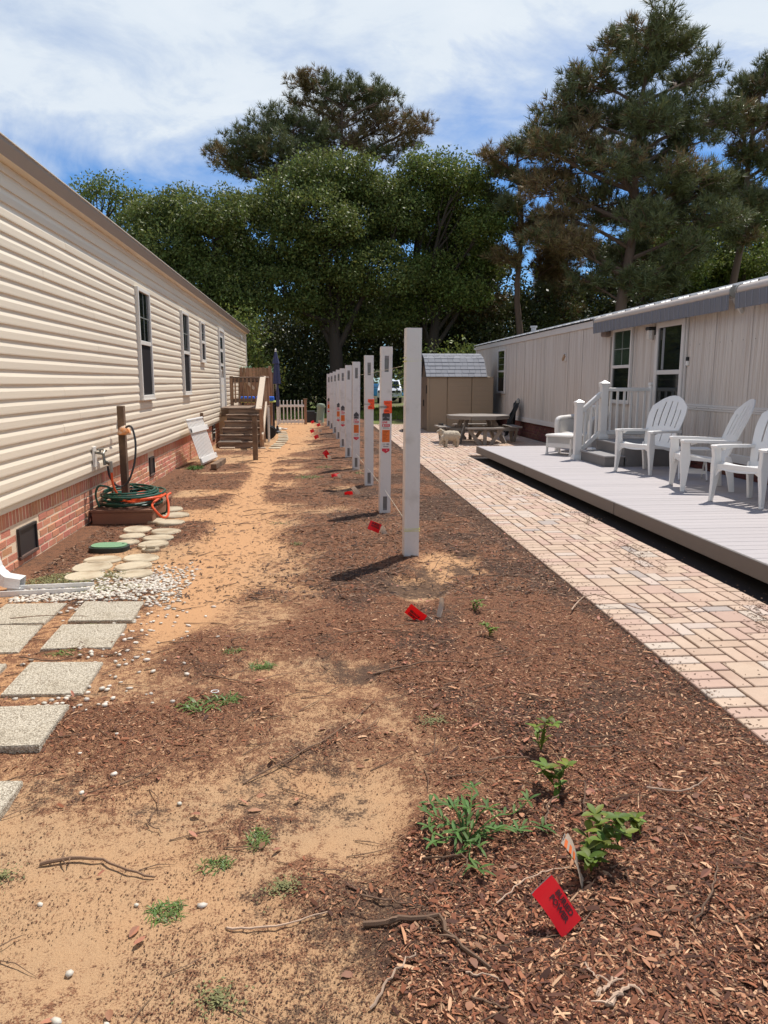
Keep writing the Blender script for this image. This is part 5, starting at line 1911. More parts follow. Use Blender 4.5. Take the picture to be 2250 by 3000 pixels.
# many more twigs nobody would count
b = MB()
for k in range(900):
    for _ in range(30):
        y = 1.4 * (19 / 1.4) ** (random.random() ** .7)
        x = random.uniform(-1.9, 1.8)
        if random.random() < .25 + .75 * float(mulch_mask(np.array([x]), np.array([y]))[0]):
            break
    L = random.uniform(.06, .16) * (1 + y * .08)
    a = random.gauss(0.1, .7)
    z = gz(x, y)
    d = Vector((math.cos(a), math.sin(a), 0)) * L
    m_ = Vector((x, y, z + .006)) + d * .5 + Vector((random.gauss(0, .045), random.gauss(0, .045), .03)) * L
    b.tube([(x, y, z + .003), m_, Vector((x, y, gz(x + d.x, y + d.y) + .003)) + d], [.0013 + y * .00032, .0012 + y * .00026, .0006], 4, cap=False)
o = b.build('fallen_twigs', M_twig, None, True)
tag(o, 'thin fallen twigs strewn over the sand and mulch', 'twigs', kind='stuff')
# dry leaves
b = MB()
for k in range(330):
    y = 1.4 * (11 / 1.4) ** random.random()
    x = random.uniform(.15, 1.85) if random.random() < .8 else random.uniform(-1.6, .2)
    a = random.uniform(0, 6.28)
    lance_leaf(b, (x, y, gz(x, y) + random.uniform(.004, .012)), (math.cos(a), math.sin(a), random.uniform(0, .5)), (random.uniform(-.4, .4), random.uniform(-.4, .4), 1), random.uniform(.02, .05), random.uniform(.006, .012), fold=random.uniform(.1, .6), droop=random.uniform(-.1, .5), n=3)
o = b.build('dry_leaves', M_dryleaf, None, True)
tag(o, 'curled dry brown leaves scattered over the mulch', 'leaves', kind='stuff')
# a ring of plastic on the sand, heap of mulch
b = MB()
b.tube([(.018 * math.cos(k / 16 * 6.2832), .016 * math.sin(k / 16 * 6.2832), .004) for k in range(17)], .0025, 6, cap=False)
tag(b.build('plastic_ring', M_white, None, True, loc=(-.52, 3.45, gz(-.52, 3.45) + .003)), 'small white plastic ring lying behind the broad bladed grass', 'ring')
#PART4

# ------------------------------------------------------------------ brick walkway and patio
U, UY = .0985, .1105
PX0 = 1.845
wb_ = MB()
wb_.add([(PX0 - .002, .8, -.03), (5.72, .8, -.03), (5.72, 27.5, -.03), (PX0 - .002, 27.5, -.03)], [(0, 1, 2, 3)])
wb_.add([(PX0 - .002, .8, -.012), (PX0 - .002, 27.5, -.012), (PX0 - .002, 27.5, -.08), (PX0 - .002, .8, -.08)], [(0, 1, 2, 3)])
M_bed = mat('dark jointing sand and deck shade', S(46, 36, 32), 0.95, var=.4, vscale=30)
walk = wb_.build('paved_walkway', M_bed)
tag(walk, kind='structure')


def paver_mesh(w, h):
    b = MB()
    g, c = .0070, .004
    x0, x1, y0, y1 = g, w - g, g, h - g
    vs = [(x0, y0, -.04), (x1, y0, -.04), (x1, y1, -.04), (x0, y1, -.04), (x0, y0, .002), (x1, y0, .002), (x1, y1, .002), (x0, y1, .002), (x0 + c, y0 + c, .006), (x1 - c, y0 + c, .006), (x1 - c, y1 - c, .006), (x0 + c, y1 - c, .006)]
    fs = [(8, 9, 10, 11)] + [(a, (a + 1) % 4, (a + 1) % 4 + 4, a + 4) for a in range(4)] + [(4 + a, 4 + (a + 1) % 4, 8 + (a + 1) % 4, 8 + a) for a in range(4)]
    b.add(vs, fs)
    return b


PM = [M_paver] * 24 + [M_paverpale] * 4 + [M_paverpink] * 6 + [M_pavergrey]
pmesh = {}
tiles = []
rows = int((27.0 - 1.6) / UY)
NCOL_PATH, NCOL_ALL = 12, 38  # path stops short: bare dark bed stands for soil and the deck's shadow
occ = set()
rp = random.Random(17)
for j in range(rows):
    tiles.append((0, j, 2, 1))
for j in range(rows):
    nc = NCOL_PATH if 1.6 + j * UY < 15.2 else NCOL_ALL
    for i in range(2, nc):
        if (i, j) in occ:
            continue
        opts = [(2, 2), (2, 1), (2, 1), (1, 2), (1, 2), (1, 1), (2, 1), (1, 2), (2, 1)]
        rp.shuffle(opts)
        opts.append((1, 1))
        for (w, h) in opts:
            cells = [(i + a, j + b_) for a in range(w) for b_ in range(h)]
            if all(c_ not in occ and c_[0] < nc for c_ in cells):
                occ.update(cells)
                tiles.append((i, j, w, h))
                break
vis = []
for (i, j, w, h) in tiles:
    X, Y = PX0 + (i + w / 2) * U, 1.6 + (j + h / 2) * UY
    if Y < 1.9:
        continue
    inview = X / max(Y, .1) < .64 and X < 3.45
    vis.append((0 if inview else 1, Y * (1.0 / math.sqrt(w * h)) if inview else Y, i, j, w, h))
vis.sort()
rest = {}
for k, (fl, _, i, j, w, h) in enumerate(vis):
    loc = (PX0 + i * U, 1.6 + j * UY, rp.uniform(-.0015, .002))
    rot = (rp.uniform(-.006, .006), rp.uniform(-.006, .006), rp.uniform(-.006, .006))
    mi = rp.randrange(len(PM))
    if k < 298 and fl == 0:
        key = (w, h, PM[mi].name)
        if key not in pmesh:
            pmesh[key] = paver_mesh(w * U, h * UY).mesh('paver', PM[mi])
        put('paver', pmesh[key], walk, loc, rot)
    else:
        b = rest.setdefault(PM[mi].name, MB())
        q = paver_mesh(w * U, h * UY)
        b.add(q.v, q.f, Matrix.Translation(loc) @ Euler(rot).to_matrix().to_4x4())
allb = MB()
me = None
mats = []
fm = []
for mi, (nm, b) in enumerate(rest.items()):
    fm += [mi] * len(b.f)
    allb.add(b.v, b.f)
    mats.append(bpy.data.materials[nm])
o = allb.build('paver_field', mats[0], walk)
for m_ in mats[1:]:
    o.data.materials.append(m_)
o.data.polygons.foreach_set('material_index', fm)
tag(o, kind='stuff')
# debris on the walkway beside the deck
b = MB()
rd = random.Random(23)
for k in range(2300):
    y = 3.2 + 11.5 * rd.random() ** 1.5
    c_ = 2.80 + .10 * math.sin(y * 1.7) + .10 * math.sin(y * 4.1)
    x = rd.gauss(c_, .07)
    if math.sin(y * 3.3) + rd.random() * 1.2 < .5:
        continue
    if x < 1.9 or x > 3.3:
        continue
    a = rd.uniform(0, 6.28)
    L = rd.uniform(.010, .035)
    d = Vector((math.cos(a), math.sin(a), 0)) * L
    s = Vector((-math.sin(a), math.cos(a), .3)) * rd.uniform(.002, .006)
    p = Vector((x, y, .008 + rd.random() * .008))
    b.add([p - s, p + d * .5 + s * .2 + Vector((0, 0, .005)), p + d, p + s], [(0, 1, 2, 3)])
for k in range(1500):
    y = 2.2 + 12 * rd.random() ** 1.5
    x = rd.uniform(1.85, 3.2) if rd.random() < .5 else 1.85 + abs(rd.gauss(0, .06))
    a = rd.uniform(0, 6.28)
    L = rd.uniform(.006, .022)
    d = Vector((math.cos(a), math.sin(a), 0)) * L
    s = Vector((-math.sin(a), math.cos(a), .2)) * L * .3
    p = Vector((x, y, .008))
    b.add([p - s, p + d * .5 + Vector((0, 0, .004)), p + d, p + s], [(0, 1, 2, 3)])
tag(b.build('walkway_litter', M_twig), 'dark leaf and twig litter drifted along the walkway beside the deck', 'litter', kind='stuff')
b = MB()
bm = bmesh.new()
bmesh.ops.create_icosphere(bm, subdivisions=3, radius=1)
for v in bm.verts:
    n_ = math.sin(v.co.x * 3.1) * .08 + math.sin(v.co.y * 4.3 + 1) * .07
    v.co = Vector((v.co.x * .13, v.co.y * .10, max(v.co.z, -.4) * .10)) * (1 + n_)
b.addbm(bm)
tag(b.build('garden_stone', M_stone_dark, None, True, loc=(2.62, 22.9, .03)), 'dark stone lying on the patio pavers behind the nearest post', 'stone')

# ------------------------------------------------------------------ deck
DZ = .215
dk = thing('deck', 'long low grey composite deck in front of the mobile home', 'deck', (3.15, 15.0, 0))
dm = MB().box((0, 0, -.024), (2.46, .1365, 0), bev=.003).mesh('deck_plank', M_deck)
for k in range(96):
    y = 15.0 - (k + 1) * .1425
    if y < 1.6:
        break
    put('deck_plank', dm, dk, (.028 + random.uniform(-.002, .002), y - 15.0, DZ + random.uniform(-.001, .001)))
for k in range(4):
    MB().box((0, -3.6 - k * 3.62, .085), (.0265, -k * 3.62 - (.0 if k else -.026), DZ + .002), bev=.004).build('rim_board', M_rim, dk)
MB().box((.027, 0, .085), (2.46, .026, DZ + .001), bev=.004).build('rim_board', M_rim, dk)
for k in range(7):
    MB().box((.45, -.45 - k * 2.1, -.02), (.55, -.35 - k * 2.1, .188)).build('support_post', M_wood, dk)
for k in range(3):
    MB().box((.06 + k * 1.0, -13.4, .07), (.10 + k * 1.0, -.01, .188)).build('joist', M_wood, dk)
b = MB()
b.box((.5, -13.4, -.01), (2.4, -.3, .02))
b.build('soil_under_deck', M_bed, dk)  # dark soil whose colour also carries the black shade in the deck gap

# ------------------------------------------------------------------ right mobile home
RH = thing('mobile_home', 'pale ribbed metal mobile home with grey awnings, filling the east side', 'house', (5.60, 0, 0), PI)
# local: x out of the wall (towards the yard), y = -Y
ry = lambda a: -a


def rib_panel(y0, y1, z0, z1, seed):
    r = random.Random(seed)
    prof = []
    y = y0
    flip = 0
    while y < y1 - .001:
        st = r.choice((.026, .034, .026, .05))
        y2 = min(y + st, y1)
        d = .0 if flip else -.0045
        prof += [(y + (.003 if y > y0 else -.0005), d), (y2 - (.003 if y2 < y1 - .001 else -.0005), d)]
        y = y2
        flip = 1 - flip
    vs, fs = [], []
    for (yy, d) in prof:
        vs += [(d, yy, z0), (d, yy, z1)]
    for i in range(len(prof) - 1):
        o = 2 * i
        fs.append((o, o + 2, o + 3, o + 1))
    b = MB()
    b.add(vs, fs)
    return b


yy = 0.4
k = 0
while yy < 27.0:
    y2 = min(yy + .915, 27.0)
    if yy < 11.25 - .0:
        rib_panel(-y2, -yy, 1.17, 2.64, k).build('wall_panel', M_metalwall, RH)
        rib_panel(-y2, -yy, .52, 1.085, k + 50).build('wall_panel', M_metalwall, RH)
    else:
        rib_panel(-y2, -yy, .52, 2.64, k).build('wall_panel', M_metalwall, RH)
    yy = y2
    k += 1
MB().box((-.25, -27.0, .48), (-.012, -.4, 2.72)).build('wall_core', M_metalwall, RH)
b = MB()
for z, d in ((1.085, .012), (1.115, .018), (1.145, .012)):
    b.box((-.01, -11.27, z), (d, -.4, z + .028), bev=.004)
b.build('belt_rail', M_trimr, RH)
b = MB()
for kk in range(26):
    for z in (2.05,):
        b.lathe([(.006, 0), (.004, .004)], 6, Matrix.Translation((.0, -11.2 + kk * .29, z)) @ Matrix.Rotation(PI / 2, 4, 'Y'))
    b.lathe([(.006, 0), (.004, .004)], 6, Matrix.Translation((.017, -11.2 + kk * .36, 1.128)) @ Matrix.Rotation(PI / 2, 4, 'Y'))
b.build('screw_row', M_black, RH)
MB().box((-.01, -27.0, .42), (.022, -.4, .535), bev=.006).build('base_trim', M_trimr, RH)
MB().box((-.01, -27.05, 2.60), (.03, -.4, 2.735), bev=.006).build('fascia', M_trimr, RH)
MB().box((-.02, -27.03, .45), (.02, -26.94, 2.60), bev=.004).build('corner_trim', M_trimr, RH)
# brick base
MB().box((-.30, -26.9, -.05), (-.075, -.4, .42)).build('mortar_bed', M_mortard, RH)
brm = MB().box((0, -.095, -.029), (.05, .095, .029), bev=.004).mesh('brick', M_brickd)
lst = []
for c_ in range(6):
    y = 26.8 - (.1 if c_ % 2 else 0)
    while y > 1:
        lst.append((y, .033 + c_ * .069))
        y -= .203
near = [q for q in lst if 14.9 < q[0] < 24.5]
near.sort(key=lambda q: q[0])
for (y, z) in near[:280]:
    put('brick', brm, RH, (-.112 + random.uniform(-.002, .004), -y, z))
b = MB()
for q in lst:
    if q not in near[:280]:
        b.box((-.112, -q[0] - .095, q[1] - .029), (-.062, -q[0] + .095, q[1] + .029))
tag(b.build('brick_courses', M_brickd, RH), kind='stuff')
# roof with ribs: eave at x=.12, ridge 2.1 m back
rib = MB()
sl = (3.28 - 2.765) / (2.1 + .06)
zr = lambda x: 2.765 + (.06 - x) * sl
y = .3
n_ = 0
while y < 27.15:
    y2 = min(y + .60, 27.2)
    b = MB()
    vs, fs = [], []
    pr = [(0, 0), (.05, .0), (.065, .022), (.095, .022), (.11, 0), (.25, .0), (.262, .01), (.278, .01), (.29, 0), (.43, 0), (.442, .01), (.458, .01), (.47, 0), (.60, 0)]
    pr = [(a, c_) for a, c_ in pr if y + a <= y2 + .001]
    for a, c_ in pr:
        vs += [(.07, -(y + a), zr(.07) + c_), (-2.1, -(y + a), zr(-2.1) + c_)]
    for i in range(len(pr) - 1):
        fs.append((2 * i, 2 * i + 1, 2 * i + 3, 2 * i + 2))
    b.add(vs, fs)
    o = fix_normals(b.build('roof_panel', M_roofmetal, RH))
    md = o.modifiers.new('thickness', 'SOLIDIFY')
    md.thickness = .012
    y = y2
b = MB()
b.add([(-2.1, -27.2, zr(-2.1)), (-2.1, -.3, zr(-2.1)), (-4.4, -.3, 2.75), (-4.4, -27.2, 2.75)], [(0, 1, 2, 3)])
b.add([(-.02, -26.99, 0), (-4.3, -26.99, 0), (-4.3, -26.99, 2.74), (-2.1, -26.99, 3.26), (-.02, -26.99, 2.74)], [(0, 1, 2, 3, 4)])
b.add([(-4.3, -.4, 0), (-4.3, -27, 0), (-4.3, -27, 2.74), (-4.3, -.4, 2.74)], [(0, 1, 2, 3)])
b.add([(-.02, -.4, 0), (-4.3, -.4, 0), (-4.3, -.4, 2.74), (-2.1, -.4, 3.26), (-.02, -.4, 2.74)], [(4, 3, 2, 1, 0)])
b.build('far_roof_slope', M_roofmetal, RH)
b = MB()
b.lathe([(.07, 0), (.07, .12), (.10, .13), (.10, .17)], 12, Matrix.Translation((-.35, -21.0, zr(-.35))))
b.build('roof_vent', M_roofmetal, RH, True)
b = MB()
b.tube([(.05, -27.0, 2.66), (.05, -27.12, 2.66)], .035, 10)
b.build('eave_lamp', M_white, RH, True)
# windows
window(RH, -23.58, -22.62, 1.17, 2.48, 1.82, M_trimr, M_glass, M_glass, th=.05, muntins=(0, 3))
window(RH, -14.18, -13.30, 1.12, 2.47, 1.78, M_trimr, M_glassgreen, M_glass, th=.05, muntins=(1, 2))
# door with full view storm door
b = MB()
b.box((0, -12.30, .58), (.055, -12.21, 2.46), bev=.004)
b.box((0, -11.40, .58), (.055, -11.31, 2.46), bev=.004)
b.box((0, -12.21, 2.37), (.053, -11.40, 2.46), bev=.004)
b.box((0, -12.205, 1.62), (.05, -11.405, 1.69), bev=.004)
b.box((0, -12.205, .58), (.05, -11.405, .72), bev=.004)
dr = b.build('door', M_trimr, RH)
MB().box((0, -12.21, 1.69), (.03, -11.40, 2.37)).build('pane', M_glass, dr)
MB().box((0, -12.21, .72), (.03, -11.40, 1.62)).build('pane', M_glass, dr)
MB().box((-.004, -12.08, 1.70), (.034, -12.0, 2.36)).build('curtain', mat('pale curtain edge', S(120, 122, 124), .7), dr)
MB().box((0, -11.30, .56), (.03, -11.27, 2.50), bev=.004).build('door_trim', M_trimr, RH)
# wall lamp, doorbell, vent, conduit
b = MB()
b.box((.0, -12.45, 2.27), (.03, -12.33, 2.41), bev=.01)
b.box((.03, -12.47, 2.345), (.17, -12.32, 2.40), bev=.015)
lp = b.build('wall_lamp', M_black, RH)
MB().lathe([(.062, 2.19), (.066, 2.21), (.066, 2.344)], 8, Matrix.Translation((.10, -12.40, 0))).build('glass_shade', mat('clear ribbed lamp glass', S(196, 184, 172), .15, var=.2, vscale=40), lp)
b = MB()
b.box((0, -11.255, 1.745), (.03, -11.195, 1.815), bev=.006)
db = b.build('doorbell', M_white, RH)
MB().box((0, -11.255, 1.816), (.03, -11.195, 1.875), bev=.006).build('camera_face', M_black, db)
b = MB()
b.box((.0, -17.20, 1.96), (.02, -16.98, 2.14), bev=.012)
vv = b.build('wall_vent', M_trimr, RH)
MB().bar((.03, -17.02, 2.10), (.03, -17.16, 2.00), .05, .06).build('flap', mat('tan vent flap', S(168, 140, 112), .7), vv)
b = MB()
b.tube([(.02, -14.33, .95), (.02, -14.33, 2.35)], .012, 6)
b.build('conduit', M_galv, RH)
b = MB()
b.box((.0, -14.62, 2.36), (.12, -14.40, 2.47), bev=.02)
b.build('awning_bracket', mat('brown awning bracket', S(128, 112, 104), .5), RH)
M_roller = mat('tan awning roller cover', S(188, 174, 162), .45, var=.05, vscale=6)
# retracted awnings
for (ya, yb) in ((14.72, 9.74), (9.60, 3.2)):
    b = MB()
    b.tube([(.17, -ya, 2.665), (.17, -yb, 2.665)], .068, 14)
    b.box((.03, -ya + .02, 2.67), (.17, -yb - .02, 2.73))
    aw = b.build('awning', M_roller, RH, True)
    v = MB()
    n_ = int((ya - yb) / .05)
    vs, fs = [], []
    for i in range(n_ + 1):
        y = -ya + (ya - yb) * i / n_
        w = .008 * math.sin(i * 1.1)
        vs += [(.245 + w * .3, y, 2.625), (.235 + w, y, 2.43)]
        if i:
            o_ = 2 * i
            fs.append((o_ - 2, o_ - 1, o_ + 1, o_))
    v.add(vs, fs)
    vo = v.build('valance', M_awning, aw)
    v = MB()
    for i in range(2, n_, 3):
        y = -ya + (ya - yb) * i / n_
        w = .008 * math.sin(i * 1.1)
        v.bar((.249 + w * .3, y, 2.62), (.239 + w, y, 2.435), .004, .006, up=(1, 0, 0))
    tag(v.build('pinstripe', M_awnstripe, aw), kind='stuff')
    for ye in (ya, yb):
        MB().tube([(.17, -ye - .012, 2.665), (.17, -ye + .012, 2.665)], .08, 14).build('end_cap', M_galv, aw)
    MB().bar((.03, -yb - .04, 2.40), (.2, -yb - .04, 2.64), .03, .04).build('arm', M_trimr, aw)

# ------------------------------------------------------------------ entrance steps and white railing
es = thing('entrance_steps', 'dark grey painted entrance steps up to the storm door', 'steps', (4.34, 11.15, DZ))
MB().box((0, 0, 0), (.32, 1.06, .142)).build('riser', M_step, es)
MB().box((-.02, -.02, .143), (.32, 1.07, .168), bev=.004).build('tread', M_steptop, es)
MB().box((.30, 0, .0), (1.24, 1.18, .315)).build('landing_box', M_step, es)
for k in range(7):
    MB().box((.285 + k * .137, -.02, .316), (.285 + k * .137 + .13, 1.20, .342), bev=.004).build('landing_plank', M_steptop, es)

rl = thing('vinyl_railing', 'white vinyl stair railing with two pyramid capped newel posts', 'railing', (0, 0, 0))


def newel(x, y, z0, z1, w=.058):
    b = MB()
    b.box((x - w, y - w, z0), (x + w, y + w, z1), bev=.006)
    p = b.build('newel_post', M_white, rl)
    c_ = MB()
    c_.add([(x - w * 1.25, y - w * 1.25, z1), (x + w * 1.25, y - w * 1.25, z1), (x + w * 1.25, y + w * 1.25, z1), (x - w * 1.25, y + w * 1.25, z1), (x - w * 1.25, y - w * 1.25, z1 + .022), (x + w * 1.25, y - w * 1.25, z1 + .022), (x + w * 1.25, y + w * 1.25, z1 + .022), (x - w * 1.25, y + w * 1.25, z1 + .022), (x, y, z1 + .07)],
           [(3, 2, 1, 0), (0, 1, 5, 4), (1, 2, 6, 5), (2, 3, 7, 6), (3, 0, 4, 7), (4, 5, 8), (5, 6, 8), (6, 7, 8), (7, 4, 8)])
    c_.box((x - w * 1.14, y - w * 1.14, z1 - .04), (x + w * 1.14, y + w * 1.14, z1 - .001))
    c_.build('cap', M_white, p)
    c_ = MB()
    vs, fs = [], []
    for q, zq in ((1.42, z0), (1.42, z0 + .03), (1.06, z0 + .085)):
        vs += [(x - w * q, y - w * q, zq), (x + w * q, y - w * q, zq), (x + w * q, y + w * q, zq), (x - w * q, y + w * q, zq)]
    for r2 in range(2):
        fs += [(r2 * 4 + a, r2 * 4 + (a + 1) % 4, (r2 + 1) * 4 + (a + 1) % 4, (r2 + 1) * 4 + a) for a in range(4)]
    c_.add(vs, fs)
    c_.build('base_skirt', M_white, p)


newel(4.30, 12.30, DZ, 1.15)
newel(4.74, 12.36, DZ + .342, 1.46)
b = MB()
b.bar((4.35, 12.31, 1.02), (4.69, 12.355, 1.31), .065, .075, bev=.008)
b.build('top_rail', M_white, rl)
b = MB()
b.bar((4.35, 12.31, .36), (4.69, 12.355, .66), .05, .075, bev=.008)
b.build('bottom_rail', M_white, rl)
for k in range(3):
    t_ = .2 + k * .3
    x, y = 4.35 + .34 * t_, 12.31 + .045 * t_
    MB().box((x - .016, y - .016, .38 + .30 * t_), (x + .016, y + .016, 1.0 + .29 * t_)).build('baluster', M_white, rl)
b = MB()
b.bar((4.80, 12.36, 1.375), (5.53, 12.36, 1.375), .065, .06, bev=.008)
b.build('top_rail', M_white, rl)
b = MB()
b.bar((4.80, 12.36, .66), (5.53, 12.36, .66), .05, .075, bev=.008)
b.build('bottom_rail', M_white, rl)
for k in range(6):
    x = 4.86 + k * .117
    MB().box((x - .016, 12.345, .69), (x + .016, 12.377, 1.35)).build('baluster', M_white, rl)
MB().box((5.52, 12.32, DZ + .342), (5.585, 12.40, 1.44), bev=.006).build('wall_post', M_white, rl)
MB().box((5.51, 12.31, 1.441), (5.595, 12.41, 1.49), bev=.01).build('cap', M_white, rl)

# ------------------------------------------------------------------ plastic adirondack chairs
def grid_solid(name, fn, nu, nv, skip, m, parent, th):
    """A shell z = fn(u,v) with some cells left open; the thickness comes from a solidify modifier."""
    vs = [fn(i / nu, j / nv) for j in range(nv + 1) for i in range(nu + 1)]
    used, fs = {}, []
    for j in range(nv):
        for i in range(nu):
            if skip(i, j):
                continue
            fs.append([j * (nu + 1) + i, j * (nu + 1) + i + 1, (j + 1) * (nu + 1) + i + 1, (j + 1) * (nu + 1) + i])
    out, mp_ = [], {}
    for f in fs:
        for a in f:
            if a not in mp_:
                mp_[a] = len(out)
                out.append(vs[a])
    b = MB()
    b.add(out, [tuple(mp_[a] for a in f) for f in fs])
    o = b.build(name, m, parent, True)
    md = o.modifiers.new('thickness', 'SOLIDIFY')
    md.thickness = th
    md.offset = 0
    es_ = o.modifiers.new('crisp edges', 'EDGE_SPLIT')
    es_.split_angle = math.radians(38)
    return o


def make_chair(label):
    t = thing('adirondack_chair', label, 'chair', (0, 0, 0), 0, 'white plastic chairs on the deck')
    # local: front towards -y; x across
    # seat shell
    def seat(u, v):
        x = (u - .5) * .50 * (1 - .12 * v)
        y = -.27 + .50 * v
        z = .43 - .085 * v - .02 * math.sin(PI * u) + (.012 * math.sin(PI * min(v * 3, 1)))
        if v < .12:
            z -= .07 * (1 - v / .12) ** 2
        return (x, y, z)
    grid_solid('seat', seat, 17, 24, lambda i, j: (i in (3, 6, 10, 13)) and 7 <= j <= 19, M_plastic, t, .012)
    # fan back
    cols = [0.0, .04, .160, .190, .310, .340, .4500, .4850, .5, .5150, .5500, .660, .690, .810, .840, .96, 1.0]
    nu = len(cols) - 1
    def back(u, v):
        q = cols[min(nu, max(0, int(round(u * nu))))] * 2 - 1
        L = .80 * (1 - .20 * abs(q) ** 2.4)
        s = v * L
        w = .225 + .10 * math.sin(PI * min(1, s / .60) * .5) - (.07 * max(0, (s - .45) / .35) ** 2)
        # reclined, leaning more towards the top, dished across
        y = .20 + .30 * s + .10 * s * s + .030 * (1 - q * q)
        z = .33 + s * .945
        return (q * w, y, z)
    def skip(i, j):
        if i in (2, 13, 5, 10):
            return False if i in (5, 10) else (4 <= j <= 9 or 13 <= j <= 23)
        if i in (4, 7, 8, 11):
            return (13 <= j <= 26) or (i in (7, 8) and 4 <= j <= 9)
        return False
    grid_solid('backrest', back, nu, 30, skip, M_plastic, t, .014)
    # arms
    for s in (-1, 1):
        poly = [(-.345, -.30), (-.355, -.22), (-.345, 0), (-.315, .22), (-.30, .36), (-.245, .36), (-.25, .22), (-.25, 0), (-.245, -.22), (-.25, -.31), (-.30, -.335)]
        b = MB()
        vs, fs = [], []
        n = len(poly)
        for zq, sc_ in ((-.028, .97), (0, 1.0), (.006, .96)):
            cx_, cy_ = -.30, 0
            vs += [(-s * (cx_ + (x - cx_) * sc_), cy_ + (y - cy_) * sc_, .61 + zq - .03 * max(0, y + .1)) for x, y in poly]
        fs.append(tuple(range(n)))
        fs.append(tuple(2 * n + i for i in range(n))[::-1])
        for r2 in range(2):
            fs += [(r2 * n + i, r2 * n + (i + 1) % n, (r2 + 1) * n + (i + 1) % n, (r2 + 1) * n + i) for i in range(n)]
        b.add(vs, fs)
        fix_normals(b.build('arm', M_plastic, t))
        # front leg: broad tapering blade from arm to floor, slightly splayed forward
        def blade(sections, nm):
            b = MB()
            vs, fs = [], []
            for (x, y, z, wx, wy) in sections:
                vs += [(x - wx, y - wy, z), (x + wx, y - wy, z), (x + wx, y + wy, z), (x - wx, y + wy, z)]
            k_ = len(sections)
            for i in range(k_ - 1):
                fs += [(i * 4 + a, i * 4 + (a + 1) % 4, (i + 1) * 4 + (a + 1) % 4, (i + 1) * 4 + a) for a in range(4)]
            fs += [(3, 2, 1, 0), tuple((k_ - 1) * 4 + a for a in range(4))]
            b.add(vs, fs)
            o = fix_normals(b.build(nm, M_plastic, t))
            md = o.modifiers.new('bevel', 'BEVEL')
            md.width = .008
            md.segments = 2
            return o
        blade([(s * .315, -.275, 0, .018, .024), (s * .312, -.272, .03, .016, .026), (s * .30, -.262, .20, .020, .040), (s * .288, -.258, .40, .024, .062), (s * .29, -.262, .50, .022, .050), (s * .295, -.27, .585, .024, .050)], 'front_leg')
        blade([(s * .27, .29, 0, .018, .030), (s * .262, .27, .16, .018, .038), (s * .25, .235, .34, .016, .05), (s * .25, .23, .42, .012, .03)], 'rear_leg')
        # side rail between the legs with a small brace hook below the arm
        b = MB()
        b.prism([(-.25, .33), (-.20, .37), (.0, .355), (.22, .30), (.22, .355), (-.25, .425)], .014, Matrix.Translation((s * .262 + .007, 0, 0)) @ Matrix.Rotation(PI / 2, 4, 'Z'))
        fix_normals(b.build('side_rail', M_plastic, t))
        b = MB()
        b.bar((s * .275, -.20, .565), (s * .275, -.14, .585), .02, .03)
        b.build('brace', M_plastic, t)
    # arched front apron
    b = MB()
    up_, lo_ = [], []
    for k in range(13):
        q = k / 12 * 2 - 1
        up_.append((q * .285, .415))
        lo_.append((q * .285, .26 + .11 * (1 - q ** 4) ** .7 if abs(q) < 1 else .26))
    poly = up_ + lo_[::-1]
    vs = [(x, -.268, z) for x, z in poly] + [(x, -.254, z) for x, z in poly]
    n = len(poly)
    for i in range(12):
        b.add([(up_[i][0], yq, up_[i][1]) for yq in (-.268, -.254)] + [(up_[i + 1][0], yq, up_[i + 1][1]) for yq in (-.268, -.254)] + [(lo_[i][0], yq, lo_[i][1]) for yq in (-.268, -.254)] + [(lo_[i + 1][0], yq, lo_[i + 1][1]) for yq in (-.268, -.254)],
              [(0, 2, 6, 4), (1, 5, 7, 3), (4, 6, 7, 5), (0, 1, 3, 2)])
    b.build('apron', M_plastic, t)
    return t


ch = make_chair('white plastic slat back armchair nearest the entrance steps')


def face(o, fx, fy):
    """turn so that local -y looks along (fx, fy)"""
    o.rotation_euler = (0, 0, math.atan2(fy, fx) + PI / 2)


# each chair: front feet left/right as measured
def place(o, fl, fr):
    fl, fr = Vector((*fl, 0)), Vector((*fr, 0))
    r = (fr - fl).normalized()
    f = Vector((r.y, -r.x, 0))
    if f.x > 0:
        f = -f
    c_ = (fl + fr) / 2 - f * .275
    o.location = (c_.x, c_.y, DZ)
    face(o, f.x, f.y)


place(ch, (4.31, 10.60), (4.56, 10.07))
c2 = dup(ch, label='white plastic slat back armchair in the middle, with the folding table behind it')
place(c2, (4.42, 9.09), (4.28, 8.53))
c3 = dup(ch, label='white plastic slat back armchair cut by the right frame edge, nearest the camera')
place(c3, (4.26, 7.78), (4.47, 7.24))

ft = thing('folding_table', 'small white slatted folding table behind the middle plastic armchair', 'table', (4.95, 9.62, DZ), math.radians(-22))
for k in range(5):
    MB().box((-.20, -.19 + k * .078, .405), (.20, -.19 + k * .078 + .068, .422), bev=.004).build('slat', M_white, ft)
for s in (-1, 1):
    MB().bar((s * .17, -.20, .01), (s * .17, .17, .395), .018, .035, up=(0, 1, 0)).build('leg', M_white, ft)
    MB().bar((s * .148, .20, .01), (s * .148, -.17, .395), .018, .035, up=(0, 1, 0)).build('leg', M_white, ft)
for y in (-.12, .12):
    MB().box((-.165, y - .02, .09), (.165, y, .13)).build('stretcher', M_white, ft)

# ------------------------------------------------------------------ wicker ottoman and armchair
def wicker_front(t, w, z0, z1, y):
    b = MB()
    n = 12
    s = w / n
    for i in range(-2, n + 1):
        for sg in (1, -1):
            x0 = i * s
            pts = []
            for k in range(5):
                f = k / 4
                x = x0 + f * 2 * s if sg > 0 else x0 + 2 * s - f * 2 * s
                if 0 <= x <= w:
                    pts.append((x - w / 2, y + .004 * sg, z0 + (z1 - z0) * f))
            if len(pts) > 1:
                b.tube(pts, .0055, 4)
    return b.build('lattice', M_wicker, t)


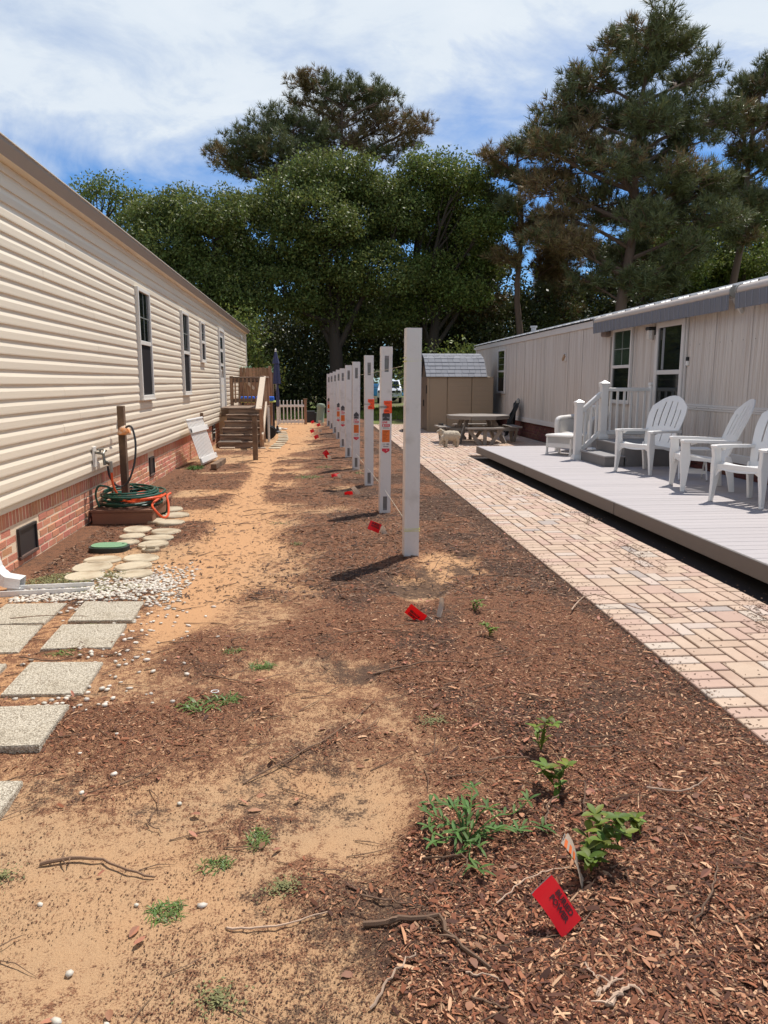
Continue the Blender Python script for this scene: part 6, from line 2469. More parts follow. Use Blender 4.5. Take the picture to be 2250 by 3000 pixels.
ot = thing('wicker_ottoman', 'white wicker ottoman with lattice front on the deck beside the railing post', 'ottoman', (4.38, 13.18, DZ), math.radians(-50))
W_, D_ = .53, .46
for sx in (-1, 1):
    for sy in (-1, 1):
        MB().lathe([(.028, 0), (.030, .02), (.020, .05), (.020, .30)], 10, Matrix.Translation((sx * (W_ / 2 - .025), sy * (D_ / 2 - .025), 0))).build('leg', M_wicker, ot)
b = MB()
b.box((-W_ / 2 - .012, -D_ / 2 - .012, .315), (W_ / 2 + .012, D_ / 2 + .012, .365), bev=.022)
b.build('seat', M_wicker, ot, True)
wicker_front(ot, W_ - .08, .215, .312, -D_ / 2 + .008)
for (a, c_) in (((-W_ / 2 + .01, -D_ / 2), (W_ / 2 - .01, -D_ / 2 + .03)),):
    MB().box((a[0], a[1], .13), (c_[0], c_[1], .212), bev=.008).build('apron', M_wicker, ot)
for sx in (-1, 1):
    MB().box((sx * (W_ / 2 - .015) - .012, -D_ / 2 + .03, .13), (sx * (W_ / 2 - .015) + .012, D_ / 2 - .03, .312), bev=.006).build('side_panel', M_wicker, ot)
MB().box((-W_ / 2 + .03, D_ / 2 - .03, .13), (W_ / 2 - .03, D_ / 2 - .005, .312), bev=.006).build('back_panel', M_wicker, ot)

wa = thing('wicker_armchair', 'white wicker armchair with rolled arms behind the stair railing', 'armchair', (4.88, 13.72, DZ), math.radians(-50))
b = MB()
b.box((-.30, -.28, .14), (.30, .26, .36), bev=.03)
b.build('seat', M_wicker, wa, True)
for sx in (-1, 1):
    b = MB()
    b.box((sx * .34 - .035, -.29, .10), (sx * .34 + .035, .28, .60), bev=.02)
    b.tube(bez([(sx * .35, .30, .63), (sx * .35, 0, .62), (sx * .35, -.24, .61), (sx * .35, -.31, .56), (sx * .345, -.315, .44), (sx * .335, -.30, .12), (sx * .335, -.30, .0)], 20), .05, 10)
    b.build('arm', M_wicker, wa, True)
b = MB()
b.box((-.36, .26, .10), (.36, .34, .86), bev=.035)
b.build('backrest', M_wicker, wa, True)
o = wicker_front(wa, .58, .40, .82, .245)
for sx in (-1, 1):
    MB().lathe([(.03, 0), (.024, .05), (.024, .12)], 8, Matrix.Translation((sx * .31, .28, 0))).build('leg', M_wicker, wa)
b = MB()
b.box((-.06, -.05, 0), (.06, .05, .05), bev=.015)
tag(b.build('white_ornament', M_white, None, loc=(4.46, 12.06, DZ + .168), rot=(0, 0, .4)), 'small white ornament standing on the first entrance step by the railing', 'ornament')

# ------------------------------------------------------------------ octagonal picnic table
pt = thing('picnic_table', 'weathered grey octagonal picnic table with attached benches on the patio', 'picnic table', (3.95, 18.75, .004))
TZ = .68
R8 = .74
oct_ = [(R8 / math.cos(PI / 8) * math.cos(PI / 8 + k * PI / 4), R8 / math.cos(PI / 8) * math.sin(PI / 8 + k * PI / 4)) for k in range(8)]
# top planks clipped to the octagon
def clip(poly, a, b_):
    for (nx_, c_) in ((1, a), (-1, -b_)):
        out = []
        for i in range(len(poly)):
            p, q = poly[i], poly[(i + 1) % len(poly)]
            dp, dq = nx_ * p[1] - c_, nx_ * q[1] - c_
            if dp >= 0:
                out.append(p)
            if dp * dq < 0:
                f = dp / (dp - dq)
                out.append((p[0] + (q[0] - p[0]) * f, p[1] + (q[1] - p[1]) * f))
        poly = out
        if not poly:
            break
    return poly


for k in range(11):
    a = -R8 + k * .1345
    pl = clip(oct_, a + .003, a + .1315)
    if len(pl) > 2:
        slab_of(pl, TZ - .034, TZ).build('top_plank', M_picnic, pt)
b = MB()
for k in range(8):
    p, q = oct_[k], oct_[(k + 1) % 8]
    b.bar((p[0] * .965, p[1] * .965, TZ - .063), (q[0] * .965, q[1] * .965, TZ - .063), .03, .055)
b.build('apron', M_picnic, pt)
for k in range(4):
    a = k * PI / 2
    M_ = Matrix.Rotation(a, 4, 'Z')
    for q in range(2):
        w0 = .46 + q * .03
        b = MB()
        v = [(-w0, -1.03 + q * .145, .375), (w0, -1.03 + q * .145, .375), (w0 - .05, -1.03 + q * .145 + .14, .375), (-w0 + .05, -1.03 + q * .145 + .14, .375)]
        b.add([tuple(M_ @ Vector(p)) for p in v] + [tuple(M_ @ Vector((p[0], p[1], .41))) for p in v], [(3, 2, 1, 0), (4, 5, 6, 7), (0, 1, 5, 4), (1, 2, 6, 5), (2, 3, 7, 6), (3, 0, 4, 7)])
        b.build('bench_plank', M_picnic, pt)
    for s in (-1, 1):
        b = MB()
        b.bar(M_ @ Vector((s * .12, -.92, 0)), M_ @ Vector((s * .40, -.92, .37)), .038, .085, up=M_ @ Vector((1, 0, 0)))
        b.build('bench_brace', M_picnic, pt)
        b = MB()
        b.bar(M_ @ Vector((s * .30, -.98, .335)), M_ @ Vector((s * .30, .0, .335)), .038, .08)
        b.build('bearer', M_picnic, pt)
    b = MB()
    b.bar(M_ @ Vector((0, -.90, .0)), M_ @ Vector((0, -.90, .37)), .04, .085, up=M_ @ Vector((1, 0, 0)))
    b.build('bench_leg', M_picnic, pt)
    a2 = a + PI / 4
    M2 = Matrix.Rotation(a2, 4, 'Z')
    b = MB()
    b.bar(M2 @ Vector((0, -.80, .0)), M2 @ Vector((0, -.42, TZ - .04)), .04, .11, up=M2 @ Vector((0, 1, 0)))
    b.build('leg', M_picnic, pt)
b = MB()
for k in range(14):
    a = k * .9
    b.tube([(-.92 + .07 * math.cos(a), .05 + .06 * math.sin(a), .42 + .004 * k), (-.92 + .07 * math.cos(a + 1), .05 + .06 * math.sin(a + 1), .425 + .004 * k)], .008, 5)
tag(b.build('rope_coil', M_black, None, loc=(3.95, 18.75, 0)), 'dark tangle of rope on the wall side bench of the picnic table', 'rope')

# ------------------------------------------------------------------ sheep statues
def sheep(label, loc, rz, graze, s=1.0):
    bm = bmesh.new()

    def ball(c, r, rot=0):
        M_ = Matrix.Translation(c) @ Matrix.Rotation(rot, 4, 'Y') @ Matrix.Diagonal((*r, 1))
        bmesh.ops.create_icosphere(bm, subdivisions=3, radius=1.0, matrix=M_)

    def leg(p0, p1, r0, r1):
        p0, p1 = Vector(p0), Vector(p1)
        M_ = Matrix.Translation((p0 + p1) / 2) @ (p1 - p0).to_track_quat('Z', 'Y').to_matrix().to_4x4()
        bmesh.ops.create_cone(bm, cap_ends=True, segments=14, radius1=r0, radius2=r1, depth=(p1 - p0).length, matrix=M_)
    # facing -x
    ball((.02, 0, .235), (.165, .105, .115))
    ball((.12, 0, .235), (.10, .105, .112))
    ball((-.09, 0, .235), (.09, .095, .105))
    if graze:
        ball((-.165, 0, .195), (.085, .062, .070), -.75)
        ball((-.205, 0, .145), (.055, .045, .052))
        ball((-.235, 0, .090), (.050, .036, .034), -1.15)
        hc, hd = (-.195, .17), 0
    else:
        ball((-.15, 0, .285), (.07, .06, .085), .5)
        ball((-.19, 0, .345), (.055, .045, .05))
        ball((-.235, 0, .325), (.055, .034, .034), -.35)
        hc, hd = (-.185, .365), 0
    for sy in (-1, 1):
        leg((-.105, sy * .055, .16), (-.115, sy * .055, .05), .038, .026)
        leg((-.115, sy * .055, .06), (-.118, sy * .055, .0), .026, .030)
        leg((.13, sy * .055, .19), (.155, sy * .055, .10), .055, .032)
        leg((.155, sy * .055, .11), (.135, sy * .055, .0), .030, .030)
    ball((.205, 0, .24), (.025, .025, .045), .3)
    b = MB()
    b.addbm(bm)
    o = b.build('sheep_statue', M_sheep, None, True, loc=loc, rot=(0, 0, rz))
    o.scale = (s, s, s)
    md = o.modifiers.new('one skin', 'REMESH')
    md.mode = 'VOXEL'
    md.voxel_size = .008
    md.use_smooth_shade = True
    sm = o.modifiers.new('soften', 'SMOOTH')
    sm.iterations = 5
    sm.factor = .5
    tx = bpy.data.textures.new('wool', 'CLOUDS')
    tx.noise_scale = .022
    dm_ = o.modifiers.new('wool', 'DISPLACE')
    dm_.texture = tx
    dm_.strength = .014
    tag(o, label, 'statue')
    for sy in (-1, 1):
        e = MB()
        e.lathe([(.0, -.035), (.012, -.02), (.014, 0), (.0, .025)], 8, Matrix.Translation((hc[0], sy * .045, hc[1])) @ Matrix.Rotation(sy * 1.9, 4, 'X') @ Matrix.Diagonal((1.2, .6, 1.2, 1)))
        e.build('ear', M_sheepface, o, True)
    return o


sheep('cream stone sheep statue grazing with head down on the patio, nearer one', (3.03, 17.36, .008), math.radians(8), True, 1.06)
sheep('cream stone sheep statue with raised head behind the grazing one', (3.06, 17.85, .008), math.radians(-4), False, 1.0)

# ------------------------------------------------------------------ resin shed
sd = thing('resin_shed', 'tan resin storage shed with grey shingled roof at the end of the patio', 'shed', (3.30, 22.82, 0))
for (x0, x1) in ((0, .555), (.567, 1.31), (1.322, 1.98)):
    p = MB().box((x0, 0, 0), (x1, .05, 1.66), bev=.012).build('side_panel', M_shed, sd)
    for k in range(11):
        if x0 == 0:
            break
        z = .12 + k * .14
        MB().box((x0 + .02, -.004, z), (x1 - .02, .001, z + .126), bev=.003).build('plank', M_shed, p)
    if x0 == 0:
        MB().box((x0 + .13, -.006, .08), (x1 - .03, .001, .50), bev=.003).build('recess', M_shed, p)
MB().box((-.05, -.02, 0), (.012, .07, 1.66), bev=.01).build('corner_post', M_shed, sd)
MB().box((.02, .055, 0), (1.98, 1.9, 1.64)).build('shed_core', M_shed, sd)
b = MB()
b.box((-.03, .12, .03), (.019, .98, 1.66), bev=.01)
dl = b.build('door', M_sheddoor, sd)
b = MB()
for k in range(5):
    b.box((-.035, .2 + k * .05, 1.15), (-.0305, .225 + k * .05, 1.40))
b.build('louvre', M_dark, dl)
MB().box((-.06, .90, .75), (-.031, .94, .95), bev=.008).build('handle', M_black, dl)
MB().box((-.03, .99, .03), (.019, 1.88, 1.66), bev=.01).build('door', M_sheddoor, sd)
# gable infill
b = MB()
b.prism([(.06, 1.64), (1.90, 1.64), (1.45, 2.10), (.98, 2.25), (.51, 2.10)], 1.70, Matrix.Translation((.035, 0, 0)) @ Matrix.Rotation(PI / 2, 4, 'Z') @ Matrix.Diagonal((1, -1, 1, 1)))
fix_normals(b.build('gable', M_sheddoor, sd))
# roof: gambrel slopes towards the camera, courses of moulded shingles
slopes = [((-.07, 1.65), (.46, 2.20)), ((.46, 2.20), (.98, 2.37))]
for si, (p, q) in enumerate(slopes):
    L = math.hypot(q[0] - p[0], q[1] - p[1])
    n_ = 5 if si == 0 else 3
    for r2 in range(n_):
        a0, a1 = r2 / n_, (r2 + 1) / n_ + .012
        xs_ = [-.10]
        x = -.10 + random.uniform(.05, .16)
        while x < 1.76:
            xs_.append(x)
            x += random.uniform(.15, .23)
        xs_.append(1.76)
        for i in range(len(xs_) - 1):
            e = .014 + random.uniform(-.004, .004)
            nx_, nz_ = -(q[1] - p[1]) / L, (q[0] - p[0]) / L
            y0_, z0_ = p[0] + (q[0] - p[0]) * a0, p[1] + (q[1] - p[1]) * a0
            y1_, z1_ = p[0] + (q[0] - p[0]) * a1, p[1] + (q[1] - p[1]) * a1
            xa, xb = xs_[i] + .003, xs_[i + 1] - .003
            b = MB()
            ring = [(y0_ + nx_ * e, z0_ + nz_ * e), (y1_ + nx_ * .003, z1_ + nz_ * .003), (y1_, z1_), (y0_, z0_)]
            b.add([(xa, yq, zq) for yq, zq in ring] + [(xb, yq, zq) for yq, zq in ring], [(0, 3, 2, 1), (4, 5, 6, 7), (0, 1, 5, 4), (1, 2, 6, 5), (2, 3, 7, 6), (3, 0, 4, 7)])
            fix_normals(b.build('shingle', M_shedroof, sd))
b = MB()
prof = [(-.072, 1.648), (.457, 2.192), (.98, 2.364), (1.50, 2.192), (2.03, 1.648), (1.95, 1.64), (1.46, 2.12), (.98, 2.28), (.50, 2.12), (.02, 1.64)]
b.prism(prof, 1.875, Matrix.Translation((-.10, 0, 0)) @ Matrix.Rotation(-PI / 2, 4, 'Z') @ Matrix.Rotation(PI, 4, 'Z') @ Matrix.Diagonal((1, -1, 1, 1)))
fix_normals(b.build('roof', M_navydark, sd))

# ------------------------------------------------------------------ folded black chairs against the wall
fc = thing('folded_chairs', 'folded black canvas lawn chairs leaning upright against the mobile home wall', 'chairs', (5.38, 20.7, 0))
b = MB()
for k in range(5):
    y = -.25 + k * .12
    b.tube([(-.30 + .05 * k, y, .02), (-.20 + .05 * k, y + .05, .55), (.02 + .03 * k, y + .10, .90 + .02 * k)], .014, 6)
    b.tube([(-.02 + .03 * k, y + .1, .02), (-.10 + .03 * k, y, .5), (.06 + .015 * k, y - .02, .86)], .012, 6)
b.build('frame', M_black, fc, True)
b = MB()
for k in range(3):
    y = -.22 + k * .17
    vs, fs = [], []
    for i in range(7):
        t_ = i / 6
        for j in range(4):
            f = j / 3
            vs.append((-.24 + .13 * k * (1 - t_) + .32 * t_ + .03 * math.sin(f * 5 + k), y + f * (.20 - .06 * t_) + .03 * math.sin(t_ * 6 + k), .12 + .80 * t_ + .02 * math.sin(j * 2)))
    for i in range(6):
        for j in range(3):
            fs.append((i * 4 + j, i * 4 + j + 1, (i + 1) * 4 + j + 1, (i + 1) * 4 + j))
    b.add(vs, fs)
o = b.build('canvas', mat('black canvas', S(20, 20, 22), .8), fc, True)
md = o.modifiers.new('thickness', 'SOLIDIFY')
md.thickness = .012
b = MB()
b.lathe([(.0, 0), (.05, .02), (.055, .10), (.02, .15), (.0, .16)], 12, Matrix.Translation((.12, .02, .90)))
b.build('knob', M_galv, fc, True)
#PART5

# ------------------------------------------------------------------ trees
def leaves_np(name, cen, size, asp, m, parent, upbias=.35, seed=0):
    """cen Nx3; every leaf a kite of its own."""
    r = np.random.default_rng(seed)
    n = len(cen)
    d = r.normal(size=(n, 3))
    d /= np.linalg.norm(d, axis=1)[:, None] + 1e-9
    nr = r.normal(size=(n, 3)) + np.array([0, 0, upbias * 2])
    s = np.cross(d, nr)
    s /= np.linalg.norm(s, axis=1)[:, None] + 1e-9
    L = size * r.uniform(.6, 1.35, n)[:, None]
    a, b = d * L * .5, s * L * asp * .5
    v = np.stack([cen - a, cen - b + a * .1, cen + a, cen + b + a * .1], 1).reshape(-1, 3)
    q = np.arange(n * 4).reshape(n, 4)
    o = put(name, np_mesh(name, v, q, m), parent)
    o['kind'] = 'stuff'
    return o


def limb_path(p0, p1, bend, n=6, seed=0):
    r = random.Random(seed)
    p0, p1 = Vector(p0), Vector(p1)
    off = Vector((r.uniform(-1, 1), r.uniform(-1, 1), r.uniform(-.3, .6))) * bend * (p1 - p0).length
    return [p0.lerp(p1, k / n) + off * math.sin(PI * k / n) * (1 - .3 * k / n) for k in range(n + 1)]


def broadleaf(label, base, trunk_top, trunk_r, lobes, nleaf, size, m, seed, group=None, dens=.85, trunk_lean=(0, 0), keep=None, cat='tree'):
    """lobes: (x, y, z, rx, ry, rz) relative to the base. tree > trunk, crown."""
    r = np.random.default_rng(seed)
    rr = random.Random(seed)
    t = thing('oak_tree', label, cat, base, 0, group)
    tb = MB()
    tt = Vector((trunk_lean[0], trunk_lean[1], trunk_top))
    pts = limb_path((0, 0, -.1), tt, .06, 6, seed)
    tb.tube(pts, [trunk_r * (1.25 - .5 * k / 6) if k else trunk_r * 1.6 for k in range(7)], 10)
    cl = []
    vol = sum(l[3] * l[4] * l[5] for l in lobes)
    for li, l in enumerate(lobes):
        c = Vector(l[:3])
        start = pts[rr.randrange(4, 7)]
        path = limb_path(start, c, .12, 6, seed + li)
        tb.tube(path, [trunk_r * .42 * (1 - .75 * k / 6) for k in range(7)], 7)
        k_ = max(10, int(dens * 26 * (l[3] * l[4] * l[5]) ** .62))
        for _ in range(k_):
            d = r.normal(size=3)
            d /= np.linalg.norm(d)
            if d[2] < -.35:
                d[2] *= .4
            q = r.uniform(.55, 1.0) ** .6
            cl.append((l[0] + d[0] * l[3] * q, l[1] + d[1] * l[4] * q, l[2] + d[2] * l[5] * q))
            if rr.random() < .35:
                e = Vector(cl[-1])
                a_ = path[rr.randrange(3, 7)]
                tb.tube(limb_path(a_, e, .15, 4, seed + len(cl)), [.05, .045, .035, .025, .012], 5, cap=False)
    tb.build('trunk', M_bark, t, True)
    cl = np.array(cl)
    per = max(10, nleaf // len(cl))
    rad = r.uniform(.45, 1.0, len(cl))
    idx = np.repeat(np.arange(len(cl)), per)
    off = r.normal(size=(len(idx), 3))
    off /= np.linalg.norm(off, axis=1)[:, None]
    off *= (r.random(len(idx)) ** .45)[:, None] * rad[idx][:, None] * np.array([1.15, 1.15, .75])
    cen = cl[idx] + off
    if keep is not None:
        w = cen + np.array(base)
        cen = cen[keep(w)]
    leaves_np('crown', cen, size, .55, m, t, seed=seed + 1)
    return t


def sight(w):
    """leave the low sightline to the far cars free, as in the photograph"""
    k = w[:, 0] / w[:, 1]
    return ~((k > .066) & (k < .112) & (w[:, 2] < 2.2))


Lb = lambda x, y, z, a, b_, c: (x, y, z, a, b_, c)
broadleaf('broad dark oak with rounded crown, left one of the big trio behind the porch', (-5.6, 35.5, 0), 3.2, .30,
          [(a, b_, c_, r_ * 1.15, r_ * 1.05, r_ * .95) for a, b_, c_, r_ in [(-1.54, 0.65, 8.60, 1.02), (-0.28, 0.52, 8.91, 0.98), (1.18, -1.38, 8.39, 1.07), (2.15, 0.65, 8.62, 1.08), (-0.78, -0.58, 6.89, 1.29), (0.96, -0.16, 6.88, 1.53), (2.44, 1.54, 6.95, 1.40), (0.27, -1.39, 5.14, 1.28), (2.00, -1.01, 5.01, 1.31), (-1.31, -1.25, 5.44, 0.88), (-2.30, 1.12, 7.84, 0.58)]],
          82000, .135, M_oak, 101, 'oaks behind the yard', keep=sight)
broadleaf('tallest oak with a domed glossy crown, in the middle behind the post row', (.7, 36.0, 0), 4.2, .34,
          [(a, b_, c_, r_ * 1.15, r_ * 1.05, r_ * .95) for a, b_, c_, r_ in [(-0.37, -0.05, 10.39, 1.21), (-1.60, -0.80, 9.55, 1.06), (1.02, 0.71, 10.35, 1.37), (2.39, 0.43, 9.91, 1.12), (-2.75, 1.38, 9.35, 1.12), (-0.60, -1.47, 8.36, 1.51), (1.57, 1.07, 8.49, 1.65), (3.21, -0.01, 8.62, 1.11), (-2.08, -0.20, 7.19, 1.57), (0.01, -0.05, 6.63, 1.60), (2.05, -1.17, 6.10, 1.46), (-2.48, -1.36, 5.23, 1.32), (0.00, 0.75, 4.85, 1.43), (2.40, 0.54, 4.42, 1.22)]],
          120000, .135, M_oak, 202, 'oaks behind the yard', keep=sight)
broadleaf('dark oak with a ragged crown and visible trunk, right one of the big trio', (5.6, 36.5, 0), 4.5, .30,
          [(a, b_, c_, r_ * 1.15, r_ * 1.05, r_ * .95) for a, b_, c_, r_ in [(-0.36, -0.05, 11.02, 0.99), (0.70, -0.80, 10.40, 1.06), (-0.90, 0.71, 10.11, 1.10), (1.49, 0.43, 9.48, 1.33), (0.10, 1.38, 8.91, 1.48), (1.98, -1.47, 8.39, 0.89), (0.97, 1.07, 7.37, 1.48), (2.34, -0.01, 6.97, 0.94), (-0.55, -0.20, 6.32, 1.21), (-0.96, -0.05, 5.07, 1.00), (1.04, -1.17, 5.39, 0.86)]],
          74000, .135, M_oak2, 303, 'oaks behind the yard', keep=sight)
broadleaf('sparse oak limb with thin leaves rising above the cream house roof', (-10.6, 42.0, 0), 8.4, .20,
          [(a, b_, c_, r_ * 1.15, r_ * 1.05, r_ * .95) for a, b_, c_, r_ in [(-0.94, 0.65, 11.44, 0.57), (0.21, -0.68, 11.05, 0.64), (1.25, -0.36, 10.52, 0.60), (-1.38, 0.19, 10.87, 0.37), (0.32, 0.69, 10.27, 0.67), (1.81, -0.66, 10.20, 0.46), (0.94, 0.21, 9.45, 0.66)]],
          5200, .15, M_oak2, 404, dens=.9)
broadleaf('low bushy oak filling in beside the house corner', (-9.3, 38.5, 0), 3.0, .22, [Lb(0, 0, 6.0, 2.2, 1.8, 1.6), Lb(1.4, -.4, 4.6, 1.9, 1.7, 1.5), Lb(-1.5, 0, 4.4, 2.0, 1.6, 1.5), Lb(1.8, .2, 6.6, 1.5, 1.4, 1.2)], 22000, .14, M_oak, 505)
broadleaf('dense laurel oak with a tall narrow crown between the pines on the east side', (15.2, 37.0, 0), 4.0, .24,
          [(a, b_, c_, r_ * 1.15, r_ * 1.05, r_ * .95) for a, b_, c_, r_ in [(3.84, 1.45, 9.01, 1.34), (4.73, 0.86, 7.58, 1.22), (1.74, -1.20, 6.81, 1.14), (4.08, 1.05, 6.25, 1.35), (6.08, 1.12, 6.28, 1.11)]], 36000, .14, M_oak2, 606, 'oaks beyond the mobile home')
broadleaf('laurel oak standing by the right frame edge beyond the mobile home', (20.8, 37.5, 0), 4.0, .24,
          [(a, b_, c_, r_ * 1.15, r_ * 1.05, r_ * .95) for a, b_, c_, r_ in [(0.93, 1.45, 9.61, 1.37), (2.15, 0.86, 8.61, 1.49), (-0.17, -1.20, 7.35, 1.29), (2.20, 1.05, 6.58, 1.38)]], 30000, .14, M_oak2, 707, 'oaks beyond the mobile home')


def pine(label, base, H, r0, lobes, seed, mix=.25, lean=(0, 0), fork=.62, group=None, per=17.0, needle=.30, upf=.5):
    """lobes: (x, y, z, r) foliage masses relative to the base; each is a cluster of needle pom-poms on its own limb."""
    r = random.Random(seed)
    rn = np.random.default_rng(seed)
    t = thing('pine_tree', label, 'tree', base, 0, group)
    tb = MB()
    npt = 12
    tp = [Vector((lean[0] * (k / npt) ** 1.3 + .12 * math.sin(k * 1.1 + seed), lean[1] * k / npt, H * k / npt - (.1 if k == 0 else 0))) for k in range(npt + 1)]
    tb.tube(tp, [r0 * (1.25 if k == 0 else 1 - .85 * k / npt) for k in range(npt + 1)], 10)

    def trunk_at(z):
        f = min(max(z / H, 0), 1) * npt
        i = min(int(f), npt - 1)
        return tp[i].lerp(tp[i + 1], f - i)
    cen, dirs, br = [], [], []
    for (lx, ly, lz, lr) in lobes:
        c = Vector((lx, ly, lz))
        tz = min(H * .97, lz - .35 * math.hypot(lx - lean[0] * .6, ly) - lr * .3)
        s0 = trunk_at(max(tz, H * .22))
        lp = limb_path(s0, c, .10, 6, r.randrange(9999))
        k_ = (c - s0).length
        b0 = max(.03, min(r0 * .42, .018 * k_ + .03))
        tb.tube(lp, [b0 * (1 - .7 * q / 6) for q in range(7)], 6, cap=False)
        n = max(8, int(per * lr * lr + 5 * lr))
        for _ in range(n):
            d = rn.normal(size=3)
            d /= np.linalg.norm(d)
            d[2] = d[2] * .8 + .15
            q = rn.uniform(.35, 1.0) ** .55 * lr * rn.uniform(.8, 1.18)
            p = Vector((lx + d[0] * q, ly + d[1] * q, lz + d[2] * q * .72))
            a_ = lp[r.randrange(3, 7)]
            tw = limb_path(a_, p, .14, 4, r.randrange(9999))
            tb.tube(tw, [.032, .027, .021, .015, .010], 4, cap=False)
            for e, (f, m_) in enumerate(((1.0, 7), (.8, 4), (.62, 2))):
                qx = a_.lerp(p, f)
                for _j in range(m_):
                    o_ = Vector((r.gauss(0, .15), r.gauss(0, .15), r.gauss(.05, .12)))
                    cen.append(tuple(qx + o_))
                    dd = o_.normalized() * .8 + Vector((d[0], d[1], d[2])) * .5 + Vector((0, 0, upf))
                    dirs.append(tuple(dd))
                    br.append((p.x, p.z))
    tb.build('trunk', M_barkp, t, True)
    c = np.array(cen)
    d = np.array(dirs)
    bb = np.array(br)
    d /= np.linalg.norm(d, axis=1)[:, None]
    K = 13
    n = len(c)
    idx = np.repeat(np.arange(n), K)
    u = rn.normal(size=(n * K, 3)) * .62 + d[idx]
    u /= np.linalg.norm(u, axis=1)[:, None]
    Ln = needle * rn.uniform(.7, 1.15, n * K)[:, None]
    sd_ = np.cross(u, rn.normal(size=(n * K, 3)))
    sd_ /= np.linalg.norm(sd_, axis=1)[:, None]
    sd_ *= .015
    b0 = c[idx] - d[idx] * rn.uniform(0, .10, n * K)[:, None]
    v = np.stack([b0 - sd_, b0 + sd_, b0 + u * Ln + sd_ * .2, b0 + u * Ln - sd_ * .2], 1)
    fb = fbm(bb[:, 0] * .5 + seed * 3.1, bb[:, 1] * .5, seed, 3, 1.0) + rn.normal(0, .05, n)
    brown = np.repeat(fb > np.quantile(fb, 1 - mix), K)
    for nm, sel, mm in (('crown', ~brown, M_needle), ('brown_needles', brown, M_needleb)):
        w = v[sel].reshape(-1, 3)
        if len(w):
            o = put(nm, np_mesh(nm, w, np.arange(len(w)).reshape(-1, 4), mm), t)
            o['kind'] = 'stuff'
    return t


pine('very tall broad pine with a rounded crown towering over the mobile home', (12.4, 31.0, 0), 14.9, .30, [(-1.2, .5, 5.6, 1.02), (.4, -.6, 5.4, 0.94), (1.9, .4, 5.5, 1.02), (-2.6, .6, 8.2, 1.02), (3.4, .5, 9.2, 1.10), (.3, -1.5, 7.6, 1.10), (-.9, -1.4, 9.6, 1.10), (1.2, -1.6, 9.2, 1.10), (.2, -1.3, 11.3, 1.10), (-1.7, 1.0, 11.6, 1.02), (2.9, .8, 11.2, 1.10), (3.0, .2, 6.6, 1.02), (-3.3, .3, 7.4, 0.77), (-3.4, 0, 10.6, 0.77), (-0.13, -1.59, 14.37, 1.06), (-0.09, 1.19, 14.78, 1.06), (1.31, -0.82, 14.27, 1.10), (-1.43, 0.48, 13.27, 1.23), (0.60, -0.05, 13.56, 1.41), (3.16, 0.92, 13.75, 1.27), (-2.18, 1.22, 12.38, 1.26), (-0.10, 1.28, 12.20, 1.57), (1.71, 0.07, 11.94, 1.53), (4.28, 1.49, 12.11, 1.32), (-3.08, 1.32, 11.51, 0.97), (-1.83, 0.57, 10.35, 1.54), (1.00, 0.83, 10.22, 1.58), (2.48, -1.03, 9.34, 1.32), (-2.75, 1.18, 9.33, 1.28), (-0.60, 1.60, 8.83, 1.61), (2.14, 1.32, 8.35, 1.63), (3.25, -1.23, 7.85, 1.14), (-2.19, -0.36, 6.97, 1.14), (1.04, 1.36, 6.65, 1.23), (1.99, -1.31, 6.43, 0.95)], 1, .22, lean=(.6, 0), per=13)
pine('tall sparse brownish pine rising above the oak crowns', (1.6, 47.0, 0), 18.4, .30, [(0.3, 0, 18.3, 0.9), (1.2, 0.2, 17.9, .8), (-1.4, 0, 16.4, 1.2), (2.1, -.3, 16.2, 1.2), (-2.6, 0, 17.4, .8), (0, -.5, 15.4, 1.3), (2.2, .3, 14.6, 1.3), (-1.2, .2, 14.9, 1.2), (-2.15, -0.35, 18.18, 1.09), (-0.69, 0.24, 18.26, 1.26), (0.49, -0.28, 17.55, 1.12), (-1.37, 0.32, 17.45, 0.98), (2.02, 0.40, 18.20, 1.13), (2.50, -1.25, 17.35, 0.82), (1.35, 0.71, 17.02, 1.29), (-0.42, 1.27, 16.85, 1.16), (2.94, 0.02, 16.54, 1.49), (4.31, -0.99, 16.01, 1.12), (1.09, 1.01, 15.77, 1.38), (3.38, 0.32, 15.42, 1.44), (-2.41, -0.33, 18.35, 0.69)], 2, .60, lean=(-.2, 0), per=6, group='pines behind the oaks')
pine('green pine with flat layered branches left of the sparse brownish pine', (-3.3, 45.0, 0), 15.6, .28, [(1.9, 0, 13.2, 1.1), (-1.6, -.4, 13.3, 1.0), (.3, .3, 14.2, 1.1), (3.3, 0, 13.6, 1.1), (1.18, 0.62, 15.92, 1.44), (2.46, 0.65, 15.57, 1.44), (0.18, -0.09, 15.00, 1.28), (-1.01, -1.01, 14.27, 1.24), (-2.24, 1.20, 14.14, 0.90), (-0.33, -0.46, 13.80, 1.40), (1.21, -0.77, 13.99, 1.40), (2.69, 0.92, 14.26, 1.47), (0.24, 0.03, 12.91, 1.15), (2.19, -0.82, 12.57, 1.35), (-0.97, 0.64, 13.11, 0.82), (3.49, 0.75, 15.09, 1.32)], 3, .10, lean=(1.6, 0), per=8, group='pines behind the oaks')
pine('slender brown tinged pine with bare lower trunk left of the very tall pine', (9.3, 35.0, 0), 12.2, .21, [(-0.46, -0.03, 11.76, 0.67), (-1.59, -0.48, 11.22, 0.62), (-0.84, 0.42, 10.71, 0.81), (0.30, 0.26, 10.30, 0.90), (-1.37, 0.83, 9.96, 0.56), (-0.60, -0.88, 9.04, 0.87), (0.57, 0.64, 11.74, 0.77), (0.09, -0.01, 7.91, 0.90), (-0.77, -0.12, 6.98, 0.77), (0.91, -0.03, 8.62, 0.77)], 5, .5, lean=(-.3, 0), group='pines left of the tall pine')
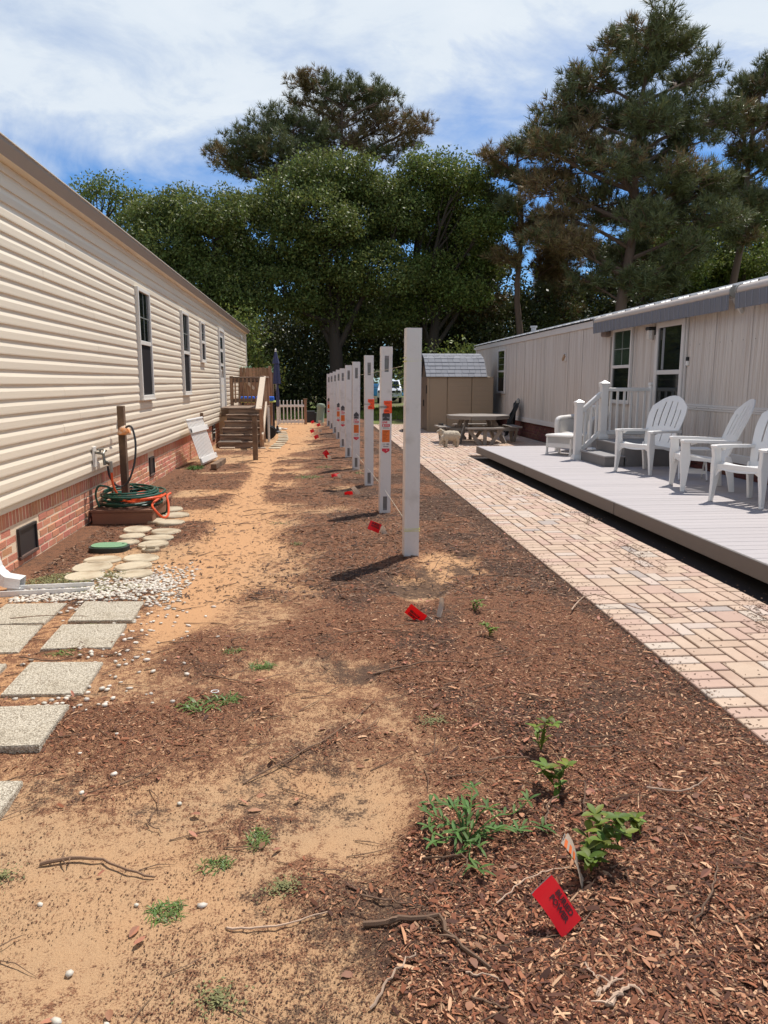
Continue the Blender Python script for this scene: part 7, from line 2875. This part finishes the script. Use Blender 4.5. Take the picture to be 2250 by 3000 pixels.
pine('dark pine at the right frame edge, taller than the mobile home roof', (18.6, 34.0, 0), 15.2, .25, [(0.68, 0.65, 14.10, 1.03), (1.50, 0.52, 14.83, 1.07), (-0.75, -1.38, 12.32, 0.94), (1.74, 0.65, 13.03, 1.13), (0.20, -0.58, 11.29, 1.10), (1.66, -0.16, 10.90, 1.03), (0.77, 1.54, 10.48, 0.94), (0.34, -1.39, 9.05, 1.00), (0.04, -1.01, 7.82, 0.89), (1.70, -1.25, 13.19, 1.24), (3.35, 1.12, 11.87, 1.34)], 7, .42, lean=(.9, 0), group='pines at the right')
thin = [(7.4, 39.0, 9.2, 'thin pine trunk just right of the oak trio'), (8.3, 43.0, 10.0, 'thin pine with orange tinged needles over the shed'), (10.9, 38.0, 8.8, 'thin pine close to the slender pine on its right'), (12.9, 42.0, 10.0, 'thin pine behind the trunk of the very tall pine'),
        (16.6, 41.0, 11.0, 'thin pine standing between tall pine and right edge pine'), (19.6, 44.0, 12.0, 'thin pine far behind the right edge pine'), (22.0, 40.0, 13.5, 'thin pine nearest the right frame edge'), (6.4, 44.0, 9.0, 'thin pine seen low through the gap beside the oak trunk')]
for i, (x, y, h, lb) in enumerate(thin):
    q = random.Random(50 + i)
    lob = [(q.uniform(-1.3, 1.3), q.uniform(-.8, .8), h * q.uniform(.45, 1.0), q.uniform(.7, 1.25)) for _ in range(10)]
    pine(lb, (x, y, 0), h, .14, lob, 20 + i, .6, group='thin pines beyond the mobile home')

# undergrowth in front of and between the trunks: one mass
def undergrowth(name, label, n, xr, yr, zmax, m, seed, size=.17, keep=None, gap=.45):
    r = np.random.default_rng(seed)
    k = n // 70
    cx = r.uniform(*xr, k)
    cy = r.uniform(*yr, k)
    hmax = zmax * (.45 + .75 * fbm(cx * .35, cy * .2, seed, 3, 1.0))
    cz = r.random(k) ** 1.0 * hmax
    ok = fbm(cx * .6 + 9, cz * .6, seed + 5, 3, 1.0) > gap * .9
    cx, cy, cz = cx[ok], cy[ok], cz[ok]
    idx = np.repeat(np.arange(len(cx)), 70)
    c = np.stack([cx, cy, cz], -1)[idx] + r.normal(size=(len(idx), 3)) * np.array([.42, .42, .34])
    c = c[c[:, 2] > .02]
    if keep is not None:
        c = c[keep(c)]
    o = leaves_np(name, c, size, .6, m, None, seed=seed)
    tag(o, label, 'undergrowth', kind='stuff')


sight2 = lambda w: sight(w) & ~((w[:, 2] < 1.0) & (w[:, 1] < 38) & (w[:, 0] < 3.2) & (w[:, 0] > -3))
undergrowth('undergrowth', 'dark tangled shrubs filling the wood edge behind porch and posts', 130000, (-9.5, 9.0), (38.5, 46), 7.4, M_under, 31, keep=sight2, gap=.38)
undergrowth('undergrowth', 'dark tangled shrubs below the pines beyond the mobile home', 150000, (7.0, 28.0), (36, 48), 8.6, M_under, 32, keep=sight2, gap=.46)
undergrowth('far_woods', 'far off woodland seen as one dark mass', 70000, (-30, 45), (62, 80), 9.0, M_under, 33, size=.34, keep=sight, gap=.40)
undergrowth('far_woods', 'farthest woodland closing the view behind the parked cars', 50000, (-30, 60), (86, 98), 11.0, M_under, 34, size=.5, gap=.28)
# saplings near the house corner
broadleaf('small light green sapling beside the house corner beyond the fence', (-2.9, 31.0, 0), 1.4, .05, [Lb(0, 0, 2.6, .9, .8, 1.0), Lb(.5, .2, 1.7, .8, .7, .7), Lb(-.2, 0, 3.7, .6, .6, .7)], 4200, .13, M_oak2, 808, cat='sapling')
broadleaf('yellow green shrub just beyond the shed roof', (4.9, 30.5, 0), .9, .05, [Lb(0, 0, 1.9, 1.0, .8, .9), Lb(.9, .3, 2.3, .8, .7, .7), Lb(-.8, 0, 1.6, .7, .7, .7)], 4200, .13, M_oak2, 909, cat='shrub')

# grass beyond the gate, patchy
pts = []
rg = random.Random(77)
gv = []
N_ = 26000
gx = RNG.uniform(-5, 8, N_ * 2)
gy = RNG.uniform(31.5, 46, N_ * 2)
kk = fbm(gx * .35, gy * .35, 61, 3, 1.0) > .44
gx, gy = gx[kk][:N_], gy[kk][:N_]
n = len(gx)
a = RNG.uniform(0, 2 * PI, n)
h = RNG.uniform(.05, .17, n)
w = RNG.uniform(.010, .022, n)
b0 = np.stack([gx, gy, np.full(n, -.06)], -1)
s = np.stack([np.cos(a), np.sin(a), np.zeros(n)], -1) * w[:, None]
tipo = np.stack([RNG.normal(0, .05, n), RNG.normal(0, .05, n), h], -1)
v = np.stack([b0 - s, b0 + s, b0 + tipo + s * .2, b0 + tipo - s * .2], 1).reshape(-1, 3)
M_fargrass = mat('sunlit meadow grass', S(128, 142, 56), 0.6, rand=.35, rhue=.03, trans=.25)
o = put('grass', np_mesh('grass', v, np.arange(n * 4).reshape(n, 4), M_fargrass))
tag(o, 'sunlit yellow green grass beyond the picket gate', 'grass', kind='stuff')

# ------------------------------------------------------------------ far parked cars
def car(label, loc, rz, paint, suv=True):
    t = thing('parked_car', label, 'car', loc, rz, 'far parked cars')
    zt = 1.72 if suv else 1.42
    prof = [(-2.25, .42), (-2.28, .80), (-2.15, 1.0), (-1.15, 1.08), (-.55, zt - .08), (-.35, zt), (1.55 if suv else .9, zt), (2.1 if suv else 1.7, 1.06), (2.28, .98), (2.28, .42)]
    b = MB()
    vs, fs = [], []
    n = len(prof)
    for x, tuck in ((-.90, 0), (.90, 0)):
        for y, z in prof:
            k = .16 * max(0, (z - 1.05) / .6)
            vs.append((x * (1 - k), y, z))
    fs = [tuple(range(n)), tuple(range(2 * n - 1, n - 1, -1))] + [(i, i + n, (i + 1) % n + n, (i + 1) % n) for i in range(n)]
    b.add(vs, fs)
    o = fix_normals(b.build('body', paint, t))
    md = o.modifiers.new('bevel', 'BEVEL')
    md.width = .07
    md.segments = 3
    b = MB()
    b.add([(-.74, -1.10, 1.12), (.74, -1.10, 1.12), (.66, -.58, zt - .12), (-.66, -.58, zt - .12)], [(0, 1, 2, 3)])
    g_ = b.build('windscreen', M_glass, t)
    g_.location = (0, -.03, .02)
    for s in (-1, 1):
        b = MB()
        b.add([(s * .895, -.95, 1.12), (s * .895, 1.6, 1.12), (s * .80, 1.45, zt - .10), (s * .80, -.45, zt - .10)], [(0, 1, 2, 3)])
        b.build('side_window', M_glass, t)
        for y in (-1.4, 1.4):
            MB().lathe([(.2, -.11), (.34, -.11), (.36, 0), (.34, .11), (.2, .11)], 18, Matrix.Translation((s * .80, y, .36)) @ Matrix.Rotation(PI / 2, 4, 'Y')).build('wheel', M_black, t)
        b = MB()
        b.box((s * .66 - .18, -2.30, .78), (s * .66 + .18, -2.2, .95), bev=.03)
        b.build('headlight', M_chrome, t)
    MB().box((-.42, -2.31, .78), (.42, -2.24, .93), bev=.02).build('grille', M_black, t)
    MB().box((-.80, -2.33, .42), (.80, -2.2, .60), bev=.03).build('bumper', paint, t)
    return t


car('white sport utility car parked far away among the trees, seen between the two nearest posts', (5.35, 58.0, -.06), math.radians(-6), M_car)
car('blue car parked far away beside the white one, seen between second and third post', (4.55, 63.0, -.06), math.radians(70), M_carblue, suv=False)
